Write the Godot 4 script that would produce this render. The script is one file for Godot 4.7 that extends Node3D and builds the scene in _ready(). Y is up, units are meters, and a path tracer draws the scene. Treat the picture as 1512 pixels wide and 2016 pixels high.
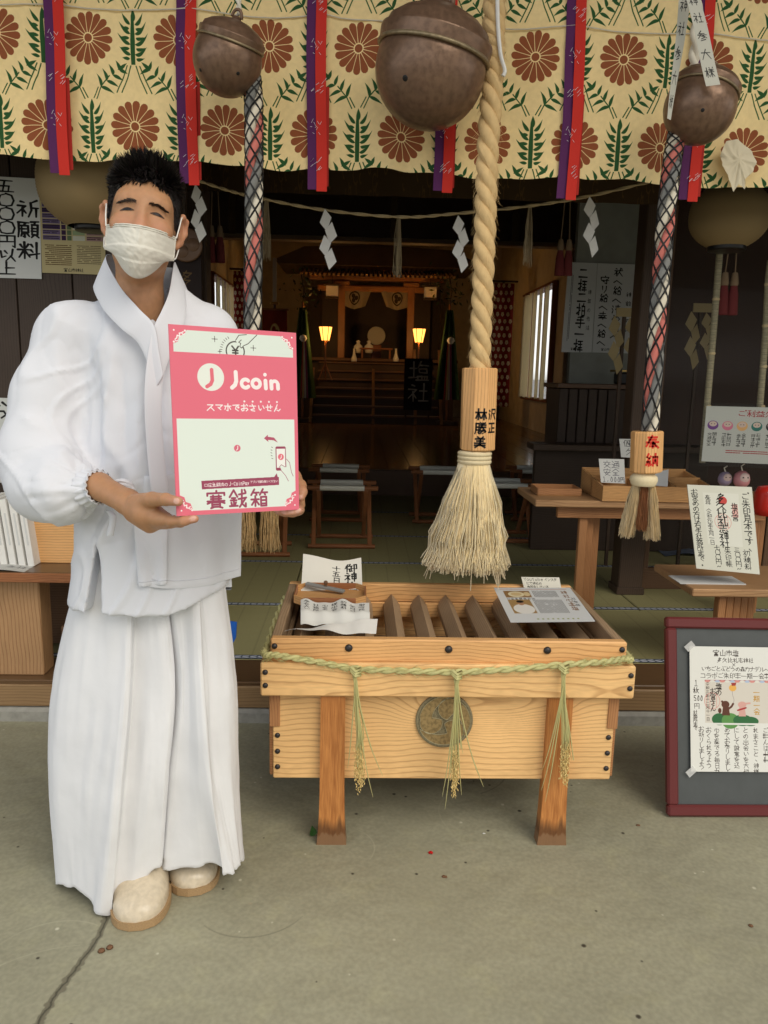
extends Node3D
# A shrine porch: a priest in white with a pink sign beside the offertory box, bells and ropes before the dark hall.

var rng := RandomNumberGenerator.new()
var org := {}
var used := {}
var mats := {}
var noise := FastNoiseLite.new()


# ---------------------------------------------------------------- mesh builder
class MB:
	var v := PackedVector3Array()
	var uv := PackedVector2Array()
	var c := PackedColorArray()
	var ix := PackedInt32Array()
	var col := Color.WHITE
	var uvo := Vector2.ZERO

	func vert(p: Vector3, t := Vector2.ZERO) -> int:
		v.append(p)
		uv.append(t + uvo)
		c.append(col)
		return v.size() - 1

	# a, b, d run counter-clockwise seen from outside
	func tri(a: int, b: int, d: int) -> void:
		ix.append(a)
		ix.append(d)
		ix.append(b)

	func quad(a: int, b: int, d: int, e: int) -> void:
		tri(a, b, d)
		tri(a, d, e)

	func face(p: Array, t: Array) -> void:
		var f := []
		for k in p.size():
			f.append(vert(p[k], t[k] if k < t.size() else Vector2.ZERO))
		for k in range(1, p.size() - 1):
			tri(f[0], f[k], f[k + 1])

	# a chamfered box; grain is the axis along which the wood runs
	func box(at: Vector3, size: Vector3, bevel := 0.002, grain := 0, b := Basis()) -> void:
		var h := size * 0.5
		var bv: float = minf(bevel, minf(h.x, minf(h.y, h.z)) * 0.45)
		var pts := []
		for i in 8:
			var s := Vector3(1 if i & 1 else -1, 1 if i & 2 else -1, 1 if i & 4 else -1)
			var row := []
			for a in 3:
				var q := s * h
				for k in 3:
					if k != a:
						q[k] -= s[k] * bv
				row.append(q)
			pts.append(row)
		for a in 3:
			for sg in 2:
				var ids := []
				for i in 8:
					if ((i >> a) & 1) == sg:
						ids.append(i)
				_flat([pts[ids[0]][a], pts[ids[1]][a], pts[ids[3]][a], pts[ids[2]][a]], a, grain, at, b)
		for i in 8:
			for k in 3:
				var j: int = i | (1 << k)
				if j == i:
					continue
				var a2: int = (k + 1) % 3
				var b2: int = (k + 2) % 3
				_flat([pts[i][a2], pts[j][a2], pts[j][b2], pts[i][b2]], a2, grain, at, b)
			_flat([pts[i][0], pts[i][1], pts[i][2]], 0, grain, at, b)

	func _flat(p: Array, axis: int, grain: int, at: Vector3, b: Basis) -> void:
		var n: Vector3 = (p[1] - p[0]).cross(p[2] - p[0])
		var mid := Vector3.ZERO
		for q in p:
			mid += q
		if n.dot(mid) < 0.0:
			p.reverse()
		var t := []
		for q in p:
			var o1: int = (axis + 1) % 3
			var o2: int = (axis + 2) % 3
			if axis == grain:
				t.append(Vector2(q[o1] * 0.2, q[o2]))
			elif o1 == grain:
				t.append(Vector2(q[o1], q[o2] + axis * 0.31))
			else:
				t.append(Vector2(q[o2], q[o1] + axis * 0.31))
		var w := []
		for q in p:
			w.append(at + b * q)
		face(w, t)

	func tube(p: Array, r, sides := 8, cap := true) -> void:
		var n := p.size()
		var up := Vector3.UP
		var d0: Vector3 = (p[1] - p[0]).normalized()
		if absf(d0.dot(up)) > 0.9:
			up = Vector3.RIGHT
		var side := d0.cross(up).normalized()
		var base := v.size()
		var along := 0.0
		for i in n:
			var d: Vector3 = (p[mini(i + 1, n - 1)] - p[maxi(i - 1, 0)]).normalized()
			side = (side - d * side.dot(d)).normalized()
			var bi := d.cross(side)
			var rr: float = r if r is float else r[i]
			if i > 0:
				along += p[i].distance_to(p[i - 1])
			for k in sides + 1:
				var a := TAU * k / sides
				vert(p[i] + (side * cos(a) + bi * sin(a)) * rr, Vector2(along, float(k) / sides * 0.1))
		var m := sides + 1
		for i in n - 1:
			for k in sides:
				var a := base + i * m + k
				quad(a, a + 1, a + m + 1, a + m)
		if cap:
			for e in 2:
				var at: Vector3 = p[0] if e == 0 else p[n - 1]
				var ci := vert(at)
				var o := base if e == 0 else base + (n - 1) * m
				for k in sides:
					if e == 0:
						tri(ci, o + k + 1, o + k)
					else:
						tri(ci, o + k, o + k + 1)

	# profile of (radius, height) turned about b's y axis
	func lathe(prof: Array, at: Vector3, segs := 24, b := Basis()) -> void:
		var base := v.size()
		var m := segs + 1
		for i in prof.size():
			for k in m:
				var a := TAU * k / segs
				vert(at + b * Vector3(cos(a) * prof[i].x, prof[i].y, -sin(a) * prof[i].x), Vector2(float(k) / segs, float(i) / (prof.size() - 1)))
		for i in prof.size() - 1:
			for k in segs:
				var a := base + i * m + k
				quad(a, a + 1, a + m + 1, a + m)

	# f(u, v) -> Vector3 with u, v in 0..1
	func grid(nu: int, nv: int, f: Callable, flip := false) -> void:
		var base := v.size()
		for j in nv + 1:
			for i in nu + 1:
				var t := Vector2(float(i) / nu, float(j) / nv)
				vert(f.call(t.x, t.y), t)
		for j in nv:
			for i in nu:
				var a := base + j * (nu + 1) + i
				if flip:
					quad(a, a + nu + 1, a + nu + 2, a + 1)
				else:
					quad(a, a + 1, a + nu + 2, a + nu + 1)

	# a sheet with thickness: f gives the front, moved back along each normal
	func sheet(nu: int, nv: int, f: Callable, thick: float) -> void:
		var base := v.size()
		var pos := PackedVector3Array()
		for j in nv + 1:
			for i in nu + 1:
				pos.append(f.call(float(i) / nu, float(j) / nv))
		var m := nu + 1
		var nrm := PackedVector3Array()
		for j in nv + 1:
			for i in m:
				var du := pos[j * m + mini(i + 1, nu)] - pos[j * m + maxi(i - 1, 0)]
				var dv := pos[mini(j + 1, nv) * m + i] - pos[maxi(j - 1, 0) * m + i]
				nrm.append(-du.cross(dv).normalized())
		for side in 2:
			for j in nv + 1:
				for i in m:
					vert(pos[j * m + i] - nrm[j * m + i] * (thick * side), Vector2(float(i) / nu, float(j) / nv))
		var q := m * (nv + 1)
		for j in nv:
			for i in nu:
				var a := base + j * m + i
				quad(a, a + m, a + m + 1, a + 1)
				quad(a + q, a + q + 1, a + q + m + 1, a + q + m)
		for i in nu:
			var a := base + i
			quad(a, a + 1, a + q + 1, a + q)
			a = base + nv * m + i
			quad(a + 1, a, a + q, a + q + 1)
		for j in nv:
			var a := base + j * m
			quad(a + m, a, a + q, a + q + m)
			a = base + j * m + nu
			quad(a, a + m, a + q + m, a + q)

	# polygon in the xy plane of xf pushed along its -z by depth
	func prism(poly: Array, depth: float, xf: Transform3D, uvs := 1.0) -> void:
		var pk := PackedVector2Array(poly)
		if Geometry2D.is_polygon_clockwise(pk):
			pk.reverse()
		var tris := Geometry2D.triangulate_polygon(pk)
		for side in 2:
			var o := v.size()
			for p in pk:
				vert(xf * Vector3(p.x, p.y, -depth * side), p * uvs)
			for k in range(0, tris.size(), 3):
				var a := pk[tris[k]]
				var b := pk[tris[k + 1]]
				var d := pk[tris[k + 2]]
				var ccw := (b - a).cross(d - a) > 0.0
				if ccw == (side == 0):
					tri(o + tris[k], o + tris[k + 1], o + tris[k + 2])
				else:
					tri(o + tris[k], o + tris[k + 2], o + tris[k + 1])
		var n := pk.size()
		for k in n:
			var a := pk[k]
			var b := pk[(k + 1) % n]
			face([xf * Vector3(a.x, a.y, 0), xf * Vector3(a.x, a.y, -depth), xf * Vector3(b.x, b.y, -depth), xf * Vector3(b.x, b.y, 0)], [a * uvs, a * uvs, b * uvs, b * uvs])

	func join(o: MB) -> void:
		var base := v.size()
		v.append_array(o.v)
		uv.append_array(o.uv)
		c.append_array(o.c)
		for k in o.ix:
			ix.append(base + k)

	func mesh(off: Vector3, m: Material) -> ArrayMesh:
		var nn := PackedVector3Array()
		nn.resize(v.size())
		for k in range(0, ix.size(), 3):
			var a := ix[k]
			var b := ix[k + 1]
			var d := ix[k + 2]
			var f := (v[d] - v[a]).cross(v[b] - v[a])
			nn[a] += f
			nn[b] += f
			nn[d] += f
		var p := PackedVector3Array()
		p.resize(v.size())
		for k in v.size():
			p[k] = v[k] - off
			nn[k] = nn[k].normalized() if nn[k].length_squared() > 0.0 else Vector3.UP
		var arr := []
		arr.resize(Mesh.ARRAY_MAX)
		arr[Mesh.ARRAY_VERTEX] = p
		arr[Mesh.ARRAY_NORMAL] = nn
		arr[Mesh.ARRAY_TEX_UV] = uv
		arr[Mesh.ARRAY_COLOR] = c
		arr[Mesh.ARRAY_INDEX] = ix
		var am := ArrayMesh.new()
		am.add_surface_from_arrays(Mesh.PRIMITIVE_TRIANGLES, arr)
		am.surface_set_material(0, m)
		return am


# ---------------------------------------------------------------- objects
func numbered(called: String) -> String:
	used[called] = used.get(called, -1) + 1
	return called if used[called] == 0 else "%s_%03d" % [called, used[called]]


func thing(called: String, label: String, category: String, at := Vector3.ZERO, group := "") -> Node3D:
	var o := Node3D.new()
	o.name = numbered(called)
	add_child(o)
	o.position = at
	org[o] = at
	o.set_meta("label", label)
	o.set_meta("category", category)
	if group != "":
		o.set_meta("group", group)
	return o


func part(mb: MB, called: String, m: Material, parent: Node3D, label := "") -> MeshInstance3D:
	var o := MeshInstance3D.new()
	o.name = called
	o.mesh = mb.mesh(org.get(parent, Vector3.ZERO), m)
	parent.add_child(o, true)
	org[o] = org.get(parent, Vector3.ZERO)
	if label != "":
		o.set_meta("label", label)
	return o


func struct(mb: MB, called: String, m: Material) -> MeshInstance3D:
	var o := MeshInstance3D.new()
	o.name = numbered(called)
	o.mesh = mb.mesh(Vector3.ZERO, m)
	add_child(o)
	o.set_meta("kind", "structure")
	return o


func bx(at: Vector3, size: Vector3, bevel := 0.002, grain := 0, b := Basis()) -> MB:
	var m := MB.new()
	m.uvo = Vector2(rng.randf(), rng.randf())
	m.box(at, size, bevel, grain, b)
	return m


# a bar between two points
func bar(a: Vector3, b: Vector3, w: float, d: float, bevel := 0.002) -> MB:
	var y := (b - a).normalized()
	var x := y.cross(Vector3.BACK).normalized() if absf(y.z) < 0.95 else Vector3.RIGHT
	var z := x.cross(y)
	return bx((a + b) * 0.5, Vector3(w, a.distance_to(b), d), bevel, 1, Basis(x, y, z))


# a flat panel from its four corners (top left, top right, bottom right, bottom left seen from the front)
func panel(tl: Vector3, tr: Vector3, br: Vector3, bl: Vector3, thick := 0.001, edge := Vector2(0.003, 0.003)) -> MB:
	var m := MB.new()
	var n := (bl - tl).cross(tr - tl).normalized() * thick
	m.face([tl, bl, br, tr], [Vector2(0, 0), Vector2(0, 1), Vector2(1, 1), Vector2(1, 0)])
	var e := [edge, edge, edge, edge]
	m.face([tl - n, tr - n, br - n, bl - n], e)
	m.face([tl, tr, tr - n, tl - n], e)
	m.face([tr, br, br - n, tr - n], e)
	m.face([br, bl, bl - n, br - n], e)
	m.face([bl, tl, tl - n, bl - n], e)
	return m


func spline(p: Array, n: int) -> Array:
	var out := []
	var k := p.size()
	for i in n + 1:
		var t := float(i) / n * (k - 1)
		var s := mini(int(t), k - 2)
		var f := t - s
		var a = p[maxi(s - 1, 0)]
		var b = p[s]
		var c = p[s + 1]
		var d = p[mini(s + 2, k - 1)]
		out.append(0.5 * ((2.0 * b) + (c - a) * f + (2.0 * a - 5.0 * b + 4.0 * c - d) * f * f + (3.0 * b - a - 3.0 * c + d) * f * f * f))
	return out


func smooth(a: float, b: float, x: float) -> float:
	return smoothstep(a, b, x)


# ---------------------------------------------------------------- materials
func mat(called: String, albedo: Color, rough := 0.7, tex: Texture2D = null, tri := Vector3.ZERO) -> StandardMaterial3D:
	var m := StandardMaterial3D.new()
	m.resource_name = called
	m.albedo_color = albedo.linear_to_srgb()
	m.roughness = rough
	m.metallic_specular = 0.4
	if tex:
		m.albedo_texture = tex
		if tri != Vector3.ZERO:
			m.uv1_triplanar = true
			m.uv1_scale = tri
	mats[called] = m
	return m


func vmat(called: String, rough := 0.8) -> StandardMaterial3D:
	var m := mat(called, Color.WHITE, rough)
	m.vertex_color_use_as_albedo = true
	return m


func noise_tex(seed_: int, freq: float, lo: float, hi: float, size := 512, oct := 4, normal := false, bump := 4.0) -> NoiseTexture2D:
	var t := NoiseTexture2D.new()
	var n := FastNoiseLite.new()
	n.noise_type = FastNoiseLite.TYPE_SIMPLEX_SMOOTH
	n.seed = seed_
	n.frequency = freq
	n.fractal_octaves = oct
	t.noise = n
	t.width = size
	t.height = size
	t.seamless = true
	if normal:
		t.as_normal_map = true
		t.bump_strength = bump
	else:
		var g := Gradient.new()
		g.set_color(0, Color(lo, lo, lo).linear_to_srgb())
		g.set_color(1, Color(hi, hi, hi).linear_to_srgb())
		t.color_ramp = g
	return t


# sawn timber: growth rings cut along the grain, u along the grain
func wood_image(seed_: int, rings: float, contrast: float, arch: float) -> ImageTexture:
	var w := 1024
	var h := 512
	var n := FastNoiseLite.new()
	n.seed = seed_
	n.frequency = 1.0
	n.fractal_octaves = 2
	var data := PackedByteArray()
	data.resize(w * h * 3)
	for y in h:
		var fy := float(y) / h
		for x in w:
			var fx := float(x) / w
			# blend the two ends so that the picture repeats along the grain
			var ang := fx * TAU
			var wx := cos(ang) * 0.35
			var wz := sin(ang) * 0.35
			var sy := sin(fy * TAU) * 0.5
			var cy := cos(fy * TAU) * 0.5
			var bend := n.get_noise_3d(wx * 1.6, wz * 1.6 + 7.0, sy * 0.5 + cy * 0.3)
			var wave := n.get_noise_3d(wx * 5.0, wz * 5.0 + 3.0, sy * 1.5 + cy * 1.2)
			var hump := exp(-pow((fy - 0.5) / 0.17, 2.0)) * (0.5 + 0.5 * cos(ang + bend))
			var rad := fy * rings + arch * hump * sin((fy - 0.5) * 9.0 + 1.2) + bend * 1.1 + wave * 0.14
			var s := rad - floorf(rad)
			var late := smoothstep(0.62, 0.94, s) * (1.0 - smoothstep(0.94, 1.0, s))
			var fine := n.get_noise_3d(wx * 9.0, wz * 9.0, sy * 90.0 + cy * 70.0)
			var tone := 1.0 - late * contrast + fine * 0.06 + bend * 0.08
			var o := (y * w + x) * 3
			data[o] = int(clampf(tone * 0.93, 0.0, 1.0) * 255.0)
			data[o + 1] = int(clampf(tone * 0.93 - late * contrast * 0.22, 0.0, 1.0) * 255.0)
			data[o + 2] = int(clampf(tone * 0.93 - late * contrast * 0.38, 0.0, 1.0) * 255.0)
	return ImageTexture.create_from_image(Image.create_from_data(w, h, false, Image.FORMAT_RGB8, data))


func wood(called: String, albedo: Color, rough: float, tex: Texture2D, per_m: Vector2) -> StandardMaterial3D:
	var m := mat(called, albedo, rough, tex)
	m.uv1_scale = Vector3(per_m.x, per_m.y, 1)
	return m


# ---------------------------------------------------------------- hand lettering
# Each sign is a list of pen strokes on a 16 by 16 square (x then y, one hex digit each); @k followed by a box sets another sign k into that box.
var strokes := {
	"一": "08f8", "二": "23d3 0cfc", "三": "22d2 38c8 0dfd", "五": "11e1 715e 27b7ae 0efe", "〇": "80d2f8de8f3e183280", "0": "80b2c8bd8f5d488280", "円": "111f 11f1ffdd 8188 18f8", "七": "08f6 717eeeeb", "十": "07f7 808f",
	"以": "233b79 6386 d1c87f b9ff", "上": "707e 77e7 0efe", "ネ": "61a2 15d50c 878f 99dc", "斤": "d042 42490f 47f7 b7bf", "祈": "@ネ007f @斤80ff",
	"原": "11f1 11190f a283 54e4ea5a54 57e7 9a9f7e 6b4e cbfe", "頁": "10f0 8073 33d3dc3c33 36d6 39d9 6c2f acef", "願": "@原008f @頁90ff", "米": "3265 d2a5 07f7 808f 871e 87fe", "斗": "2254 2759 0cfa b0bf", "料": "@米008f @斗80ff",
	"扌": "05f5 909e5d 0cf8", "拝": "@扌006f 72f2 86e6 8aea 7dfd b2bf", "白": "8063 23d3df2f23 29d9", "拍": "@扌006f @白80ff", "手": "c132 25d5 09f9 818f5e", "申": "23d3db2b23 27d7 808f", "神": "@ネ007f @申80ff",
	"の": "846b3d193683c4e8dc9f", "亻": "b017 858f", "乍": "5007 34f4 838f 88e8 8dfd", "作": "@亻006f @乍60ff", "氵": "2264 0759 1f6a", "去": "33d3 8088 08f8 782ede baff", "法": "@氵005f @去60ff",
	"祓": "@ネ007f 85f5 b0a55f 98ff d1e3", "へ": "0a56fd", "糸": "7034a6 d33ac9 8a8f 4b1e bbee", "合": "8006 80f6 57b7 39c9cf3f39", "給": "@糸007f @合70ff", "青": "12e2 25d5 8088 08f8 4a4f 4acacfaf 4dcd", "清": "@氵005f @青60ff",
	"め": "428c b1793d1a55b5f9af", "宀": "8086 0f06f6df", "寸": "04f4 b0bf7e 378a", "守": "@宀00f6 @寸16ff", "り": "4249 b2b97f", "幸": "23d3 8086 07f7 4759 c7b9 2ada 0cfc 8a8f", "前": "4163 c1a3 04f4 272f 27777f5e 2a7a 2d7d b7bd e5efbe",
	"で": "03e2766bcf b7c9 d6e8", "言": "6092 03f3 26d6 29d9 2cdcdf2f2c", "司": "11f1ffce 15b5 28b8bd2d28", "詞": "@言007f @司80ff", "奉": "22d2 35c5 08f8 700d 88ff 5aba 4dcd 898f", "内": "242f 24e4efce 8088 885c 88bc", "納": "@糸007f @内80ff",
	"木": "05f5 808f 851d 85fd", "林": "@木007f @木80ff", "月": "313a0f 31d1dfad 36d6 3ada", "勝": "@月006f 7091 e0c1 73f3 66f6 b06c a6fc 8bebedaf ba7f", "美": "4062 c0a2 13e3 36c6 09f9 8289 0cfc 8a1f 8bff", "沢": "@氵005f 71f1f777 71775f b7ff",
	"正": "11e1 818e 88e8 383e 0efe", "巳": "22d2d828 222eeeeb", "交": "8083 03f3 5518 b5f8 c71f 37ff", "通": "1143 0747 473c 0e3dff 71f1c4 656c 65f5fcdb 69f9 b4bc", "女": "7039df c42f 05f5", "安": "@宀00f6 @女05ff", "全": "8006 80f6 38c8 4bbb 888e 1efe",
	"健": "@亻005f 5181 815d 5eff 91f1f7 84ff 87f7 9aea c0cd", "朱": "4024 34d4 08f8 808f 881e 88fe", "印": "6022 222d7c 2777 92e2eaca 929f", "見": "30d0da3a30 33d3 37d7 5a0f 9a9effec", "本": "04f4 808f 841c 84fc 5bbb", "す": "04f4 909b6f 96667a9a",
	"、": "68ac", "。": "7b9b9d7d7b", "土": "26d6 808e 0efe", "塩": "@土007e 9075 83f3 86e6e98986 7c7f 7cecef acaf cccf 6fff", "宮": "@宀00f5 46c6c94946 3bdbdf3f3b 898b", "夕": "7018 33d30f 5799", "多": "@夕30e9 @夕06df", "久": "6007 44d40f 88ff",
	"比": "202f7b 2777 a0aefefb e5a8", "礼": "@ネ009f b0bdcffffb", "心": "351b 647edeec 84a7 d5fa", "士": "05f5 808d 2ddd", "志": "@士00f8 @心08ff", "社": "@ネ007f @土80ff", "令": "8006 80f6 6798 2aca8f", "禾": "c021 06f6 818f 861d 86fd", "口": "24d4dd2d24",
	"和": "@禾008f @口90fd", "元": "22d2 07f7 570f a7aefefb", "年": "4016 24e4 48d8 484c 0cfc 848f", "日": "31d1df3f31 38d8", "刀": "13e3decc 730f", "初": "@ネ007f @刀71ff", "恵": "13e3 25d5d92925 808a 27d7 @心09ff", "穂": "@禾007f @恵70ff",
	"巾": "242d 24d4dcbb 808f", "長": "3039 30d0 33d3 36d6 09f9 393f8d 79ff", "帳": "@巾006f @長60ff", "お": "04a4 606e2f0b69d9fcbf c1f4", "求": "04f4 808f5e c0e2 2669 6a1e e699 87ff", "方": "8083 04f4 640f 68d8cf9e", "は": "212f 64f4 b1bd8f6d8bff",
	"右": "04f4 700d 48d8df4f48", "務": "0161 3355 0666 464f2e 640c 9076 84f4 d47a 94fa 7bebdfad 9b6f", "所": "0171 2464692924 240f @斤80ff", "ま": "14e4 28e8 808d5f2d5bbcfe", "富": "@宀00f5 36c6 58a8aa5a58 3bcbcf3f3b 8b8f 3dcd", "山": "808e 252eee e5ef",
	"市": "8083 03f3 262d 26e6ecbb 838f", "×": "22dd d22d", "い": "233a6d8a c3f9", "ち": "04e4 7039b7eacd6f", "ご": "33b3 293cdd d0e2 f0f1", "と": "4067 d4382b4ede", "ぶ": "6092 749a8e5d 380c baef d0e2 f0f1", "ど": "4067 c4382b4ede d0e2 f1f2",
	"う": "5192 1655b5daac6f", "森": "@木30c7 @木077f @木87ff", "カ": "04e4ddaf 710f", "ナ": "05f5 807b2f", "デ": "31b1 06e6 867b3f d0e1 f0f1", "ル": "424a0f a2aefa", "コ": "23d3dd1d", "ラ": "32c2 06e6cb4f", "ボ": "05e5 808f5e 381c c8eb d0e1 f0f1",
	"期": "0383 202a 606a 2565 2868 0a8a 2c0f 6c8f @月90ff", "会": "8006 80f6 47b7 19f9 893ede bbef", "攵": "5028 35f5 c50f 48ff", "枚": "@木006f @攵70ff", "れ": "404f 15651c 5ca3c3adfe", "さ": "04e4 60ba6b3c5ecf", "こ": "33c3 2a3dddee",
	"様": "@木006f 8091 e0d1 73f3 85e5 77f7 b3bf a97e b8fe", "出": "808e 2328e8e3 0a0efefa", "を": "03d3 702878a7ac e75a4d6fdf", "大": "05f5 801f 85ff", "切": "@七007f @刀70ff", "に": "212f 74e4 6b8dfd", "し": "404c7fbefb", "て": "03e2766bcf",
	"誠": "@言007f 84f4 84876f 89c9bd c0defe f69e", "意": "8081 13e3 5464 05f5 47c7cb4b47 49c9 @心0bff", "込": "1143 0747 473c 0e3dff 91c1 c16a a6fb", "参": "7034c4 06f6 650b 86fb a868 ba5c cd4f", "よ": "808c5f2d5bee 85d4", "奏": "12e2 35c5 08f8 700e 88fe 5aba 4cbc 8a8c 8c3f 8ccf",
	"る": "22c23aa7eadeaf7e9c", "毎": "4016 34e4 372eeee737 0afa 878e", "が": "05b5bb9f 603e c4e8 e0f1", "く": "b137bf", "ら": "51a2 4539b8eace7f", "利": "@禾008f b3bb e0efbe", "益": "4163 c1a3 04f4 5509 a5f9 3a3e 3adade 7a7e aaae 0efe", "ダ": "6018 33d31f 58ba d0e1 f0f1",
	"マ": "03f37a 58bd", "ス": "13d30f 88ff", "ホ": "05f5 808f5e 371c b7ec", "せ": "06f5 b1b9 414dce", "ん": "801f5878 7c9dbefa", "賽": "8081 0402f2f4 35c5 37c7 09f9 5459 a4a9 590b a9fb 4ababe4e4a 4cbc 6e3f aedf", "金": "8006 80f6 47b7 29d9 878e 3b4d cbad 0efe",
	"戋": "14e3 08f7 706cdfefec d82f c0e2", "銭": "@金007f @戋80ff", "箱": "3005 2373 4355 b085 a3f3 c3d5 @木067f 97e7ef9f97 9aea 9ded", "座": "8082 13f3 130f 683b b79b 999f 5cdc 3fff", "登": "1161 0767 60b7 46b6 48b8bb4b48 4d5e bd9e 0fff",
	"録": "@金007f 91e1e4 84f4 b4bf d6f8 b88d b9fd", "済": "@氵004f a0a3 53f3 d359 55f9 6a6f eaef 6cec", "読": "@言007f 92f2 b0b4 84f4 86f6f8 a86f c8cefefc", "取": "0181 212d 616f 2565 2969 0d7c 93f37f 86ff", "み": "21813d1c5af9 d5cbaf", "だ": "04a4 602e 97d7 8cadee d0e1 f0f1",
	"ア": "12e2a7 856f", "プ": "13d3cb4f e0f1e2d1e0", "リ": "323a d2d95f", "御": "4015 5308 363f 7064 64a4 59b9 848d 6a6e 6eae c2f2fada c2cf", "イ": "c01a 868f", "ン": "2255 1ff5", "タ": "6018 33d31f 58ba", "開": "010f 01616606 0363 91f1ff 919696f6 a3f3 49c9 4bbb 696f a9af",
	"J": "c0cbae6f3d", "c": "d5b494 6529 5c8fbfdd", "o": "84b5d9be8f5e395584", "i": "858f 8182", "n": "444f 477494b6cacf", "P": "303f 30c1d4c838", "C": "d3a14336494cafdd", "a": "c4cf c75439295e9ecb", "y": "448c c48c4f", "-": "38c8", "Y": "20878f d087", "u": "444c6fadcb c4cf", "t": "707dafcf 34c4", "b": "303f 3784b5d9be8f3d", "e": "39d9b58458395c8fcd", "1": "62808f 4fcf", "5": "c04047 46a6d9de9f3d", "¥": "2087d0 878f 37c7 3bcb", ",": "8c6f", "〜": "3a57a9d6",
}


func pen_strokes(ch: String, x0: float, y0: float, x1: float, y1: float, out: Array) -> void:
	if not strokes.has(ch):
		# an unlisted small sign: a few crossing strokes
		var k := ch.unicode_at(0) * 7919
		for i in 5:
			var a := float((k >> (i * 2)) % 11) / 11.0
			if i % 2:
				out.append([Vector2(lerpf(x0, x1, a), y0), Vector2(lerpf(x0, x1, a), y1)])
			else:
				out.append([Vector2(x0, lerpf(y0, y1, a)), Vector2(x1, lerpf(y0, y1, a))])
		return
	for s: String in strokes[ch].split(" ", false):
		if s[0] == "@":
			var q := []
			for k in 4:
				q.append(s[2 + k].hex_to_int() / 15.0)
			pen_strokes(s[1], lerpf(x0, x1, q[0]), lerpf(y0, y1, q[1]), lerpf(x0, x1, q[2]), lerpf(y0, y1, q[3]), out)
			continue
		var p := []
		for k in range(0, s.length() - 1, 2):
			p.append(Vector2(lerpf(x0, x1, s[k].hex_to_int() / 15.0), lerpf(y0, y1, s[k + 1].hex_to_int() / 15.0)))
		if p.size() == 1:
			p.append(p[0] + Vector2(0.1, 0.1))
		out.append(p)


class Sheet:
	var im: Image
	var w: int
	var h: int

	func _init(w_: int, h_: int, c: Color) -> void:
		w = w_
		h = h_
		im = Image.create(w, h, false, Image.FORMAT_RGB8)
		im.fill(c)

	func dot(x: int, y: int, c: Color, a: float) -> void:
		if a <= 0.0 or x < 0 or y < 0 or x >= w or y >= h:
			return
		im.set_pixel(x, y, im.get_pixel(x, y).lerp(c, minf(a, 1.0)))

	func line(a: Vector2, b: Vector2, wa: float, wb: float, c: Color) -> void:
		var m := maxf(wa, wb) * 0.5 + 1.0
		var d := b - a
		var l2 := maxf(d.length_squared(), 0.0001)
		for y in range(maxi(int(minf(a.y, b.y) - m), 0), mini(int(maxf(a.y, b.y) + m) + 2, h)):
			for x in range(maxi(int(minf(a.x, b.x) - m), 0), mini(int(maxf(a.x, b.x) + m) + 2, w)):
				var p := Vector2(x + 0.5, y + 0.5) - a
				var t := clampf(p.dot(d) / l2, 0.0, 1.0)
				var far := (p - d * t).length() - lerpf(wa, wb, t) * 0.5
				if far < 0.5:
					dot(x, y, c, 0.5 - far)

	func path(p: Array, wd: float, c: Color, taper := 0.0) -> void:
		for k in p.size() - 1:
			var t0 := 1.0 - taper * float(k) / (p.size() - 1)
			var t1 := 1.0 - taper * float(k + 1) / (p.size() - 1)
			line(p[k], p[k + 1], wd * t0, wd * t1, c)

	func disc(at: Vector2, r: float, c: Color, ry := -1.0) -> void:
		var q := r if ry < 0.0 else ry
		for y in range(int(at.y - q) - 1, int(at.y + q) + 2):
			for x in range(int(at.x - r) - 1, int(at.x + r) + 2):
				var e := (Vector2((x + 0.5 - at.x) / r, (y + 0.5 - at.y) / q).length() - 1.0) * minf(r, q)
				if e < 0.5:
					dot(x, y, c, 0.5 - e)

	func ring(at: Vector2, r: float, wd: float, c: Color, from := 0.0, to := TAU) -> void:
		var p := []
		for k in 33:
			p.append(at + Vector2.from_angle(lerpf(from, to, k / 32.0)) * r)
		path(p, wd, c)

	func poly(p: Array, c: Color) -> void:
		var lo := 1e9
		var hi := -1e9
		for q in p:
			lo = minf(lo, q.y)
			hi = maxf(hi, q.y)
		for y in range(maxi(int(lo), 0), mini(int(hi) + 1, h)):
			var xs := []
			for k in p.size():
				var a: Vector2 = p[k]
				var b: Vector2 = p[(k + 1) % p.size()]
				var yy := y + 0.5
				if (a.y <= yy) != (b.y <= yy):
					xs.append(a.x + (yy - a.y) / (b.y - a.y) * (b.x - a.x))
			xs.sort()
			for k in range(0, xs.size() - 1, 2):
				for x in range(int(xs[k]), int(xs[k + 1]) + 1):
					dot(x, y, c, minf(minf(x + 1.0 - xs[k], xs[k + 1] - x), 1.0))

	func rect(x: float, y: float, rw: float, rh: float, c: Color) -> void:
		im.fill_rect(Rect2i(int(x), int(y), int(rw), int(rh)), c)

	func tex() -> ImageTexture:
		return ImageTexture.create_from_image(im)


# writes a row (or a column) of signs; the first one's top left corner is at x, y
func write(s: Sheet, text: String, x: float, y: float, size: float, step: float, down: bool, wd: float, c: Color, brush := 0.35, squeeze := 1.0) -> void:
	var at := Vector2(x, y)
	for ch in text:
		if ch != " ":
			var out := []
			pen_strokes(ch, at.x, at.y, at.x + size * squeeze, at.y + size, out)
			for p in out:
				if brush > 0.0:
					for k in p.size():
						p[k] += Vector2(rng.randf_range(-1, 1), rng.randf_range(-1, 1)) * size * 0.018
				s.path(p, wd, c, brush)
		if down:
			at.y += step
		else:
			at.x += step


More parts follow.
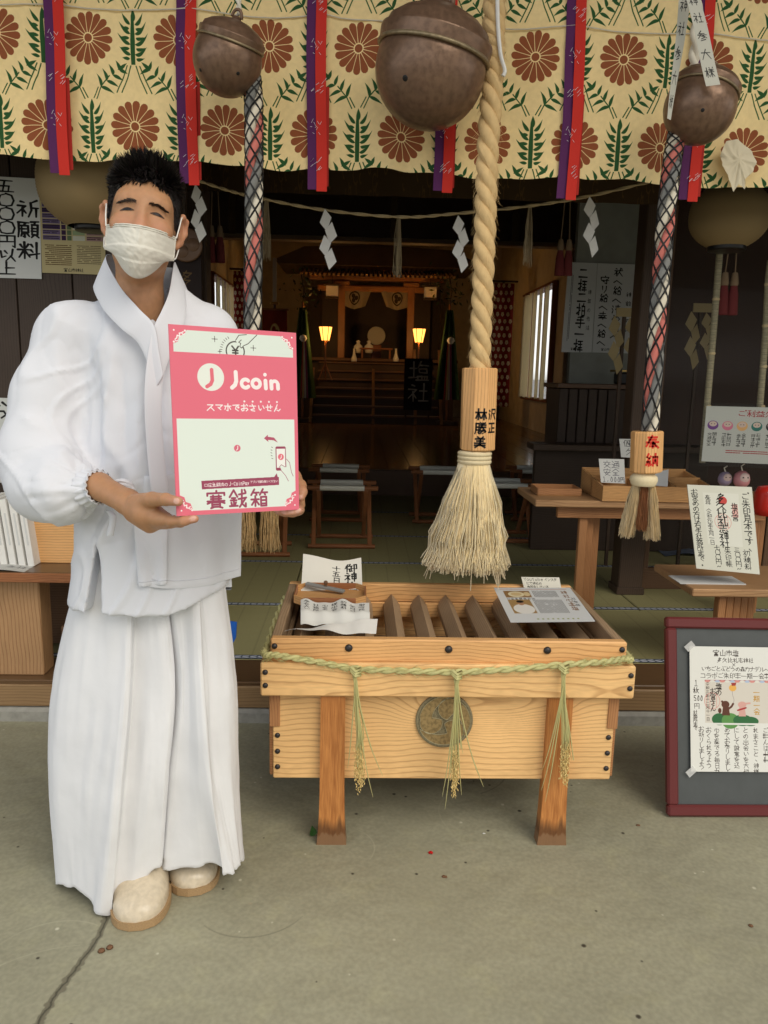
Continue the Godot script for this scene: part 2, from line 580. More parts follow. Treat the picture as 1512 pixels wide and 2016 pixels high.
# lines of print too small to read
func fine_print(s: Sheet, x: float, y: float, wd: float, ht: float, gap: float, c: Color, down := false) -> void:
	var n := int((wd if down else ht) / gap)
	for k in n:
		var o := k * gap + gap * 0.5
		var t := 0.0
		var most := ht if down else wd
		while t < most - gap:
			var l := minf(gap * rng.randf_range(0.45, 0.8), most - t)
			if rng.randf() > 0.08:
				if down:
					s.line(Vector2(x + o, y + t), Vector2(x + o, y + t + l), gap * 0.42, gap * 0.42, c)
				else:
					s.line(Vector2(x + t, y + o), Vector2(x + t + l, y + o), gap * 0.42, gap * 0.42, c)
			t += gap * 0.95


func print_mat(called: String, s: Sheet, rough := 0.75) -> StandardMaterial3D:
	var m := mat(called, Color.WHITE, rough, s.tex())
	m.texture_repeat = false
	return m



# ---------------------------------------------------------------- the scene
const FL := 0.152      # floor of the hall
const WF := 0.40       # raised board floor further in

func _ready() -> void:
	rng.seed = 20
	noise.seed = 3
	noise.frequency = 1.0
	# camera: a phone held at chest height, tipped down a little
	var cam := Camera3D.new()
	cam.name = "camera"
	cam.fov = 67.0
	cam.near = 0.05
	cam.far = 400.0
	cam.position = Vector3(0, 1.30, 0)
	cam.rotation_order = EULER_ORDER_YXZ
	cam.rotation_degrees = Vector3(-10.2, -2.0, 1.3)
	add_child(cam)
	# overcast day
	var env := Environment.new()
	env.background_mode = Environment.BG_SKY
	var sm := ProceduralSkyMaterial.new()
	sm.sky_top_color = Color(0.80, 0.83, 0.87)
	sm.sky_horizon_color = Color(0.93, 0.93, 0.92)
	sm.sky_curve = 0.2
	sm.ground_bottom_color = Color(0.45, 0.44, 0.41)
	sm.ground_horizon_color = Color(0.62, 0.61, 0.58)
	sm.sun_angle_max = 1.0
	var sky := Sky.new()
	sky.sky_material = sm
	env.sky = sky
	env.background_energy_multiplier = 1.0
	env.tonemap_mode = Environment.TONE_MAPPER_LINEAR
	env.tonemap_exposure = 1.76
	env.sdfgi_enabled = true
	env.ssao_enabled = true
	env.ssil_enabled = true
	var we := WorldEnvironment.new()
	we.name = "world_environment"
	we.environment = env
	add_child(we)
	var sun := DirectionalLight3D.new()
	sun.name = "sun"
	sun.light_energy = 0.36
	sun.light_color = Color(1.0, 0.97, 0.92)
	sun.light_angular_distance = 40.0
	sun.shadow_enabled = true
	sun.rotation_degrees = Vector3(-42, 34, 0)
	add_child(sun)
	print("materials")
	make_materials()
	print("setting")
	build_ground()
	build_hall()
	print("altar")
	build_altar()
	build_inside()
	print("curtain")
	build_curtain()
	build_lanterns()
	build_notices()
	print("box")
	build_offertory_box()
	build_box_rope()
	build_box_papers()
	print("bells")
	build_bells()
	build_stools()
	build_right_tables()
	build_left_table()
	build_framed_notice()
	print("person")
	build_person()
	build_sign()
	build_litter()
	print("done")


func make_materials() -> void:
	var wa := wood_image(11, 34.0, 0.14, 7.0)
	var wb := wood_image(23, 46.0, 0.16, 2.5)
	wood("pale_wood", Color(0.96, 0.60, 0.262), 0.42, wa, Vector2(0.95, 1.9))
	wood("honey_wood", Color(0.84, 0.475, 0.195), 0.40, wb, Vector2(0.9, 2.2))
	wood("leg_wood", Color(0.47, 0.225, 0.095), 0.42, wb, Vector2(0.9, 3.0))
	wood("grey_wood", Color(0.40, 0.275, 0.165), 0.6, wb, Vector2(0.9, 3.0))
	wood("bench_wood", Color(0.50, 0.29, 0.14), 0.5, wb, Vector2(0.7, 1.6))
	wood("tray_wood", Color(0.66, 0.36, 0.14), 0.5, wb, Vector2(1.0, 3.0))
	wood("red_wood", Color(0.36, 0.145, 0.06), 0.35, wb, Vector2(1.0, 3.0))
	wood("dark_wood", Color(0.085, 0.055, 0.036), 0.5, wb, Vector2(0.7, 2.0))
	wood("shade_stained_wood", Color(0.06, 0.04, 0.028), 0.55, wb, Vector2(0.7, 2.0))  # dark stain, deepened to carry the shade of the hall interior
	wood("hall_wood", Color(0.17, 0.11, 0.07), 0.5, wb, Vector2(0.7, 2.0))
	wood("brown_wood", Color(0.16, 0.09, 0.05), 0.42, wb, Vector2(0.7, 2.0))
	wood("sill_wood", Color(0.15, 0.085, 0.04), 0.3, wb, Vector2(0.4, 2.0))
	wood("riser_wood", Color(0.36, 0.225, 0.11), 0.45, wa, Vector2(0.5, 2.4))
	wood("floor_wood", Color(0.20, 0.105, 0.05), 0.16, wb, Vector2(0.4, 1.5))
	wood("wall_wood", Color(0.60, 0.44, 0.26), 0.55, wb, Vector2(0.5, 1.5))
	mat("plaster", Color(0.60, 0.51, 0.36), 0.9, noise_tex(5, 0.02, 0.85, 1.1), Vector3(0.4, 0.4, 0.4))
	mat("cream_plaster", Color(0.76, 0.66, 0.47), 0.9, noise_tex(15, 0.02, 0.88, 1.05), Vector3(0.4, 0.4, 0.4))
	mat("black_lacquer", Color(0.012, 0.011, 0.010), 0.35)
	mat("iron", Color(0.06, 0.055, 0.055), 0.38, noise_tex(6, 0.05, 0.5, 1.2), Vector3(12, 12, 12)).metallic = 0.6
	mat("white_paper", Color(0.80, 0.79, 0.75), 0.85, noise_tex(7, 0.02, 0.93, 1.0), Vector3(3, 3, 3))
	mat("grey_paper", Color(0.62, 0.63, 0.62), 0.85)
	mat("straw", Color(0.55, 0.43, 0.24), 0.85, noise_tex(8, 0.06, 0.7, 1.15), Vector3(8, 8, 8))
	mat("cord", Color(0.75, 0.70, 0.58), 0.85)
	mat("brass", Color(0.55, 0.38, 0.13), 0.35).metallic = 0.9
	mat("ceramic", Color(0.78, 0.77, 0.72), 0.25)
	mat("black_plastic", Color(0.02, 0.02, 0.02), 0.4)
	mat("gravel", Color(0.30, 0.29, 0.27), 0.95, noise_tex(9, 0.08, 0.55, 1.2), Vector3(0.8, 0.8, 0.8))


# ---------------------------------------------------------------- ground
func concrete_texture() -> ImageTexture:
	var n := 1536
	var a := FastNoiseLite.new()
	a.seed = 31
	a.frequency = 0.004
	a.fractal_octaves = 5
	var b := FastNoiseLite.new()
	b.seed = 32
	b.frequency = 0.14
	b.fractal_octaves = 3
	var d := FastNoiseLite.new()
	d.seed = 33
	d.frequency = 0.016
	d.fractal_octaves = 4
	var ia := a.get_seamless_image(n, n).get_data()
	var ib := b.get_seamless_image(n, n).get_data()
	var id := d.get_seamless_image(n, n).get_data()
	var out := PackedByteArray()
	out.resize(n * n * 3)
	for k in n * n:
		var t := 150.0 + (ia[k] - 128) * 0.05 + (ib[k] - 128) * 0.075
		var worn := clampf((id[k] - 150) * 0.012, 0.0, 1.0)
		t += worn * 4.0
		var o := k * 3
		out[o] = int(t)
		out[o + 1] = int(t * 0.985)
		out[o + 2] = int(t * 0.87 - worn * 3.0)
	var s := Sheet.new(4, 4, Color.WHITE)
	s.im = Image.create_from_data(n, n, false, Image.FORMAT_RGB8, out)
	s.w = n
	s.h = n
	# the sheet covers x -1.8..1.8 and z -2.8..0.8; trowel marks, specks and the open joint
	var dark := Color(0.40, 0.39, 0.34)
	var pale := Color(0.68, 0.67, 0.60)
	for k in 34:
		var c := Vector2(rng.randf() * n, rng.randf() * n)
		var r := rng.randf_range(40, 130)
		var st := rng.randf() * TAU
		var col: Color = pale if rng.randf() < 0.7 else dark
		var p := []
		for i in 17:
			p.append(c + Vector2.from_angle(st + i * 0.11) * r)
		for i in 16:
			s.line(p[i], p[i + 1], 1.2, 1.2, s.im.get_pixel(clampi(int(p[i].x), 0, n - 1), clampi(int(p[i].y), 0, n - 1)).lerp(col, 0.22))
	for k in 420:
		var q := Vector2(rng.randf() * n, rng.randf() * n)
		s.disc(q, rng.randf_range(0.6, 2.2), Color(0.25, 0.23, 0.2) if rng.randf() < 0.6 else Color(0.75, 0.74, 0.68))
	for k in 14:
		var q := Vector2(rng.randf() * n, rng.randf() * n)
		for i in 12:
			var w := q + Vector2(rng.randfn() * 6, rng.randfn() * 4)
			var pc := s.im.get_pixel(clampi(int(w.x), 0, n - 1), clampi(int(w.y), 0, n - 1))
			s.disc(w, rng.randf_range(1.5, 5), pc.lerp(dark, 0.16))
	var j := [Vector3(-0.585, 0, -1.692), Vector3(-0.584, 0, -1.598), Vector3(-0.6, 0, -1.514), Vector3(-0.615, 0, -1.436), Vector3(-0.623, 0, -1.372), Vector3(-0.636, 0, -1.29)]
	var jp := []
	for q in spline(j, 40):
		jp.append(Vector2((q.x + 1.8) / 3.6 * n, (q.z + 2.8) / 3.6 * n) + Vector2(rng.randf_range(-1, 1), rng.randf_range(-0.6, 0.6)))
	s.path(jp, 6.0, Color(0.44, 0.425, 0.37))
	for q in jp:
		s.disc(q + Vector2(rng.randf_range(-3, 3), rng.randf_range(-3, 3)), rng.randf_range(1.2, 3.6), Color(0.45, 0.435, 0.38))
	for k in jp.size() - 1:
		jp[k] += Vector2(rng.randf_range(-1.0, 1.0), 0)
	s.path(jp, 1.3, Color(0.27, 0.26, 0.22))
	return s.tex()


func build_ground() -> void:
	var g := MB.new()
	g.face([Vector3(-300, -0.06, 300), Vector3(300, -0.06, 300), Vector3(300, -0.06, -300), Vector3(-300, -0.06, -300)], [])
	struct(g, "ground", mats["gravel"])
	var m := mat("concrete", Color(1.0, 0.985, 0.895), 0.62, concrete_texture())
	m.normal_enabled = true
	m.normal_texture = noise_tex(34, 0.05, 0, 1, 512, 4, true, 2.0)
	m.normal_scale = 0.35
	var s := MB.new()
	# one slab, mapped in metres
	var x0 := -5.4
	var x1 := 5.4
	var z0 := -2.74
	var z1 := 2.6
	var uvf := func(p: Vector3) -> Vector2: return Vector2((p.x + 1.8) / 3.6, (p.z + 2.8) / 3.6)
	var p := [Vector3(x0, 0, z1), Vector3(x1, 0, z1), Vector3(x1, 0, z0), Vector3(x0, 0, z0)]
	s.face(p, [uvf.call(p[0]), uvf.call(p[1]), uvf.call(p[2]), uvf.call(p[3])])
	for k in 4:
		var a: Vector3 = p[k]
		var b: Vector3 = p[(k + 1) % 4]
		s.face([a, a - Vector3(0, 0.3, 0), b - Vector3(0, 0.3, 0), b], [uvf.call(a), uvf.call(a), uvf.call(b), uvf.call(b)])
	struct(s, "concrete_floor", m)
	var k := bx(Vector3(0, -0.10, -3.22), Vector3(10.8, 0.30, 1.0), 0.012)
	struct(k, "kerb", mat("kerb_concrete", Color(0.33, 0.32, 0.28), 0.8, noise_tex(35, 0.03, 0.75, 1.1), Vector3(1.5, 1.5, 1.5)))


# ---------------------------------------------------------------- hall shell
func build_hall() -> void:
	# front sill: a riser coloured as lit, the floor board above darkened as shaded
	var o := struct(bx(Vector3(0, 0.095, -2.78), Vector3(9.6, 0.085, 0.09), 0.004, 0), "step_riser", mats["riser_wood"])
	struct(bx(Vector3(0, 0.144, -2.86), Vector3(9.6, 0.016, 0.23), 0.005, 0), "sill_board", mats["sill_wood"])
	# tatami
	var weave := tatami_texture()
	var tm := mat("tatami_straw", Color(0.47, 0.43, 0.22), 0.75, weave)
	tm.uv1_scale = Vector3(1.0, 10.0, 1)
	var hm := mat("tatami_border", Color.WHITE, 0.8, border_texture())
	hm.uv1_scale = Vector3(8.0, 1.0, 1)
	var base := struct(bx(Vector3(0.2, 0.07, -5.16), Vector3(9.0, 0.05, 4.30), 0.0), "tatami_floor", mats["dark_wood"])
	var zs := [-2.975, -3.70, -4.58, -5.37, -6.33, -7.28]
	for r in 5:
		var a: float = zs[r]
		var b: float = zs[r + 1]
		for c in 5:
			var xa := -4.2 + c * 1.76 + (0.6 if r % 2 else 0.0) - 0.25
			var mm := MB.new()
			mm.box(Vector3(xa + 0.88, FL - 0.025, (a + b) / 2 - 0.0), Vector3(1.755, 0.05, a - b - 0.004), 0.003, 0)
			var mat_node := MeshInstance3D.new()
			mat_node.name = "tatami_mat"
			mat_node.mesh = mm.mesh(Vector3.ZERO, tm)
			base.add_child(mat_node, true)
			var hb := MB.new()
			hb.face([Vector3(xa + 0.003, FL + 0.003, a - 0.002), Vector3(xa + 1.757, FL + 0.003, a - 0.002), Vector3(xa + 1.757, FL + 0.003, a - 0.044), Vector3(xa + 0.003, FL + 0.003, a - 0.044)], [Vector2(0, 0), Vector2(1.75, 0), Vector2(1.75, 1), Vector2(0, 1)])
			var hn := MeshInstance3D.new()
			hn.name = "border"
			hn.mesh = hb.mesh(Vector3.ZERO, hm)
			mat_node.add_child(hn, true)
	# raised board floor
	struct(bx(Vector3(0.2, (FL + WF) / 2 - 0.01, -7.31), Vector3(9.0, WF - FL, 0.05), 0.004, 0), "floor_riser", mats["brown_wood"])
	var fb := struct(bx(Vector3(0.3, 0.28, -12.0), Vector3(8.8, 0.1, 9.3), 0.0, 0), "board_floor", mats["dark_wood"])
	for k in 40:
		var x := -4.0 + k * 0.22
		var pb := bx(Vector3(x, WF - 0.015, -12.0), Vector3(0.217, 0.03, 9.36), 0.0015, 2)
		part(pb, "floorboard", mats["floor_wood"], fb)
	# shell
	var w := MB.new()
	var walls := [
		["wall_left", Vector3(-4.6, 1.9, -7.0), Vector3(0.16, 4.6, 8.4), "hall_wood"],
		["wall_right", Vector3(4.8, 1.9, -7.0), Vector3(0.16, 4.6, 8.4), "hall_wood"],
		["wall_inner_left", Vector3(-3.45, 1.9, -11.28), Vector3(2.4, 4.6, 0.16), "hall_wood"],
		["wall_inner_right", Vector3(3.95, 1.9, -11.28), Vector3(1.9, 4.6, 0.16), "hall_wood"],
		["wall_back", Vector3(0.3, 1.9, -17.0), Vector3(6.0, 4.8, 0.16), "plaster"],
		["ceiling", Vector3(0.1, 4.26, -10.0), Vector3(9.8, 0.12, 14.4), "hall_wood"],
		["header_beam", Vector3(0.3, 3.66, -11.1), Vector3(5.6, 1.12, 0.14), "hall_wood"],
		["header_lit_edge", Vector3(0.3, 3.07, -11.05), Vector3(5.6, 0.06, 0.2), "wall_wood"],  # pale strip standing for light along the lower edge of the header
	]
	for q in walls:
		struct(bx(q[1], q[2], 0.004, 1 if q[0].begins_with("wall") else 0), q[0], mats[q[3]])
	# side walls of the inner room, with window openings
	for s in [-1, 1]:
		var x: float = -2.25 if s < 0 else 2.95
		var zn := -11.9
		var zf := -13.9
		var m := MB.new()
		m.box(Vector3(x + s * 0.06, 0.4 + 0.25, -14.15), Vector3(0.12, 0.55, 5.6), 0.0, 2)
		m.box(Vector3(x + s * 0.06, 3.48, -14.15), Vector3(0.12, 1.56, 5.6), 0.0, 2)
		m.box(Vector3(x + s * 0.06, 1.81, (zn - 11.36) / 2), Vector3(0.12, 1.78, absf(zn + 11.36)), 0.0, 2)
		m.box(Vector3(x + s * 0.06, 1.81, (zf - 16.94) / 2), Vector3(0.12, 1.78, 16.94 + zf), 0.0, 2)
		var wn := struct(m, "wall_side_left" if s < 0 else "wall_side_right", mats["cream_plaster"])
		# window: frame and panes
		var win := thing("side_window", "bright curtained window in the %s wall of the inner hall" % ("left" if s < 0 else "right"), "window", Vector3(x, 0.92, -12.9), "bright side windows of the inner hall")
		for e in [[Vector3(x, 0.93, -12.9), Vector3(0.16, 0.06, 2.0)], [Vector3(x, 2.69, -12.9), Vector3(0.16, 0.06, 2.0)], [Vector3(x, 1.81, -11.93), Vector3(0.16, 1.7, 0.06)], [Vector3(x, 1.81, -13.87), Vector3(0.16, 1.7, 0.06)], [Vector3(x + s * 0.05, 1.81, -12.9), Vector3(0.04, 1.7, 0.05)]]:
			part(bx(e[0], e[1], 0.003, 2), "frame", mats["red_wood"], win)
		var pane := MB.new()
		pane.box(Vector3(x + s * 0.06, 1.81, -12.9), Vector3(0.004, 1.7, 1.86), 0.0)
		part(pane, "pane", glass(0.10), win)
		# curtain strips hung in the window
		var ct := thing("window_curtain", "white slatted curtain glowing in the %s inner window" % ("left" if s < 0 else "right"), "curtain", Vector3(x - s * 0.1, 2.7, -12.9), "curtains of the inner windows")
		var cm: StandardMaterial3D = mats.get("window_cloth")
		if cm == null:
			cm = mat("window_cloth", Color(0.90, 0.86, 0.72), 0.9)
			cm.backlight_enabled = true
			cm.backlight = Color(1.0, 0.97, 0.86)
		for k in 5:
			var zz := -12.02 - k * 0.40
			var f := func(a: float, b: float) -> Vector3: return Vector3(x - s * (0.1 + 0.012 * sin(a * 11.0 + k)), 2.66 - b * 1.72 + 0.01 * sin(a * 6.0), zz - a * 0.29)
			var sm := MB.new()
			sm.sheet(8, 6, f, 0.003)
			part(sm, "strip", cm, ct)
		part(bx(Vector3(x - s * 0.1, 2.68, -12.9), Vector3(0.03, 0.03, 2.1), 0.005, 2), "rail", mats["red_wood"], ct)
	# unseen porch roof, its depth set to shape the light, and the front wall above the curtain
	struct(bx(Vector3(0, 3.35, -2.25), Vector3(11.0, 0.14, 1.6), 0.01, 2), "unseen_porch_roof", mats["brown_wood"])
	struct(bx(Vector3(0, 3.32, -2.98), Vector3(9.8, 1.9, 0.10), 0.005, 0), "wall_front_upper", mats["brown_wood"])
	struct(bx(Vector3(0, 2.155, -2.93), Vector3(9.8, 0.20, 0.13), 0.008, 0), "lintel", mat("lintel_wood", Color(0.11, 0.10, 0.07), 0.7, noise_tex(36, 0.03, 0.7, 1.1), Vector3(1, 6, 6)))
	# posts of the front
	for q in [[-0.83, "dark timber post behind the priest, left of the hall opening"], [1.475, "dark timber post behind the right bell rope"], [2.55, "dark timber post at the far right of the hall front"], [-2.6, "dark timber post at the far left of the hall front"]]:
		var t := thing("timber_post", q[1], "post", Vector3(q[0], FL, -4.05), "timber posts of the hall front")
		part(bx(Vector3(q[0], 2.18, -4.05), Vector3(0.132, 4.04, 0.13), 0.006, 1), "shaft", mats["dark_wood"], t)
		part(bx(Vector3(q[0], FL + 0.02, -4.05), Vector3(0.15, 0.04, 0.15), 0.004, 1), "foot", mats["dark_wood"], t)
	# boarded wall on the left with the notices
	var bw := struct(bx(Vector3(-2.35, 1.2, -3.26), Vector3(3.3, 2.2, 0.03), 0.0, 1), "wall_boarded", mats["shade_stained_wood"])
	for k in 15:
		part(bx(Vector3(-3.9 + k * 0.22, 1.2, -3.238), Vector3(0.214, 2.1, 0.012), 0.002, 1), "board", mats["shade_stained_wood"], bw)


func glass(a: float) -> StandardMaterial3D:
	if mats.has("glass%d" % int(a * 100)):
		return mats["glass%d" % int(a * 100)]
	var m := mat("glass%d" % int(a * 100), Color(0.03, 0.035, 0.033), 0.03)
	m.transparency = BaseMaterial3D.TRANSPARENCY_ALPHA
	m.albedo_color.a = a
	m.metallic_specular = 0.12
	return m


func tatami_texture() -> ImageTexture:
	var s := Sheet.new(256, 512, Color.WHITE)
	for y in 512:
		var t := 0.86 + 0.12 * sin(y * TAU / 8.0) + rng.randf_range(-0.05, 0.05)
		for x in 256:
			var u := t + rng.randf_range(-0.05, 0.05) - (0.06 if x % 32 < 2 else 0.0)
			s.im.set_pixel(x, y, Color(u, u, u * 0.96))
	return s.tex()


func border_texture() -> ImageTexture:
	var s := Sheet.new(64, 64, Color(0.30, 0.33, 0.37))
	var c := Color(0.93, 0.95, 1.0)
	for k in 4:
		s.line(Vector2(k * 16 + 2, 14), Vector2(k * 16 + 12, 22), 5, 5, c)
		s.line(Vector2(k * 16 + 12, 28), Vector2(k * 16 + 2, 36), 5, 5, c)
		s.line(Vector2(k * 16 + 2, 42), Vector2(k * 16 + 12, 50), 5, 5, c)
	return s.tex()



# ---------------------------------------------------------------- the altar at the far end
func build_altar() -> void:
	var t := thing("altar", "dark wooden altar with rafters, steps and lit lamps at the back of the hall", "altar", Vector3(0.3, WF, -14.6))
	var st := MB.new()
	for k in 7:
		var y := WF + 0.155 * (k + 1)
		var z := -13.75 - k * 0.17
		part(bx(Vector3(0.30, y - 0.016, z - 0.10), Vector3(2.25 - 0.02 * k, 0.032, 0.22), 0.004, 0), "step", mats["brown_wood"], t)
		part(bx(Vector3(0.30, y - 0.095, z - 0.03), Vector3(2.2 - 0.02 * k, 0.125, 0.02), 0.0, 0), "riser", mats["dark_wood"], t)
	for x in [-0.86, 0.25, 1.0, 1.46]:
		part(bar(Vector3(x, WF, -13.72), Vector3(x, 1.72 if absf(x) > 0.9 else 1.35, -14.55), 0.05, 0.06), "stair_rail", mats["brown_wood"], t)
	part(bx(Vector3(0.30, 0.95, -15.75), Vector3(3.0, 1.1, 1.7), 0.01, 0), "platform", mats["dark_wood"], t)
	part(bx(Vector3(0.30, 1.53, -15.4), Vector3(3.1, 0.06, 1.2), 0.01, 0), "platform_edge", mats["brown_wood"], t)
	for x in [-0.36, 0.94]:
		part(bx(Vector3(x, 2.22, -15.0), Vector3(0.13, 1.34, 0.13), 0.01, 1), "column", mats["leg_wood"], t)
		part(bx(Vector3(x, 2.93, -15.0), Vector3(0.3, 0.08, 0.2), 0.02, 0), "bracket", mats["leg_wood"], t)
	part(bx(Vector3(0.29, 2.84, -15.0), Vector3(2.2, 0.11, 0.12), 0.02, 0), "lintel", mats["leg_wood"], t)
	part(bx(Vector3(0.29, 3.02, -15.0), Vector3(2.5, 0.07, 0.14), 0.01, 0), "eave_beam", mats["leg_wood"], t)
	for k in 34:
		part(bx(Vector3(-1.07 + k * 0.083, 3.10, -14.75), Vector3(0.04, 0.05, 0.9), 0.004, 2, Basis(Vector3.RIGHT, 0.22)), "rafter", mats["bench_wood"], t)
	var rf := MB.new()
	rf.prism([Vector2(-1.75, -0.02), Vector2(1.75, -0.02), Vector2(1.82, 0.05), Vector2(1.3, 0.28), Vector2(0.0, 0.34), Vector2(-1.3, 0.28), Vector2(-1.82, 0.05)], 1.5, Transform3D(Basis(), Vector3(0.29, 3.18, -14.25)))
	part(rf, "roof", mats["dark_wood"], t)
	part(bx(Vector3(0.29, 2.2, -15.9), Vector3(2.6, 1.5, 0.05), 0.0, 1), "back_panel", mats["dark_wood"], t)
	for x in [-0.58, 1.18]:
		part(bx(Vector3(x, 2.2, -15.5), Vector3(0.35, 1.5, 0.05), 0.0, 1), "side_panel", mats["dark_wood"], t)
	# pale curtains with crests under the lintel
	var cs := Sheet.new(128, 64, Color(0.62, 0.58, 0.48))
	cs.disc(Vector2(64, 26), 24, Color(0.2, 0.17, 0.12))
	cs.disc(Vector2(64, 26), 19, Color(0.62, 0.58, 0.48))
	for k in 3:
		cs.disc(Vector2(64, 26) + Vector2.from_angle(k * TAU / 3) * 9, 8, Color(0.2, 0.17, 0.12))
	var cmat := print_mat("crest_cloth", cs)
	for x in [-0.12, 0.68]:
		var poly := MB.new()
		var f := func(a: float, b: float) -> Vector3: return Vector3(x + (a - 0.5) * 0.62 * (1.0 - 0.35 * b), 2.80 - b * 0.34 + 0.12 * b * absf(a - 0.5), -14.97 + 0.03 * sin(a * 14.0))
		poly.sheet(12, 5, f, 0.004)
		part(poly, "crest_curtain", cmat, t)
	# things standing on the platform
	var mir := thing("round_mirror", "pale round mirror on a stand in the middle of the altar", "mirror", Vector3(0.31, 1.56, -15.3))
	var dm := MB.new()
	dm.lathe([Vector2(0, 0.012), Vector2(0.165, 0.012), Vector2(0.175, 0.0), Vector2(0.165, -0.012), Vector2(0, -0.012)], Vector3(0.31, 2.0, -15.3), 28, Basis(Vector3.RIGHT, PI / 2))
	part(dm, "disc", mat("mirror_disc", Color(0.55, 0.53, 0.45), 0.35), mir)
	part(bx(Vector3(0.31, 1.69, -15.32), Vector3(0.2, 0.28, 0.06), 0.02, 1), "stand", mats["red_wood"], mir)
	var ot := thing("offering_table", "small brown offering table on the altar platform", "table", Vector3(0.3, 1.56, -15.0))
	part(bx(Vector3(0.3, 1.74, -14.92), Vector3(0.62, 0.03, 0.24), 0.006), "top", mats["red_wood"], ot)
	for x in [0.04, 0.56]:
		part(bx(Vector3(x, 1.645, -14.92), Vector3(0.03, 0.17, 0.2), 0.004, 1), "leg", mats["red_wood"], ot)
	for q in [[Vector3(-0.037, 1.656, -14.9), "left"], [Vector3(0.165, 1.66, -14.9), "right"]]:
		var vs := thing("sake_jar", "%s of the two round white jars before the mirror" % q[1], "jar", q[0], "white jars on the altar")
		var m := MB.new()
		m.lathe([Vector2(0, 0), Vector2(0.06, 0), Vector2(0.085, 0.06), Vector2(0.08, 0.13), Vector2(0.035, 0.17), Vector2(0.03, 0.20)], q[0], 20)
		part(m, "body", mats["ceramic"], vs)
		var l := MB.new()
		l.lathe([Vector2(0.042, 0.2), Vector2(0.042, 0.215), Vector2(0.02, 0.235), Vector2(0, 0.24)], q[0], 16)
		part(l, "lid", mats["ceramic"], vs)
	for q in [[Vector3(-0.11, 1.493, -14.8), "left"], [Vector3(0.672, 1.511, -14.8), "right"]]:
		var vs := thing("sake_bottle", "slender white bottle at the %s end of the offering table" % q[1], "bottle", q[0], "white bottles on the altar")
		var m := MB.new()
		m.lathe([Vector2(0, 0), Vector2(0.05, 0), Vector2(0.055, 0.05), Vector2(0.025, 0.14), Vector2(0.018, 0.22), Vector2(0.024, 0.24)], q[0], 16)
		part(m, "body", mats["ceramic"], vs)
	# the two lit lamps
	for q in [[Vector3(-0.608, 1.95, -13.9), "left"], [Vector3(1.031, 1.954, -13.9), "right"]]:
		var c: Vector3 = q[0]
		var lp := thing("standing_lamp", "lit paper lamp on a slim stand, %s of the altar" % q[1], "lamp", Vector3(c.x, WF + 0.6, c.z), "lit lamps beside the altar")
		var sh := MB.new()
		var prof := [Vector2(0.115, 0.12), Vector2(0.065, -0.12)]
		for k in 6:
			var a0 := TAU * k / 6
			var a1 := TAU * (k + 1) / 6
			var pp := []
			for e in [[a0, 1], [a1, 1], [a1, 0], [a0, 0]]:
				pp.append(c + Vector3(cos(e[0]) * prof[e[1]].x, prof[e[1]].y, -sin(e[0]) * prof[e[1]].x))
			sh.face(pp, [])
		var gm: StandardMaterial3D = mats.get("lamp_paper")
		if gm == null:
			gm = mat("lamp_paper", Color(0.9, 0.75, 0.45), 0.8)
			gm.emission_enabled = true
			gm.emission = Color(1.0, 0.68, 0.30)
			gm.emission_energy_multiplier = 1.7
		part(sh, "lamp_shade", gm, lp)
		var fr := MB.new()
		for k in 6:
			var a0 := TAU * k / 6
			var a1 := TAU * (k + 1) / 6
			fr.tube([c + Vector3(cos(a0) * 0.117, 0.12, -sin(a0) * 0.117), c + Vector3(cos(a0) * 0.067, -0.12, -sin(a0) * 0.067)], 0.006, 4)
			for e in prof:
				fr.tube([c + Vector3(cos(a0) * (e.x + 0.002), e.y, -sin(a0) * (e.x + 0.002)), c + Vector3(cos(a1) * (e.x + 0.002), e.y, -sin(a1) * (e.x + 0.002))], 0.006, 4)
		part(fr, "frame", mats["red_wood"], lp)
		var pl := MB.new()
		pl.tube([c + Vector3(0, -0.12, 0), c + Vector3(0, -0.55, 0)], 0.014, 8)
		part(pl, "stem", mats["red_wood"], lp)
		var ft := MB.new()
		for k in 3:
			var a := TAU * k / 3 + 0.5
			ft.tube([c + Vector3(0, -0.5, 0), c + Vector3(cos(a) * 0.1, -0.72, sin(a) * 0.1), c + Vector3(cos(a) * 0.14, -0.80, sin(a) * 0.14)], 0.012, 6)
		part(ft, "tripod", mats["red_wood"], lp)
		var om := OmniLight3D.new()
		om.name = "lamp_light"
		om.light_color = Color(1.0, 0.76, 0.46)
		om.light_energy = 0.11
		om.light_size = 0.08
		om.omni_range = 12.0
		om.omni_attenuation = 2.0
		om.shadow_enabled = true
		om.position = c - lp.position + Vector3(0, 0.0, 0.0)
		lp.add_child(om)
	# square paper lamps hung beside the lintel
	for q in [[Vector3(-0.525, 2.734, -14.6), "left"], [Vector3(1.265, 2.753, -14.6), "right"]]:
		var c: Vector3 = q[0]
		var h := thing("hanging_box_lamp", "small unlit square lantern hung at the %s of the altar lintel" % q[1], "lantern", c, "square lanterns of the altar")
		part(bx(c, Vector3(0.22, 0.2, 0.16), 0.004), "body", mats["white_paper"], h)
		for y in [-0.11, 0.12]:
			part(bx(c + Vector3(0, y, 0), Vector3(0.30 if y > 0 else 0.24, 0.025, 0.2), 0.004), "rim", mats["dark_wood"], h)
		part(bx(c + Vector3(0, 0.45, 0), Vector3(0.01, 0.64, 0.01), 0.0), "hanger", mats["dark_wood"], h)
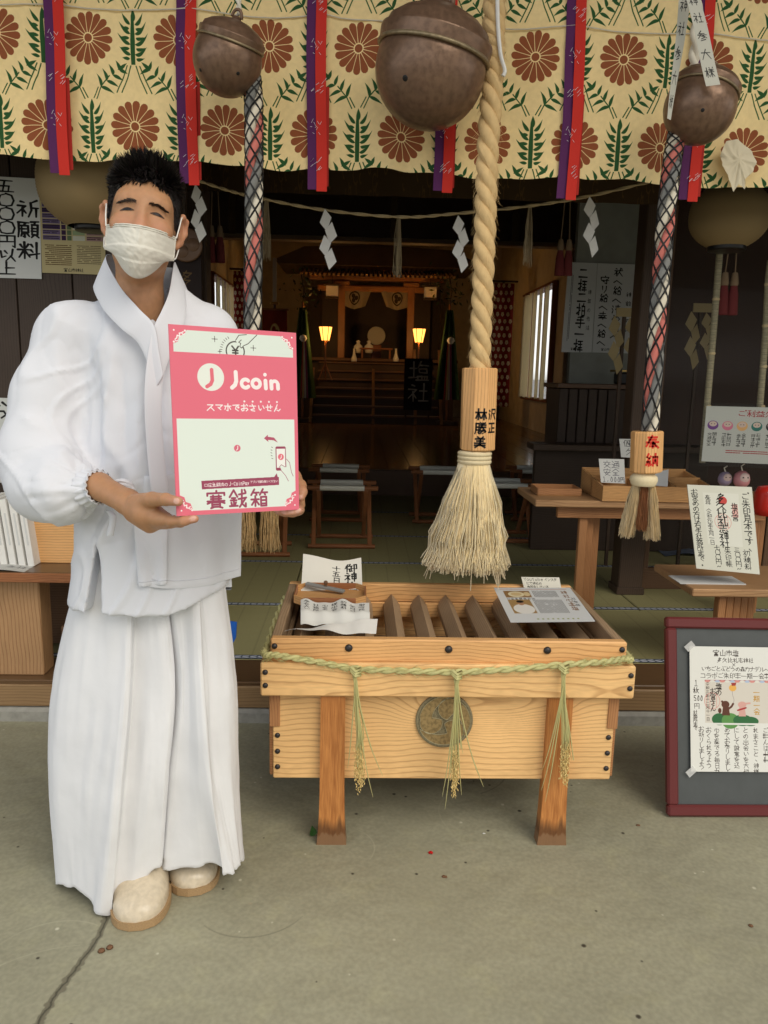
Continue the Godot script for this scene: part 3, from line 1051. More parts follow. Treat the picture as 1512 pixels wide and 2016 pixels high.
	# sakaki branches and banner stands
	for q in [[Vector3(-1.008, 2.431, -13.9), "left", -1.0], [Vector3(1.559, 2.452, -13.9), "right", 1.0]]:
		var c: Vector3 = q[0]
		var b := thing("banner_stand", "green cloth banner with coloured streamers at the %s of the altar" % q[1], "banner", Vector3(c.x, WF, c.z), "banners flanking the altar")
		var pole := MB.new()
		pole.tube([Vector3(c.x, WF, c.z), Vector3(c.x, c.y + 0.05, c.z)], 0.02, 8)
		part(pole, "pole", mats["red_wood"], b)
		part(bx(Vector3(c.x, WF + 0.04, c.z), Vector3(0.4, 0.08, 0.3), 0.01), "base", mats["dark_wood"], b)
		var cl := MB.new()
		var f := func(u: float, v: float) -> Vector3: return Vector3(c.x + (u - 0.5) * (0.12 + 0.36 * v), c.y - 0.05 - v * 1.55, c.z + 0.03 + 0.05 * sin(u * 17.0) * (0.3 + v))
		cl.sheet(16, 8, f, 0.004)
		part(cl, "cloth", mat("green_cloth" + q[1], Color(0.035, 0.075, 0.02), 0.9), b)
		var cols := [Color(0.35, 0.05, 0.03), Color(0.5, 0.4, 0.2), Color(0.5, 0.48, 0.42), Color(0.22, 0.05, 0.12)]
		for k in 4:
			var sm := MB.new()
			var g := func(u: float, v: float) -> Vector3: return Vector3(c.x + 0.02 + q[2] * -0.02 + (k - 1.5) * 0.028 * (0.4 + v) + (u - 0.5) * 0.03, c.y - 0.6 - v * 1.0, c.z + 0.11 + 0.01 * k)
			sm.sheet(2, 6, g, 0.003)
			part(sm, "streamer", mat("streamer%d%s" % [k, q[1]], cols[k], 0.8), b)
		var kn := MB.new()
		kn.lathe([Vector2(0, 0.07), Vector2(0.05, 0.05), Vector2(0.07, 0.0), Vector2(0.03, -0.05), Vector2(0, -0.06)], Vector3(c.x + 0.02, c.y - 0.58, c.z + 0.14), 12)
		part(kn, "rosette", mats["white_paper"], b)
		# leaves of the branch
		var lf := thing("sakaki_branch", "evergreen branch standing above the %s banner" % q[1], "branch", c, "evergreen branches beside the altar")
		var stem := MB.new()
		stem.tube([c, c + Vector3(0.02, 0.25, 0), c + Vector3(-0.03, 0.52, 0.02)], 0.012, 6)
		part(stem, "stem", mats["dark_wood"], lf)
		var lv := MB.new()
		for k in 70:
			var p := c + Vector3(rng.randfn() * 0.16, 0.30 + rng.randfn() * 0.16, rng.randfn() * 0.10)
			var d := Vector3(rng.randfn(), rng.randfn(), rng.randfn()).normalized()
			var s := d.cross(Vector3(rng.randfn(), rng.randfn(), rng.randfn())).normalized()
			lv.face([p - d * 0.05, p + s * 0.02, p + d * 0.05, p - s * 0.02], [])
		part(lv, "leaves", mats.get("leaf") if mats.has("leaf") else mat("leaf", Color(0.035, 0.055, 0.02), 0.4), lf)
	# halberd and its orange stand cloth on the left
	var hb := thing("ritual_halberd", "upright ritual halberd with a pale blade left of the altar", "halberd", Vector3(-1.417, 2.036, -13.2))
	var hc: Vector3 = Vector3(-1.417, 2.036, -13.2)
	var hm := MB.new()
	hm.tube([Vector3(hc.x, WF, hc.z), hc + Vector3(0, 0.35, 0)], 0.022, 8)
	part(hm, "shaft", mats["dark_wood"], hb)
	part(bx(hc + Vector3(0, 0.72, 0), Vector3(0.065, 0.7, 0.02), 0.008, 1), "blade", mats["grey_paper"], hb)
	part(bx(hc + Vector3(0, 0.35, 0), Vector3(0.14, 0.04, 0.05), 0.01), "guard", mats["brass"], hb)
	var os := Sheet.new(64, 64, Color(0.55, 0.17, 0.06))
	os.disc(Vector2(32, 30), 13, Color(0.85, 0.75, 0.5))
	for k in 3:
		os.disc(Vector2(32, 30) + Vector2.from_angle(k * TAU / 3) * 5, 5, Color(0.55, 0.17, 0.06))
	var oc: Vector3 = Vector3(-1.396, 2.074, -13)
	var on := thing("crest_banner", "small orange banner with a round crest left of the altar", "banner", oc)
	part(panel(oc + Vector3(-0.2, 0.19, 0), oc + Vector3(0.2, 0.19, 0), oc + Vector3(0.2, -0.6, 0), oc + Vector3(-0.2, -0.6, 0), 0.01), "cloth", print_mat("crest_orange", os), on)
	part(bx(oc + Vector3(0, 0.2, 0), Vector3(0.46, 0.03, 0.03), 0.006), "rod", mats["red_wood"], on)
	part(bx(oc + Vector3(0, -0.55, -0.03), Vector3(0.04, 1.5, 0.03), 0.006, 1), "post", mats["red_wood"], on)
	# red brocade hangings with white flowers
	var fs := Sheet.new(256, 1024, Color(0.52, 0.11, 0.035))
	for j in 18:
		for i in 4:
			var c := Vector2(i * 64 + (32 if j % 2 else 0), j * 58 + 20)
			for k in 5:
				fs.disc(c + Vector2.from_angle(k * TAU / 5 + 0.3) * 11, 9.5, Color(0.86, 0.80, 0.70))
			fs.disc(c, 5, Color(0.8, 0.55, 0.35))
	var fm := print_mat("flower_brocade", fs)
	for q in [[Vector3(2.256, 2.848, -13.6), Vector3(2.614, 2.832, -13.6), Vector3(2.625, 0.743, -13.6), Vector3(2.266, 0.762, -13.6), "right"], [Vector3(-2.156, 2.932, -13.6), Vector3(-1.875, 2.923, -13.6), Vector3(-1.891, 1.023, -13.6), Vector3(-2.179, 1.034, -13.6), "left"]]:
		var b := thing("brocade_hanging", "red hanging with white flowers near the %s window of the inner hall" % q[4], "hanging", q[3], "red flowered hangings")
		var a0: Vector3 = q[0]
		var wv: float = q[1].x - a0.x
		var ht: float = a0.y - q[3].y
		var mm := MB.new()
		var f := func(u: float, v: float) -> Vector3: return Vector3(a0.x + u * wv, a0.y - v * ht, -13.6 + 0.015 * sin(u * 9.0))
		mm.sheet(10, 6, f, 0.006)
		part(mm, "cloth", fm, b)
		part(bx(a0 + Vector3(wv / 2, 0.03, 0), Vector3(wv + 0.12, 0.03, 0.04), 0.006), "rod", mats["dark_wood"], b)
		part(bx(a0 + Vector3(wv / 2, -ht / 2 - 0.1, -0.04), Vector3(0.04, ht + 0.3, 0.03), 0.006, 1), "stand", mats["dark_wood"], b)
	# dark board with white signs beside the steps
	var ss := Sheet.new(128, 256, Color(0.03, 0.025, 0.02))
	write(ss, "塩社", 20, 16, 90, 108, true, 9, Color(0.60, 0.59, 0.55))
	var sc: Vector3 = Vector3(1.001, 1.132, -13.4)
	var sb := thing("lettered_board", "dark board with two white characters right of the altar steps", "sign", sc)
	part(panel(sc + Vector3(-0.24, 0.42, 0), sc + Vector3(0.24, 0.42, 0), sc + Vector3(0.24, -0.45, 0.05), sc + Vector3(-0.24, -0.45, 0.05), 0.03), "board", print_mat("lettered", ss), sb)
	for x in [-0.2, 0.2]:
		part(bar(sc + Vector3(x, -0.45, 0.0), Vector3(sc.x + x, WF, sc.z - 0.1), 0.03, 0.03), "leg", mats["dark_wood"], sb)


# ---------------------------------------------------------------- hanging things inside the opening
func shide(c: Vector3, s: float, turn: float) -> MB:
	# a zigzag paper streamer: folded leaves stepping to and fro
	var m := MB.new()
	var b := Basis(Vector3.UP, turn)
	for k in 4:
		var o := Vector3(0.010 if k % 2 else -0.010, -0.048 * k, 0.004 * k) * s
		var p := [Vector3(-0.004, 0.02, 0), Vector3(0.022, -0.012, 0.004), Vector3(0.004, -0.062, 0.002), Vector3(-0.024, -0.030, -0.003)]
		if k % 2:
			for i in 4:
				p[i].x = -p[i].x
			p.reverse()
		var w := []
		for q in p:
			w.append(c + b * (o + q * s))
		w.reverse()
		m.face(w, [])
		var w2 := []
		for q in w:
			w2.append(q - Vector3(0, 0, 0.0012))
		w2.reverse()
		m.face(w2, [])
	return m


func fibre_tuft(m: MB, top: Vector3, length: float, spread: float, n: int, r := 0.0012, lean := Vector3.ZERO, bulge := 0.0) -> void:
	for k in n:
		var a := rng.randf() * TAU
		var q := sqrt(rng.randf())
		var l := length * rng.randf_range(0.88, 1.03)
		var out := Vector3(cos(a), 0, sin(a)) * q * spread
		var wob := Vector3(rng.randfn(), 0, rng.randfn()) * spread * 0.10
		var p0 := top + out * 0.35
		var p1 := top + out * (0.75 + bulge) + Vector3(0, -l * 0.35, 0) + wob + lean * 0.3
		var p2 := top + out * 0.92 + Vector3(0, -l * 0.7, 0) - wob * 0.5 + lean * 0.7
		var p3 := top + out + Vector3(0, -l, 0) + wob + lean
		m.col = Color.WHITE * rng.randf_range(0.72, 1.1)
		m.tube([p0, p1, p2, p3], [r, r, r * 0.9, r * 0.6], 3, false)


func build_inside() -> void:
	# straw rope across the opening with paper streamers and straw tails
	var pts: Array = [Vector3(-0.641, 2.005, -3.12), Vector3(-0.508, 1.967, -3.12), Vector3(-0.374, 1.94, -3.12), Vector3(-0.133, 1.906, -3.12), Vector3(0.15, 1.89, -3.12), Vector3(0.364, 1.909, -3.12), Vector3(0.647, 1.945, -3.12), Vector3(0.881, 1.989, -3.12), Vector3(1.143, 2.057, -3.12)]
	var rope := thing("sacred_straw_rope", "thin sagging straw rope across the hall opening", "rope", pts[4])
	var cm := spline(pts, 80)
	for s in 2:
		var h := []
		for k in cm.size():
			h.append(cm[k] + Vector3(0, cos(k * 1.1 + s * PI), sin(k * 1.1 + s * PI)) * 0.003)
		var m := MB.new()
		m.tube(h, 0.0040, 6)
		part(m, "strand", mats["straw"], rope)
	var vm := vmat("straw_tail", 0.9)
	vm.albedo_color = Color(0.50, 0.40, 0.24).linear_to_srgb()
	for q in [Vector3(-0.365, 1.936, -3.12), Vector3(0.14, 1.888, -3.12), Vector3(0.644, 1.941, -3.12)]:
		var m := MB.new()
		fibre_tuft(m, q, 0.22, 0.018, 26, 0.0012)
		part(m, "straw_tail", vm, rope)
	var names := ["beside the priest's head", "right of the left bell rope", "left of the thick centre rope", "nearest the right bell rope"]
	var sp: Array = [Vector3(-0.619, 1.987, -3.12), Vector3(-0.129, 1.91, -3.12), Vector3(0.38, 1.902, -3.12), Vector3(0.883, 1.983, -3.12)]
	for k in 4:
		var t := thing("paper_streamer", "white zigzag paper streamer on the straw rope, " + names[k], "streamer", sp[k], "paper streamers on the straw rope")
		part(shide(sp[k] - Vector3(0, 0.02, -0.01), 0.95 + 0.05 * (k % 2), 0.15 * (k - 1.5)), "paper", mats["white_paper"], t)
	# brocade valance behind the curtain
	var vs := Sheet.new(256, 128, Color(0.30, 0.22, 0.11))
	for k in 70:
		var c := Vector2(rng.randf() * 256, rng.randf() * 128)
		vs.ring(c, rng.randf_range(4, 9), 1.5, Color(0.42, 0.31, 0.15), rng.randf() * 3, 3 + rng.randf() * 3)
	var bm := mat("brocade", Color(0.8, 0.8, 0.8), 0.85, vs.tex())
	bm.uv1_scale = Vector3(7, 0.6, 1)
	var va := thing("brocade_valance", "brown patterned brocade valance hung just inside the opening", "valance", Vector3(0.2, 2.14, -4.0))
	var vf := func(u: float, v: float) -> Vector3: return Vector3(-0.95 + u * 2.5, 2.55 - v * 0.41, -3.95 + 0.008 * sin(u * 60.0))
	var vm2 := MB.new()
	vm2.sheet(60, 3, vf, 0.004)
	part(vm2, "cloth", bm, va)
	# beams and brocade straps further in
	struct(bx(Vector3(0.2, 2.92, -6.9), Vector3(9.0, 0.22, 0.16), 0.01, 0), "cross_beam", mats["hall_wood"])
	for q in [[Vector3(-1.078, 2.495, -6.8), "left"], [Vector3(0.263, 2.532, -6.8), "centre"], [Vector3(1.29, 2.561, -6.8), "right of the thick rope"], [Vector3(1.785, 2.575, -6.8), "far right"]]:
		var c: Vector3 = q[0]
		var t := thing("brocade_strap", "narrow brocade strap hanging from the hall beam, " + q[1], "strap", Vector3(c.x, 2.2, c.z), "brocade straps in the hall")
		part(bx(Vector3(c.x, 2.66, c.z + 0.02), Vector3(0.055, 0.5, 0.008), 0.001), "cloth", bm, t)
	# dark red tassels
	for q in [[Vector3(-0.754, 2.028, -4.2), "left of the left bell rope"], [Vector3(1.062, 2.01, -4.2), "beside the right white notice"], [Vector3(1.628, 1.773, -3.5), "behind the glass on the right"]]:
		var c: Vector3 = q[0]
		var t := thing("red_tassel", "pair of dark red tassels hanging " + q[1], "tassel", c - Vector3(0, 0.2, 0), "dark red tassels")
		var m := MB.new()
		var m2 := MB.new()
		for dx in [-0.022, 0.022]:
			m.lathe([Vector2(0, 0), Vector2(0.012, -0.005), Vector2(0.019, -0.05), Vector2(0.016, -0.06)], c + Vector3(dx, 0, 0), 10)
			m2.lathe([Vector2(0.014, -0.055), Vector2(0.022, -0.10), Vector2(0.026, -0.185), Vector2(0.0, -0.187)], c + Vector3(dx, 0, 0), 10)
			m.tube([c + Vector3(dx, 0.0, 0), c + Vector3(0, 0.5, 0)], 0.003, 5)
		part(m, "head", mat("tassel_head" + q[1], Color(0.25, 0.17, 0.10), 0.8), t)
		part(m2, "fringe", mat("tassel_fringe" + q[1], Color(0.16, 0.03, 0.03), 0.9), t)
	# plaque with a roundel left of the opening, in the shade
	var ps := Sheet.new(96, 256, Color(0.10, 0.05, 0.035))
	write(ps, "多久比", 22, 96, 52, 54, true, 4, Color(0.36, 0.28, 0.15))
	var pc: Vector3 = Vector3(-0.695, 1.667, -3.21)
	var pq := thing("lettered_plaque", "dark plaque with dull gold characters behind the priest's shoulder", "plaque", pc)
	part(panel(pc + Vector3(-0.06, 0.14, 0), pc + Vector3(0.06, 0.14, 0), pc + Vector3(0.06, -0.2, 0), pc + Vector3(-0.06, -0.2, 0), 0.012), "board", print_mat("plaque_print", ps), pq)
	var rn := MB.new()
	rn.lathe([Vector2(0, 0.008), Vector2(0.06, 0.006), Vector2(0.066, 0.0), Vector2(0.06, -0.006)], pc + Vector3(0.005, 0.11, 0.012), 24, Basis(Vector3.RIGHT, PI / 2))
	for k in 3:
		var a := TAU * k / 3
		rn.lathe([Vector2(0, 0.014), Vector2(0.022, 0.012), Vector2(0.026, 0.006)], pc + Vector3(0.005 + cos(a) * 0.028, 0.11 + sin(a) * 0.028, 0.012), 14, Basis(Vector3.RIGHT, PI / 2))
	part(rn, "roundel", mats["brown_wood"], pq)
	# dark cabinet and low screen on the right inside
	var cb := thing("dark_cabinet", "dark boarded cabinet standing under the right white notice", "cabinet", Vector3(1.64, 0.792, -5.3))
	var cc: Vector3 = Vector3(1.608, 1.243, -5.3)
	part(bx(Vector3(cc.x, cc.y, cc.z), Vector3(0.62, 0.03, 0.4), 0.004), "top", mats["brown_wood"], cb)
	for k in 9:
		part(bx(Vector3(cc.x - 0.26 + k * 0.065, (cc.y + FL) / 2, cc.z + 0.17), Vector3(0.057, cc.y - FL - 0.04, 0.02), 0.003, 1), "slat", mats["shade_stained_wood"], cb)
	part(bx(Vector3(cc.x, (cc.y + FL) / 2, cc.z - 0.03), Vector3(0.56, cc.y - FL - 0.04, 0.34), 0.003, 1), "body", mats["dark_wood"], cb)
	var dz: Vector3 = Vector3(1.12, 0.872, -5)
	var da := thing("low_dais", "dark low dais in front of the boarded cabinet on the right", "dais", Vector3(dz.x + 0.5, FL, -5.05))
	part(bx(Vector3(dz.x + 0.62, dz.y - 0.02, -5.02), Vector3(1.24, 0.04, 0.2), 0.004), "top", mats["dark_wood"], da)
	part(bx(Vector3(dz.x + 0.62, (dz.y + FL) / 2 - 0.02, -5.06), Vector3(1.16, dz.y - FL - 0.045, 0.06), 0.004), "front", mats["shade_stained_wood"], da)
	var bowl := thing("offering_stand", "small black stand with a gilt rim on the dark cabinet", "stand", cc + Vector3(0.17, 0.015, 0.05))
	part(bx(cc + Vector3(0.17, 0.055, 0.05), Vector3(0.1, 0.08, 0.1), 0.01), "body", mats["black_lacquer"], bowl)
	part(bx(cc + Vector3(0.17, 0.105, 0.05), Vector3(0.14, 0.015, 0.14), 0.004), "tray", mats["brass"], bowl)
	struct(bx(Vector3(3.28, 1.35, -5.6), Vector3(2.2, 2.5, 0.08), 0.0, 1), "wall_panelled", wood("panel_wood", Color(0.085, 0.045, 0.028), 0.5, mats["dark_wood"].albedo_texture, Vector2(0.7, 2.0)))
	struct(bx(Vector3(1.84, 1.35, -5.62), Vector3(0.68, 2.5, 0.06), 0.0, 1), "wall_screen", mat("screen_plaster", Color(0.30, 0.31, 0.27), 0.9, noise_tex(43, 0.02, 0.85, 1.1), Vector3(0.5, 0.5, 0.5)))
	# sliding glass door on the right
	var gd := thing("glass_door", "brown framed sliding glass door right of the timber post", "door", Vector3(2.2, FL, -4.12))
	for e in [[Vector3(2.3, FL + 0.06, -4.12), Vector3(1.5, 0.12, 0.035), 0], [Vector3(2.3, 2.42, -4.12), Vector3(1.5, 0.08, 0.035), 0], [Vector3(1.58, 1.33, -4.122), Vector3(0.06, 2.16, 0.035), 1], [Vector3(2.28, 1.33, -4.122), Vector3(0.06, 2.16, 0.035), 1], [Vector3(3.02, 1.33, -4.122), Vector3(0.06, 2.16, 0.035), 1]]:
		part(bx(e[0], e[1], 0.003, e[2]), "frame", mats["brown_wood"], gd)
	for e in [[1.93, 0.64], [2.65, 0.68]]:
		part(bx(Vector3(e[0], 1.33, -4.12), Vector3(e[1], 2.14, 0.004), 0.0), "pane", glass(0.06), gd)
	# gilt paper streamers behind the glass
	for q in [[Vector3(1.995, 1.715, -4.6), "behind the glass door"], [Vector3(1.544, 1.678, -4.6), "half hidden by the right timber post"]]:
		var c: Vector3 = q[0]
		var gs := thing("gilt_streamer", "gilt zigzag streamer standing " + q[1], "streamer", c - Vector3(0, 0.3, 0), "gilt streamers")
		var gm: StandardMaterial3D = mats.get("gilt") if mats.has("gilt") else mat("gilt", Color(0.42, 0.33, 0.16), 0.5)
		part(shide(c + Vector3(-0.045, -0.05, 0), 1.5, 0.2), "paper", gm, gs)
		part(shide(c + Vector3(0.045, -0.05, 0), 1.2, -0.2), "paper", gm, gs)
		part(bx(c + Vector3(0, 0.0, 0), Vector3(0.11, 0.05, 0.006), 0.0), "paper", gm, gs)
		part(bx(Vector3(c.x, (c.y + FL) / 2, c.z - 0.02), Vector3(0.02, c.y - FL, 0.02), 0.003, 1), "rod", mats["dark_wood"], gs)
	# mottled textured cords, modelled in the shape of bamboo poles
	for q in [[Vector3(1.526, 1.873, -3.4), Vector3(1.538, 1.186, -3.4), "under the right lantern"], [Vector3(1.751, 1.711, -3.4), Vector3(1.779, 1.191, -3.4), "at the right edge of the picture"]]:
		var t := thing("mottled_cord", "mottled cord shaped like bamboo hanging " + q[2], "pole", q[1], "mottled cords")
		var m := MB.new()
		m.tube(spline([q[0] + Vector3(0, 0.1, 0), q[0], (q[0] + q[1]) / 2, q[1] - Vector3(0, 0.25, 0)], 16), 0.014, 10)
		part(m, "cord_body", mat("bamboo" + q[2], Color(0.36, 0.32, 0.20), 0.6, noise_tex(41, 0.03, 0.4, 1.2), Vector3(2, 12, 2)), t)
		for k in 4:
			var nm := MB.new()
			var at: Vector3 = q[0].lerp(q[1], k / 3.0)
			nm.lathe([Vector2(0.014, -0.006), Vector2(0.0165, 0), Vector2(0.014, 0.006)], at, 10)
			part(nm, "node", mats["straw"], t)



# ---------------------------------------------------------------- the printed curtain
func leaf_poly(p: Vector2, d: Vector2, l: float, wd: float, bend: float) -> Array:
	var n := Vector2(-d.y, d.x)
	var out := []
	for k in 9:
		var t := k / 8.0
		out.append(p + d * l * t + n * (bend * l * t * t + wd * sin(PI * pow(t, 0.75))))
	for k in range(7, 0, -1):
		var t := k / 8.0
		out.append(p + d * l * t + n * (bend * l * t * t - wd * 0.55 * sin(PI * pow(t, 0.75))))
	return out


func curtain_texture() -> ImageTexture:
	var w := 512
	var h := 940
	var k := w / 175.0
	var cream := Color(0.965, 0.865, 0.645)
	var s := Sheet.new(w, h, cream)
	var nz := FastNoiseLite.new()
	nz.seed = 8
	nz.frequency = 0.02
	for y in range(0, h, 2):
		for x in range(0, w, 2):
			var t := nz.get_noise_2d(x, y) * 0.035
			s.im.fill_rect(Rect2i(x, y, 2, 2), cream * (1.0 + t))
	var brown := Color(0.575, 0.325, 0.20)
	var green := Color(0.17, 0.34, 0.18)
	var places := [Vector2(0.5, 0.25), Vector2(0.0, 0.75), Vector2(1.0, 0.75), Vector2(0.5, 1.25), Vector2(0.5, -0.75), Vector2(0.0, -0.25), Vector2(1.0, -0.25), Vector2(-0.5, 0.25), Vector2(1.5, 0.25), Vector2(-0.5, 1.25), Vector2(1.5, 1.25)]
	for q: Vector2 in places:
		var c := Vector2(q.x * w, q.y * h)
		# sixteen petals
		for i in 16:
			var d := Vector2.from_angle(i * TAU / 16 + 0.08)
			var n := Vector2(-d.y, d.x)
			var p := []
			for e in [[10, 1.3], [30, 5.4], [38, 7.0], [43, 6.6], [46.5, 4.2], [48, 0.0], [46.5, -4.2], [43, -6.6], [38, -7.0], [30, -5.4], [10, -1.3]]:
				p.append(c + d * e[0] * k + n * e[1] * k)
			s.poly(p, brown)
		s.disc(c, 7.6 * k, brown)
		# leaf tree beside it
		var t := c + Vector2(0.5 * w, 0)
		for sx in [-1, 1]:
			for e in [[-24, 21, 22.0], [-7, 25, 14.0], [12, 26, 8.0], [30, 21, 2.0]]:
				var dd := Vector2(sx * 0.95, -sin(deg_to_rad(e[2]))).normalized()
				var lp := leaf_poly(t + Vector2(sx * 4, e[0]) * k, dd, e[1] * 1.1 * k, 5.0 * k, -0.62 * sx)
				s.poly(lp, green)
				s.poly(leaf_poly(t + Vector2(sx * 6, e[0] + 7) * k, Vector2(sx, 0.25).normalized(), e[1] * 0.7 * k, 4.4 * k, -0.4 * sx), green)
			# stems running down, in pairs
			for o in [0.0, 7.0]:
				s.path([t + Vector2(sx * (5 + o), 50) * k, t + Vector2(sx * (12 + o * 1.3), 72) * k, t + Vector2(sx * (24 + o * 1.4), 98) * k], 2.2 * k, green)
			# leafy branch climbing outwards
			var bp := [t + Vector2(sx * 12, -52) * k, t + Vector2(sx * 22, -72) * k, t + Vector2(sx * 40, -92) * k, t + Vector2(sx * 62, -108) * k]
			s.path([bp[0], bp[1], bp[2]], 2.2 * k, green)
			s.path([bp[0] + Vector2(sx * -6, -2) * k, bp[1] + Vector2(sx * -6, 0) * k], 2.2 * k, green)
			for e in 4:
				var bpt: Vector2 = bp[1].lerp(bp[3], e * 0.3)
				var ax := (bp[3] - bp[1] as Vector2).normalized()
				s.poly(leaf_poly(bpt, ax.rotated(sx * 0.75), (27 - e * 3) * k, 4.6 * k, 0.45 * sx), green)
				s.poly(leaf_poly(bpt, ax.rotated(-sx * 0.75), (25 - e * 3) * k, 4.6 * k, -0.45 * sx), green)
			s.poly(leaf_poly(bp[3] - Vector2(sx * 6, -4) * k, (bp[3] - bp[2] as Vector2).normalized(), 22 * k, 4.5 * k, 0.1), green)
		s.poly(leaf_poly(t + Vector2(0, -28) * k, Vector2(0.05, -1), 24 * k, 5.5 * k, 0.0), green)
		s.poly([t + Vector2(-2.5, -40) * k, t + Vector2(2.5, -40) * k, t + Vector2(4.5, 5) * k, t + Vector2(4, 48) * k, t + Vector2(-4, 48) * k, t + Vector2(-4.5, 5) * k], green)
	return s.tex()


func curtain_z(x: float, y: float) -> float:
	var low := clampf((2.5 - y) / 0.55, 0.0, 1.0)
	return -2.70 + (0.014 * sin(x * 9.0 + 0.7) + 0.008 * sin(x * 23.0 + 1.3 * sin(x * 5.0)) + 0.0025 * sin(x * 61.0 + 3.0 * sin(x * 7.0))) * (0.35 + 0.65 * low) + 0.008 * noise.get_noise_2d(x * 6.0, y * 5.0) + 0.003 * noise.get_noise_2d(x * 19.0 + y * 6.0, y * 9.0)


func build_curtain() -> void:
	var t := thing("printed_curtain", "cream shrine curtain printed with brown chrysanthemums and green leaves", "curtain", Vector3(0, 1.95, -2.70))
	var cm := mat("curtain_cloth", Color(0.98, 0.97, 0.93), 0.9, curtain_texture())
	cm.texture_repeat = true
	cm.backlight_enabled = true
	cm.backlight = Color(0.05, 0.045, 0.03)
	cm.normal_enabled = true
	cm.normal_texture = noise_tex(51, 0.02, 0, 1, 512, 4, true, 3.0)
	cm.normal_scale = 0.25
	var m := MB.new()
	var nu := 300
	var nv := 26
	var f := func(u: float, v: float) -> Vector3:
		var x := -2.9 + u * 5.8
		var bottom := 1.9515 - 0.0105 * x + 0.004 * sin(x * 9.0 + 1.0) + 0.003 * sin(x * 31.0)
		var y := lerpf(2.515, bottom, v)
		return Vector3(x, y, curtain_z(x, y))
	m.sheet(nu, nv, f, 0.002)
	for i in m.v.size():
		m.uv[i] = Vector2((m.v[i].x + 0.877) / 0.2855 + 0.5, 0.25 + (2.318 - 0.006 * m.v[i].x - m.v[i].y) / 0.524)
	part(m, "cloth", cm, t)
	var rod := MB.new()
	rod.tube([Vector3(-2.95, 2.525, -2.70), Vector3(2.95, 2.525, -2.70)], 0.012, 8)
	part(rod, "rod", mats["dark_wood"], t)
	# running cord
	var cp := []
	for k in 121:
		var x := -2.4 + k * 0.04
		var ph := fposmod(x + 0.97, 0.413) / 0.413
		cp.append(Vector3(x, 2.412 - 0.006 * x - 0.016 * sin(PI * ph), curtain_z(x, 2.41) + 0.006))
	var cd := MB.new()
	cd.tube(cp, 0.0022, 5)
	part(cd, "cord", mats["cord"], t)
	# purple and red ribbons
	var pu := vmat("ribbon_dye", 0.75)
	var marks := mat("ribbon_marks", Color(0.72, 0.70, 0.72), 0.8)
	var bottoms := [1.912, 1.893, 1.886, 1.892, 1.881, 1.890, 1.893, 1.9]
	for k in 8:
		var x0 := -1.389 + k * 0.4128
		var by: float = bottoms[(k + 7) % 8]
		for j in 2:
			var rm := MB.new()
			rm.col = Color(0.095, 0.018, 0.095) if j == 0 else Color(0.60, 0.028, 0.018)
			var xa := x0 - 0.033 + j * 0.029
			var g := func(u: float, v: float) -> Vector3:
				var y := lerpf(2.50, by - j * 0.006, v)
				return Vector3(xa + u * 0.034 + 0.003 * sin(v * 5.0 + k), y, maxf(curtain_z(xa, y), -2.70) + 0.010 + j * 0.003 + 0.003 * sin(v * 7.0 + k * 2.0))
			rm.sheet(4, 22, g, 0.001)
			part(rm, "ribbon", pu, t)
			if j == 1:
				var r2 := MB.new()
				r2.col = Color(0.42, 0.02, 0.015)
				var g2 := func(u: float, v: float) -> Vector3: return Vector3(xa + 0.012 + u * 0.03, lerpf(2.2, by + 0.012, v), maxf(curtain_z(xa, 2.0), -2.70) + 0.006)
				r2.sheet(3, 8, g2, 0.001)
				part(r2, "ribbon", pu, t)
		# white script: an ear of rice and a flourish, printed again and again
		var mk := MB.new()
		for i in 5:
			var yy := 2.43 - i * 0.118
			if yy < by + 0.05:
				continue
			for q in 9:
				var a := Vector2(rng.randf_range(-0.024, 0.020), rng.randf_range(-0.018, 0.018)) if i % 2 == 0 else Vector2(-0.022 + q * 0.0038, 0.018 * sin(q * 2.4))
				var b := a + (Vector2(0.010, 0.006 + 0.006 * rng.randf()) if i % 2 == 0 else Vector2(0.006, 0.012 * sin(q * 1.7)))
				var z0 := maxf(curtain_z(x0, yy), -2.70) + 0.0172
				var da := (b - a).orthogonal().normalized() * 0.0005
				mk.face([Vector3(x0 + a.x + da.x, yy + a.y + da.y, z0), Vector3(x0 + a.x - da.x, yy + a.y - da.y, z0), Vector3(x0 + b.x - da.x, yy + b.y - da.y, z0), Vector3(x0 + b.x + da.x, yy + b.y + da.y, z0)], [])
		part(mk, "script", marks, t).set_meta("kind", "stuff")
	# torn patch at the right
	var tp := MB.new()
	var c0: Vector3 = Vector3(1.227, 2.013, -2.665)
	var ring := [Vector2(-0.045, 0.055), Vector2(-0.01, 0.062), Vector2(0.035, 0.035), Vector2(0.062, -0.005), Vector2(0.055, -0.035), Vector2(0.03, -0.06), Vector2(0.035, -0.09), Vector2(0.01, -0.075), Vector2(-0.005, -0.10), Vector2(-0.03, -0.05), Vector2(-0.05, -0.02), Vector2(-0.06, 0.02)]
	var ci := tp.vert(c0 + Vector3(0, 0, 0.012))
	var rings := []
	for r in 4:
		var row := []
		for q in 48:
			var a := q / 48.0 * ring.size()
			var e: Vector2 = ring[int(a) % ring.size()].lerp(ring[(int(a) + 1) % ring.size()], a - floorf(a)) * ((r + 1) / 4.0)
			row.append(tp.vert(c0 + Vector3(e.x, e.y, 0.010 * noise.get_noise_2d(e.x * 40.0, e.y * 40.0) + 0.006 - 0.004 * r / 4.0)))
		rings.append(row)
	for q in 48:
		tp.tri(ci, rings[0][(q + 1) % 48], rings[0][q])
		for r in 3:
			tp.quad(rings[r][q], rings[r][(q + 1) % 48], rings[r + 1][(q + 1) % 48], rings[r + 1][q])
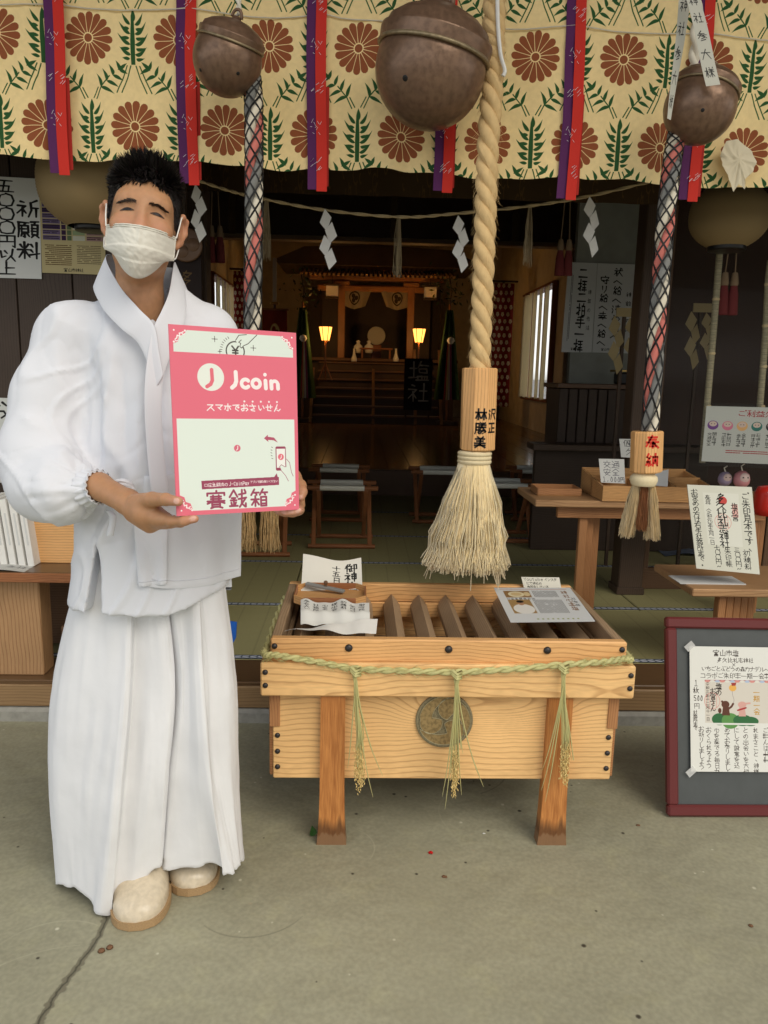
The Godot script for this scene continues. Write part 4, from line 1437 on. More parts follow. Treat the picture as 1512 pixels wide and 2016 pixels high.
	part(tp, "torn_patch", mat("patch_cloth", Color(0.70, 0.62, 0.45), 0.9), t, "torn pale scrap hanging from the curtain")


# ---------------------------------------------------------------- paper lanterns behind the curtain
func build_lanterns() -> void:
	for q in [[Vector3(-0.975, 1.966, -2.98), 0.185, 0.30, "left", 0.062], [Vector3(1.471, 1.969, -3.22), 0.152, 0.24, "right", 0.07]]:
		var c: Vector3 = q[0]
		var r: float = q[1]
		var hh: float = q[2]
		var t := thing("paper_lantern", "unlit tan paper lantern with black rims on the %s, partly behind the curtain" % q[3], "lantern", c, "big paper lanterns")
		var m := MB.new()
		var prof := []
		for k in 61:
			var v := k / 60.0 * 2.0 - 1.0
			var rr := r * pow(maxf(1.0 - pow(absf(v), 2.6) * 0.62, 0.0), 0.8)
			prof.append(Vector2(rr * (1.0 + 0.012 * cos(k * PI)), v * hh * 0.5 - 0.02))
		m.lathe(prof, c, 40)
		var lm: StandardMaterial3D = mats.get("lantern_paper") if mats.has("lantern_paper") else mat("lantern_paper", Color(0.26, 0.185, 0.085), 0.8)
		part(m, "paper_body", lm, t)
		for y in [-hh * 0.5 - 0.035, hh * 0.5 - 0.02]:
			var rm := MB.new()
			rm.lathe([Vector2(0, 0.0), Vector2(q[4], 0.0), Vector2(q[4] + 0.004, 0.006), Vector2(q[4] + 0.004, 0.034), Vector2(q[4], 0.038), Vector2(0, 0.038)], c + Vector3(0, y, 0), 28)
			part(rm, "rim", mats["black_lacquer"], t)
		if q[3] == "left":
			var orn := MB.new()
			for k in 5:
				orn.lathe([Vector2(0, 0.02), Vector2(0.02, 0), Vector2(0, -0.02)], c + Vector3(0.085 + 0.01 * k, 0.03 - 0.025 * k, 0.13), 8)
			part(orn, "ornament", mats["black_lacquer"], t)
		var cd := MB.new()
		cd.tube([c + Vector3(0, hh * 0.5, 0), Vector3(c.x, 2.3, c.z)], 0.004, 5)
		part(cd, "cord", mats["black_lacquer"], t)


# ---------------------------------------------------------------- posters on the walls
func build_notices() -> void:
	var ink := Color(0.03, 0.03, 0.03)
	# fee notice, far left
	var a := Sheet.new(300, 680, Color(0.80, 0.81, 0.80))
	write(a, "祈願料", 184, 150, 108, 142, true, 15, ink)
	write(a, "五〇〇〇円以上", 84, 20, 84, 92, true, 12, ink)
	var t := thing("fee_notice", "white poster with big brushed black characters at the far left", "poster", Vector3(-1.429, 1.64, -3.225))
	part(panel(Vector3(-1.482, 2.017, -3.225), Vector3(-1.256, 2.011, -3.225), Vector3(-1.267, 1.636, -3.225), Vector3(-1.501, 1.636, -3.225), 0.001), "paper", print_mat("fee_print", a), t)
	# calendar poster
	var b := Sheet.new(320, 480, Color(0.72, 0.67, 0.50))
	var y := 60
	for k in 9:
		b.rect(10, y, 88, 24, Color(0.42, 0.36, 0.50) if k % 3 else Color(0.22, 0.12, 0.30))
		b.rect(160, y, 60, 24, Color(0.55, 0.62, 0.48) if k % 2 else Color(0.75, 0.76, 0.70))
		b.rect(228, y, 82, 24, Color(0.62, 0.50, 0.50))
		fine_print(b, 14, y + 2, 80, 20, 9, Color(0.1, 0.08, 0.12))
		fine_print(b, 232, y + 2, 76, 20, 9, Color(0.12, 0.06, 0.06))
		b.rect(104, y, 22, 24, Color(0.2, 0.1, 0.25))
		b.rect(132, y, 22, 24, Color(0.35, 0.42, 0.3) if k > 3 else Color(0.5, 0.12, 0.2))
		y += 28
	fine_print(b, 20, 330, 140, 110, 10, Color(0.35, 0.25, 0.12))
	fine_print(b, 180, 330, 125, 100, 9, Color(0.4, 0.35, 0.25))
	write(b, "富山市神社", 110, 452, 18, 20, false, 2, ink)
	var t2 := thing("calendar_poster", "pastel printed table poster behind the priest, beside the fee notice", "poster", Vector3(-1.151, 1.657, -3.225))
	part(panel(Vector3(-1.258, 2.011, -3.224), Vector3(-1.006, 2.011, -3.224), Vector3(-1.015, 1.658, -3.224), Vector3(-1.263, 1.66, -3.224), 0.001), "paper", print_mat("calendar_print", b), t2)
	# prayer instructions on the right: two sheets
	var c := Sheet.new(300, 640, Color(0.80, 0.81, 0.80))
	write(c, "二拝二拍手一拝", 120, 34, 84, 86, true, 13, ink)
	write(c, "神拝の作法", 225, 190, 32, 64, true, 4, ink)
	fine_print(c, 40, 80, 24, 490, 12, Color(0.3, 0.3, 0.3), true)
	write(c, "富山市神社", 90, 606, 18, 20, false, 2, ink)
	var d := Sheet.new(300, 640, Color(0.80, 0.81, 0.80))
	write(d, "祓へ給へ清め給へ", 120, 30, 56, 66, true, 8, ink)
	write(d, "守り給へ幸へ給へ", 30, 90, 54, 64, true, 8, ink)
	write(d, "神前での詞", 212, 200, 34, 62, true, 4, ink)
	write(d, "富山市神社", 60, 606, 18, 20, false, 2, ink)
	var tc := thing("bow_and_clap_notice", "white notice with one column of large black characters, right of the thick rope", "poster", Vector3(1.538, 1.476, -5.57), "white prayer notices")
	part(panel(Vector3(1.44, 2.087, -5.57), Vector3(1.644, 2.086, -5.57), Vector3(1.647, 1.475, -5.57), Vector3(1.429, 1.473, -5.57), 0.001), "paper", print_mat("bow_print", c), tc)
	var td := thing("prayer_words_notice", "white notice with two staggered columns of characters beside the right post", "poster", Vector3(1.793, 1.482, -5.57), "white prayer notices")
	part(panel(Vector3(1.647, 2.086, -5.57), Vector3(1.952, 2.084, -5.57), Vector3(1.958, 1.475, -5.57), Vector3(1.651, 1.475, -5.57), 0.001), "paper", print_mat("words_print", d), td)


# ---------------------------------------------------------------- bells and their ropes
func ink_mesh(m: MB, text: String, at: Vector3, right: Vector3, down: Vector3, size: float, step: float, wd: float) -> void:
	var n := down.cross(right).normalized() * 0.0006
	var o := at
	for ch in text:
		var out := []
		pen_strokes(ch, 0, 0, size, size, out)
		for p in out:
			for k in p.size() - 1:
				var a: Vector2 = p[k]
				var b: Vector2 = p[k + 1]
				var e := (b - a).normalized() * wd * 0.35
				var s: Vector2 = (b - a).orthogonal().normalized() * wd * (0.5 - 0.12 * k)
				var q := []
				for v: Vector2 in [a - e + s, a - e - s, b + e - s, b + e + s]:
					q.append(o + right * v.x + down * v.y + n)
				m.face(q, [])
		o += down * step


func wooden_block(t: Node3D, c: Vector3, r: float, ht: float, tilt: float, m: Material) -> Basis:
	var b := Basis(Vector3.BACK, tilt) * Basis(Vector3.UP, 0.0)
	var mb := MB.new()
	var n := 8
	var prof := [Vector2(r * 0.93, -ht / 2), Vector2(r, -ht / 2 + 0.004), Vector2(r, ht / 2 - 0.004), Vector2(r * 0.93, ht / 2)]
	for k in n:
		var a0 := TAU * (k + 0.5) / n
		var a1 := TAU * (k + 1.5) / n
		for i in 3:
			var p := []
			var tt := []
			for e in [[a0, i], [a1, i], [a1, i + 1], [a0, i + 1]]:
				p.append(c + b * Vector3(cos(e[0]) * prof[e[1]].x, prof[e[1]].y, -sin(e[0]) * prof[e[1]].x))
				tt.append(Vector2(prof[e[1]].y + 0.3, e[0] * 0.05 + k * 0.13))
			mb.face(p, tt)
	for s in 2:
		var p := []
		for k in n:
			var a := TAU * (k + 0.5) / n * (1 if s else -1)
			p.append(c + b * Vector3(cos(a) * r * 0.93, ht / 2 if s else -ht / 2, -sin(a) * r * 0.93))
		mb.face(p, [])
	part(mb, "wooden_block", m, t)
	return b


func netted_rope(t: Node3D, path: Array, r: float) -> void:
	var n := 150
	var p := spline(path, n)
	var len := 0.0
	for k in n:
		len += p[k].distance_to(p[k + 1])
	var cols := [Color(0.56, 0.17, 0.14), Color(0.66, 0.60, 0.48), Color(0.20, 0.20, 0.19)]
	var cm: StandardMaterial3D = mats.get("rope_cloth") if mats.has("rope_cloth") else vmat("rope_cloth", 0.85)
	for s in 3:
		var h := []
		for k in n + 1:
			var a := k / float(n) * len / 0.26 * TAU + s * TAU / 3
			h.append(p[k] + Vector3(cos(a), 0, sin(a)) * r * 0.52)
		var m := MB.new()
		m.col = cols[s]
		m.tube(h, r * 0.56, 10)
		part(m, "strand", cm, t)
	var net := MB.new()
	for dir in [-1, 1]:
		for s in 5:
			for twin in 2:
				var h := []
				for k in n * 2 + 1:
					var f := k / 2.0
					var i := mini(int(f), n - 1)
					var q: Vector3 = p[i].lerp(p[i + 1], f - i)
					var a: float = dir * f / float(n) * len / 0.24 * TAU + s * TAU / 5 + twin * 0.11
					h.append(q + Vector3(cos(a), 0, sin(a)) * (r * 1.06))
				net.tube(h, 0.0016, 4, false)
	part(net, "net", mats["black_plastic"], t)


func bell(c: Vector3, r: float, axis: Vector3, label: String, holes: Array, seam := 0.42, tall := 1.0) -> void:
	var t := thing("shrine_bell", label, "bell", c, "bronze bells above the offertory box")
	var y := axis.normalized()
	var x := y.cross(Vector3.BACK).normalized()
	var b := Basis(x, y, x.cross(y))
	var m := MB.new()
	var prof := []
	# lower body, round and a little drawn out
	for k in 25:
		var a := -PI / 2 + k / 24.0 * (PI / 2 + seam)
		prof.append(Vector2(cos(a) * r, sin(a) * r * 1.0))
	m.lathe(prof, c, 48, b)
	part(m, "body", mats["bronze"], t)
	var rim := MB.new()
	var y0 := sin(seam) * r
	var r0 := cos(seam) * r
	rim.lathe([Vector2(r0 * 0.99, y0), Vector2(r0 * 1.05, y0 - r * 0.015), Vector2(r0 * 1.075, y0 + r * 0.02), Vector2(r0 * 1.05, y0 + r * 0.06), Vector2(r0 * 1.0, y0 + r * 0.07)], c, 48, b)
	part(rim, "seam_rim", mats["bronze_rim"], t)
	var cap := MB.new()
	var cp: Array = [Vector2(r0 * 1.04, y0 + r * 0.05), Vector2(r0 * 1.06, y0 + r * 0.20), Vector2(r0 * 1.05, y0 + r * 0.24), Vector2(r0 * 0.99, y0 + r * 0.26), Vector2(r0 * 0.94, y0 + r * 0.37), Vector2(r0 * 0.74, y0 + r * 0.50), Vector2(r0 * 0.45, y0 + r * 0.61), Vector2(r0 * 0.16, y0 + r * 0.66), Vector2(r0 * 0.10, y0 + r * 0.74), Vector2(0, y0 + r * 0.76)]
	for k in cp.size():
		cp[k].y = y0 + (cp[k].y - y0) * tall
	cap.lathe(cp, c, 48, b)
	part(cap, "crown", mats["bronze"], t)
	var lp := MB.new()
	var q := []
	for k in 17:
		var a := PI * k / 16.0
		q.append(c + y * (y0 + r * 0.70 * tall + sin(a) * r * 0.22) + x * cos(a) * r * 0.14)
	lp.tube(q, r * 0.045, 8)
	part(lp, "loop", mats["bronze"], t)
	for h: Vector3 in holes:
		var d := h.normalized()
		var hm := MB.new()
		var hx := d.cross(Vector3.UP).normalized()
		hm.lathe([Vector2(r * 0.02, 0.0015), Vector2(r * 0.046, 0.0012), Vector2(r * 0.052, 0.0)], c + d * r * 0.999, 14, Basis(hx, d, hx.cross(d)))
		hm.lathe([Vector2(0, 0.0011), Vector2(r * 0.036, 0.0011)], c + d * r * 0.999, 14, Basis(hx, d, hx.cross(d)))
		part(hm, "sound_hole", mats["black_lacquer"], t)


func build_bells() -> void:
	var br := mat("bronze", Color(0.215, 0.13, 0.083), 0.33, noise_tex(61, 0.02, 0.55, 1.25), Vector3(4, 4, 4))
	br.metallic = 0.35
	br.normal_enabled = true
	br.normal_texture = noise_tex(62, 0.03, 0, 1, 512, 4, true, 3.0)
	br.normal_scale = 0.2
	var b2 := mat("bronze_rim", Color(0.32, 0.25, 0.15), 0.4, noise_tex(61, 0.02, 0.5, 1.3), Vector3(6, 6, 6))
	b2.metallic = 0.5
	bell(Vector3(0.194, 2.184, -2.48), 0.163, Vector3(0.20, 1.0, 0.10), "largest bronze bell, beside the thick straw rope", [Vector3(-0.5, -0.42, 0.78)], 0.24, 1.22)
	bell(Vector3(-0.402, 2.192, -2.48), 0.1, Vector3(0.30, 1.0, 0.22), "left bronze bell above the priest's shoulder", [Vector3(-0.72, -0.5, 0.55), Vector3(0.42, -0.62, 0.72)])
	bell(Vector3(1.011, 2.107, -2.48), 0.105, Vector3(0.28, 1.0, -0.10), "right bronze bell below the paper slips", [Vector3(-0.28, -0.35, 0.9)])
	# hanging cords of the bells
	for q in [[Vector3(-0.368, 2.313, -2.48), Vector3(-0.379, 2.432, -2.48), "left bell", 0.007], [Vector3(0.99, 2.215, -2.5), Vector3(0.974, 2.491, -2.5), "right bell", 0.014], [Vector3(0.244, 2.368, -2.48), Vector3(0.247, 2.481, -2.48), "largest bell", 0.012]]:
		var t := thing("bell_cord", "frayed hemp cord holding the " + q[2], "cord", q[0], "cords holding the bells")
		var cm := spline([q[0], (q[0] + q[1]) / 2 + Vector3(0.004, 0, 0), q[1]], 24)
		for s in 2:
			var h := []
			for k in cm.size():
				h.append(cm[k] + Vector3(cos(k * 0.7 + s * PI), 0, sin(k * 0.7 + s * PI)) * q[3] * 0.6)
			var m := MB.new()
			m.tube(h, q[3] * 0.7, 7)
			part(m, "strand", mats["cord"], t)
	# thick straw rope in the middle
	var vm := vmat("hemp", 0.85)
	vm.albedo_color = Color(0.74, 0.52, 0.25).linear_to_srgb()
	vm.normal_enabled = true
	vm.normal_texture = noise_tex(63, 0.06, 0, 1, 512, 3, true, 4.0)
	vm.uv1_scale = Vector3(1.5, 20, 1)
	vm.normal_scale = 0.7
	var tm := vmat("tassel_fibre", 0.8)
	tm.albedo_color = Color(1.0, 0.885, 0.63).linear_to_srgb()
	var path: Array = [Vector3(0.377, 2.469, -2.5), Vector3(0.38, 2.306, -2.5), Vector3(0.383, 2.181, -2.5), Vector3(0.378, 1.967, -2.5), Vector3(0.38, 1.746, -2.5), Vector3(0.381, 1.517, -2.5), Vector3(0.382, 1.305, -2.5)]
	var t := thing("thick_bell_rope", "thick twisted straw bell rope with octagonal block and big pale tassel", "rope", Vector3(0.378, 0.665, -2.5))
	var n := 200
	var p := spline(path, n)
	for s in 3:
		var h := []
		for k in n + 1:
			var a := -k / float(n) * 1.46 / 0.185 * TAU / 1.0 + s * TAU / 3
			h.append(p[k] + Vector3(cos(a), 0, sin(a)) * 0.0165)
		var m := MB.new()
		m.tube(h, 0.0185, 12)
		for k in m.v.size():
			m.c[k] = Color.WHITE * (0.9 + 0.14 * noise.get_noise_3d(m.v[k].x * 60.0, m.v[k].y * 12.0, m.v[k].z * 60.0))
		part(m, "strand", vm, t)
	var fz := MB.new()
	for k in 500:
		var at: Vector3 = p[rng.randi_range(10, n)]
		var a := rng.randf() * TAU
		var d := Vector3(cos(a), 0, sin(a))
		fz.col = Color.WHITE * rng.randf_range(0.9, 1.2)
		fz.tube([at + d * 0.032, at + d * 0.037 + Vector3(0, -0.008, 0), at + d * rng.randf_range(0.038, 0.045) + Vector3(rng.randfn() * 0.004, -0.02, 0)], [0.0004, 0.0004, 0.0002], 3, false)
	part(fz, "loose_fibres", vm, t).set_meta("kind", "stuff")
	wooden_block(t, Vector3(0.384, 1.191, -2.5), 0.058, 0.262, 0.012, mats["honey_wood"])
	var bc: Vector3 = Vector3(0.384, 1.191, -2.5)
	var im := MB.new()
	for e in [[-0.5, "林勝美", 0.034, 0.044], [0.5, "沢正巳", 0.032, 0.044]]:
		var a: float = PI / 2 - e[0] * TAU / 8
		var d := Vector3(cos(a), 0, sin(a))
		var rt := Vector3(sin(a), 0, -cos(a))
		# faces lie at half steps; letters sit on the two that look to the front
		ink_mesh(im, e[1], bc + Vector3(cos(PI / 2 + (0.0 if e[0] < 0 else -TAU / 8)), 0, sin(PI / 2 + (0.0 if e[0] < 0 else -TAU / 8))) * 0.0537 + Vector3(0.0, 0.004, 0) + _face_right(0.0 if e[0] < 0 else -TAU / 8) * -0.016, _face_right(0.0 if e[0] < 0 else -TAU / 8), Vector3.DOWN, e[2], e[3], 0.0056)
	part(im, "lettering", mats["black_lacquer"], t)
	var tc: Vector3 = Vector3(0.378, 1.06, -2.5)
	var band := MB.new()
	for k in 3:
		band.lathe([Vector2(0.046, 0.008), Vector2(0.054, 0.004), Vector2(0.056, 0), Vector2(0.054, -0.007), Vector2(0.046, -0.010)], tc + Vector3(0, -0.010 - k * 0.013, 0), 28)
	part(band, "binding", mat("binding_cord", Color(0.78, 0.66, 0.42), 0.85, noise_tex(64, 0.08, 0.75, 1.1), Vector3(3, 40, 3)), t)
	var ts := MB.new()
	for k in 1500:
		var a := rng.randf() * TAU
		var q := sqrt(rng.randf_range(0.80, 1.0))
		var d := Vector3(cos(a), 0, sin(a))
		var l := rng.randf_range(0.335, 0.362) if rng.randf() > 0.02 else rng.randf_range(0.36, 0.41)
		var top := tc + Vector3(0, -0.03, 0) + d * 0.044 * q
		var w := Vector3(rng.randfn(), 0, rng.randfn()) * 0.006
		var w2 := Vector3(rng.randfn(), 0, rng.randfn()) * 0.008
		var sp := 0.132 * q
		ts.col = Color(1, 0.98, 0.94) * rng.randf_range(0.86, 1.06)
		ts.tube([top, tc + d * (0.060 * q) + Vector3(-0.002, -0.03 - l * 0.14, 0), tc + d * (sp * 0.66) + w + Vector3(-0.006, -0.03 - l * 0.42, 0), tc + d * (sp * 0.88) + w2 + Vector3(-0.012, -0.03 - l * 0.74, 0), tc + d * sp + w - w2 + Vector3(-0.015, -0.03 - l, 0)], [0.0026, 0.0026, 0.0028, 0.0026, 0.0016], 3, false)
	for k in 14:
		var a := rng.randf() * TAU
		var d := Vector3(cos(a), 0, sin(a)) * rng.randf_range(0.04, 0.11)
		var b := tc + d + Vector3(-0.015, -0.37, 0)
		ts.col = Color.WHITE * 1.05
		ts.tube([b + Vector3(0, 0.03, 0), b + Vector3(rng.randfn() * 0.006, -0.01, 0), b + Vector3(rng.randfn() * 0.012, -0.03 - rng.randf() * 0.02, 0)], [0.0008, 0.0008, 0.0005], 3, false)
	ts.col = Color(0.95, 0.92, 0.86)
	ts.lathe([Vector2(0.041, -0.03), Vector2(0.055, -0.079), Vector2(0.080, -0.177), Vector2(0.106, -0.289), Vector2(0.117, -0.335), Vector2(0.05, -0.345), Vector2(0, -0.345)], tc + Vector3(-0.008, 0, 0), 24)
	part(ts, "tassel", tm, t)
	# white thin cord beside it
	var wc := thing("white_bell_cord", "thin white twisted cord beside the thick straw rope", "cord", Vector3(0.41, 2.168, -2.46))
	var wm := MB.new()
	wm.tube(spline([Vector3(0.377, 2.45, -2.46), Vector3(0.385, 2.317, -2.46), Vector3(0.397, 2.229, -2.46), Vector3(0.412, 2.185, -2.46), Vector3(0.407, 2.168, -2.46)], 30), 0.006, 8)
	part(wm, "cord", mats["white_paper"], wc)
	# netted ropes left and right
	var lr := thing("netted_bell_rope", "left bell rope of red, white and grey cloth, running behind the pink sign", "rope", Vector3(-0.331, 0.686, -2.5), "netted cloth bell ropes")
	netted_rope(lr, [Vector3(-0.34, 2.199, -2.5), Vector3(-0.33, 2.087, -2.5), Vector3(-0.33, 1.902, -2.5), Vector3(-0.333, 1.696, -2.5), Vector3(-0.338, 1.438, -2.5), Vector3(-0.34, 1.249, -2.5), Vector3(-0.336, 1.105, -2.5)], 0.026)
	wooden_block(lr, Vector3(-0.335, 1.015, -2.5), 0.048, 0.18, 0.0, mats["honey_wood"])
	var lt := MB.new()
	for q in [Vector3(-0.362, 0.915, -2.5), Vector3(-0.288, 0.916, -2.5)]:
		fibre_tuft(lt, q, 0.20, 0.034, 260, 0.0013, Vector3(0, 0, 0))
	part(lt, "tassel", vm, lr)
	var rr := thing("netted_bell_rope", "right bell rope in a black net, ending in a red-lettered wooden block", "rope", Vector3(0.942, 0.769, -2.5), "netted cloth bell ropes")
	netted_rope(rr, [Vector3(0.976, 2.144, -2.5), Vector3(0.961, 2.064, -2.5), Vector3(0.949, 1.97, -2.5), Vector3(0.943, 1.807, -2.5), Vector3(0.943, 1.624, -2.5), Vector3(0.944, 1.405, -2.5), Vector3(0.948, 1.13, -2.5)], 0.026)
	var rb: Vector3 = Vector3(0.943, 1.065, -2.5)
	var bb := wooden_block(rr, rb, 0.051, 0.135, 0.05, mats["honey_wood"])
	var rm := MB.new()
	ink_mesh(rm, "奉納", rb + bb * Vector3(-0.019, 0.056, 0.0472), bb.x, -bb.y, 0.039, 0.058, 0.0066)
	part(rm, "lettering", mat("red_ink", Color(0.62, 0.035, 0.02), 0.7), rr)
	var bd := MB.new()
	var btm: Vector3 = Vector3(0.941, 0.983, -2.5)
	bd.lathe([Vector2(0.030, 0.012), Vector2(0.043, 0.0), Vector2(0.045, -0.012), Vector2(0.040, -0.026), Vector2(0.036, -0.03)], btm, 24)
	part(bd, "binding", mats["binding_cord"], rr)
	for e in [[-0.032, Color(0.92, 0.74, 0.45), 0.19, -0.02], [0.002, Color(0.40, 0.17, 0.07), 0.165, 0.0], [0.036, Color(0.92, 0.74, 0.45), 0.20, 0.02]]:
		var rt := MB.new()
		fibre_tuft(rt, btm + Vector3(e[0] * 0.7, -0.012, 0), e[2], 0.026, 240, 0.0012, Vector3(e[3], 0, 0))
		part(rt, "tassel", _tinted("tassel_tail%d" % int(e[0] * 1000), e[1]), rr)
	# paper slips above the right bell
	var sl := Sheet.new(48, 300, Color(0.74, 0.73, 0.68))
	write(sl, "神社参大様", 8, 20, 30, 56, true, 3, Color(0.15, 0.15, 0.15))
	var slip := print_mat("slip_print", sl)
	for q in [[Vector3(0.886, 2.372, -2.36), Vector3(0.924, 2.373, -2.36), Vector3(1.005, 2.123, -2.33), Vector3(0.965, 2.117, -2.33), "right"], [Vector3(0.89, 2.389, -2.4), Vector3(0.926, 2.391, -2.4), Vector3(0.898, 2.047, -2.4), Vector3(0.887, 2.051, -2.4), "left"]]:
		var s := thing("paper_slip", "long paper slip with small characters hanging %s of the right bell" % q[4], "paper slip", q[3], "paper slips at the right bell")
		var f := func(u: float, v: float) -> Vector3:
			var top: Vector3 = q[0].lerp(q[1], u)
			var bot: Vector3 = q[3].lerp(q[2], u)
			return top.lerp(bot, v) + Vector3(0, 0, 0.006 * sin(v * 5.0))
		var m := MB.new()
		m.sheet(2, 14, f, 0.0006)
		part(m, "paper", slip, s)


func _face_right(o: float) -> Vector3:
	var a := PI / 2 + o
	return Vector3(sin(a), 0, -cos(a))


func _tinted(called: String, c: Color) -> StandardMaterial3D:
	var m := vmat(called, 0.85)
	m.albedo_color = c.linear_to_srgb()
	return m



# ---------------------------------------------------------------- offertory box
func stud(t: Node3D, p: Vector3, r: float) -> void:
	var m := MB.new()
	m.lathe([Vector2(r, 0), Vector2(r * 0.96, r * 0.3), Vector2(r * 0.75, r * 0.58), Vector2(r * 0.4, r * 0.74), Vector2(0, r * 0.8)], p, 16, Basis(Vector3.RIGHT, PI / 2))
	part(m, "stud", mats["iron"], t)


func build_offertory_box() -> void:
	var zf := -1.985
	var zb := -2.535
	var xc := 0.25
	var t := thing("offertory_box", "pale wooden slatted offertory box on two front legs with iron studs", "offertory box", Vector3(xc, 0, -2.25))
	var pale: Material = mats["pale_wood"]
	var honey: Material = mats["honey_wood"]
	# lower case: front, back, sides, floor
	part(bx(Vector3(xc, 0.318, zf - 0.018), Vector3(0.944, 0.262, 0.03), 0.003, 0), "front_board", pale, t)
	part(bx(Vector3(xc, 0.318, zb + 0.018), Vector3(0.944, 0.262, 0.03), 0.003, 0), "back_board", pale, t)
	for s in [-1, 1]:
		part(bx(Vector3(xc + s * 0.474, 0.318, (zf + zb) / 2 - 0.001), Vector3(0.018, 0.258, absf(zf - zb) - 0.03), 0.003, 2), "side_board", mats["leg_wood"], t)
		# finger joint showing on the front corner
		part(bx(Vector3(xc + s * 0.466, 0.395, zf - 0.004), Vector3(0.028, 0.105, 0.012), 0.001, 1), "corner_joint", mats["leg_wood"], t)
		part(bx(Vector3(xc + s * 0.43, 0.182, zf - 0.10), Vector3(0.05, 0.016, 0.10), 0.002, 0), "foot_block", honey, t)
	part(bx(Vector3(xc, 0.196, (zf + zb) / 2), Vector3(0.93, 0.014, 0.5), 0.0, 0), "bottom_board", mats["grey_wood"], t)
	# wide middle band
	part(bx(Vector3(xc + 0.003, 0.492, zf + 0.020), Vector3(1.006, 0.094, 0.032), 0.004, 0), "band", pale, t)
	for s in [-1, 1]:
		part(bx(Vector3(xc + 0.003 + s * 0.489, 0.4925, (zf + zb) / 2 + 0.003), Vector3(0.028, 0.092, absf(zf - zb) + 0.018), 0.003, 2), "band", honey, t)
	part(bx(Vector3(xc + 0.003, 0.492, zb - 0.012), Vector3(0.95, 0.092, 0.03), 0.003, 0), "band", pale, t)
	# upper rail frame
	part(bx(Vector3(xc + 0.004, 0.569, zf + 0.006), Vector3(0.957, 0.064, 0.028), 0.004, 0), "rail", honey, t)
	part(bx(Vector3(xc + 0.004, 0.5685, zb + 0.002), Vector3(0.957, 0.062, 0.028), 0.004, 0), "rail", honey, t)
	for s in [-1, 1]:
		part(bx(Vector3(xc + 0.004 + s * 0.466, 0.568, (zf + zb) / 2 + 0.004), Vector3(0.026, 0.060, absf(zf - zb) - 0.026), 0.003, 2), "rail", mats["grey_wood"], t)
	# dark inner trough
	var inner := absf(zf - zb) - 0.04
	for s in [-1, 1]:
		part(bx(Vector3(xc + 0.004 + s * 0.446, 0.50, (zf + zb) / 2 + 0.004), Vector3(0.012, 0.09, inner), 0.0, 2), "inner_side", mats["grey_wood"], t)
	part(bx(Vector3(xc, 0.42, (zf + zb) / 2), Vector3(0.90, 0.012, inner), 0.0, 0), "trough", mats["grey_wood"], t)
	part(bx(Vector3(xc, 0.515, zb + 0.026), Vector3(0.89, 0.05, 0.014), 0.002, 0), "ledge", honey, t)
	# ridged slats from back to front
	for k in 10:
		var x := xc - 0.405 + k * 0.0915
		var m := MB.new()
		m.uvo = Vector2(rng.randf(), rng.randf())
		var a := Vector3(x, 0.545, zb + 0.02)
		var b := Vector3(x, 0.545, zf - 0.012)
		var pr := [Vector2(-0.027, -0.03), Vector2(0.027, -0.03), Vector2(0.027, -0.01), Vector2(0.0, 0.022), Vector2(-0.027, -0.01)]
		for i in 5:
			var p: Vector2 = pr[i]
			var q: Vector2 = pr[(i + 1) % 5]
			m.face([b + Vector3(p.x, p.y, 0), b + Vector3(q.x, q.y, 0), a + Vector3(q.x, q.y, 0), a + Vector3(p.x, p.y, 0)], [Vector2(0, i * 0.06), Vector2(0, i * 0.06 + 0.05), Vector2(0.52, i * 0.06 + 0.05), Vector2(0.52, i * 0.06)])
		for e in 2:
			var w := []
			for i in 5:
				var p: Vector2 = pr[i if e == 0 else 4 - i]
				w.append((b if e == 0 else a) + Vector3(p.x, p.y, 0))
			m.face(w, [])
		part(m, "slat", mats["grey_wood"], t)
	# legs, flaring towards the floor, with weathered feet
	var ltex := leg_texture()
	var lm := mat("leg_worn", Color(0.95, 0.95, 0.95), 0.45, ltex)
	lm.texture_repeat = false
	for x in [-0.0575, 0.5625]:
		for z in [zf + 0.011, zb - 0.012]:
			var m := MB.new()
			var rows := [[0.446, 0.033], [0.30, 0.0335], [0.16, 0.034], [0.09, 0.0355], [0.04, 0.038], [0.0, 0.0415]]
			var prev := []
			for e in rows:
				var y: float = e[0]
				var hw: float = e[1]
				var ring := []
				for s in [[-1, 1], [1, 1], [1, -1], [-1, -1]]:
					ring.append(Vector3(x + s[0] * hw, y, z + s[1] * (0.011 if s[1] > 0 else 0.030)))
				if prev.size():
					for i in 4:
						var j := (i + 1) % 4
						var v0: float = 1.0 - prev[i].y / 0.446
						var v1: float = 1.0 - y / 0.446
						m.face([ring[i], ring[j], prev[j], prev[i]], [Vector2(0.05, v1), Vector2(0.95, v1), Vector2(0.95, v0), Vector2(0.05, v0)])
				prev = ring
			m.face([prev[3], prev[2], prev[1], prev[0]], [])
			part(m, "leg", lm, t)
	# iron studs
	var sz := zf + 0.020
	for q: Vector3 in [Vector3(-0.214, 0.580, sz), Vector3(-0.017, 0.577, sz), Vector3(0.250, 0.576, sz), Vector3(0.516, 0.576, sz), Vector3(0.719, 0.580, sz)]:
		stud(t, q, 0.0105 if absf(q.x - 0.25) < 0.4 else 0.008)
	for s in [-1, 1]:
		for y in [0.513, 0.476]:
			stud(t, Vector3(xc + 0.003 + s * 0.490, y, zf + 0.036), 0.0075)
		for y in [0.315, 0.268, 0.222]:
			stud(t, Vector3(xc + s * 0.459, y, zf - 0.003), 0.0075)
	# brass roundel with three comma shapes
	var c := Vector3(0.248, 0.364, zf - 0.001)
	var bz := mat("emblem_brass", Color(0.37, 0.26, 0.115), 0.40, noise_tex(71, 0.015, 0.5, 1.3), Vector3(9, 9, 9))
	bz.metallic = 0.3
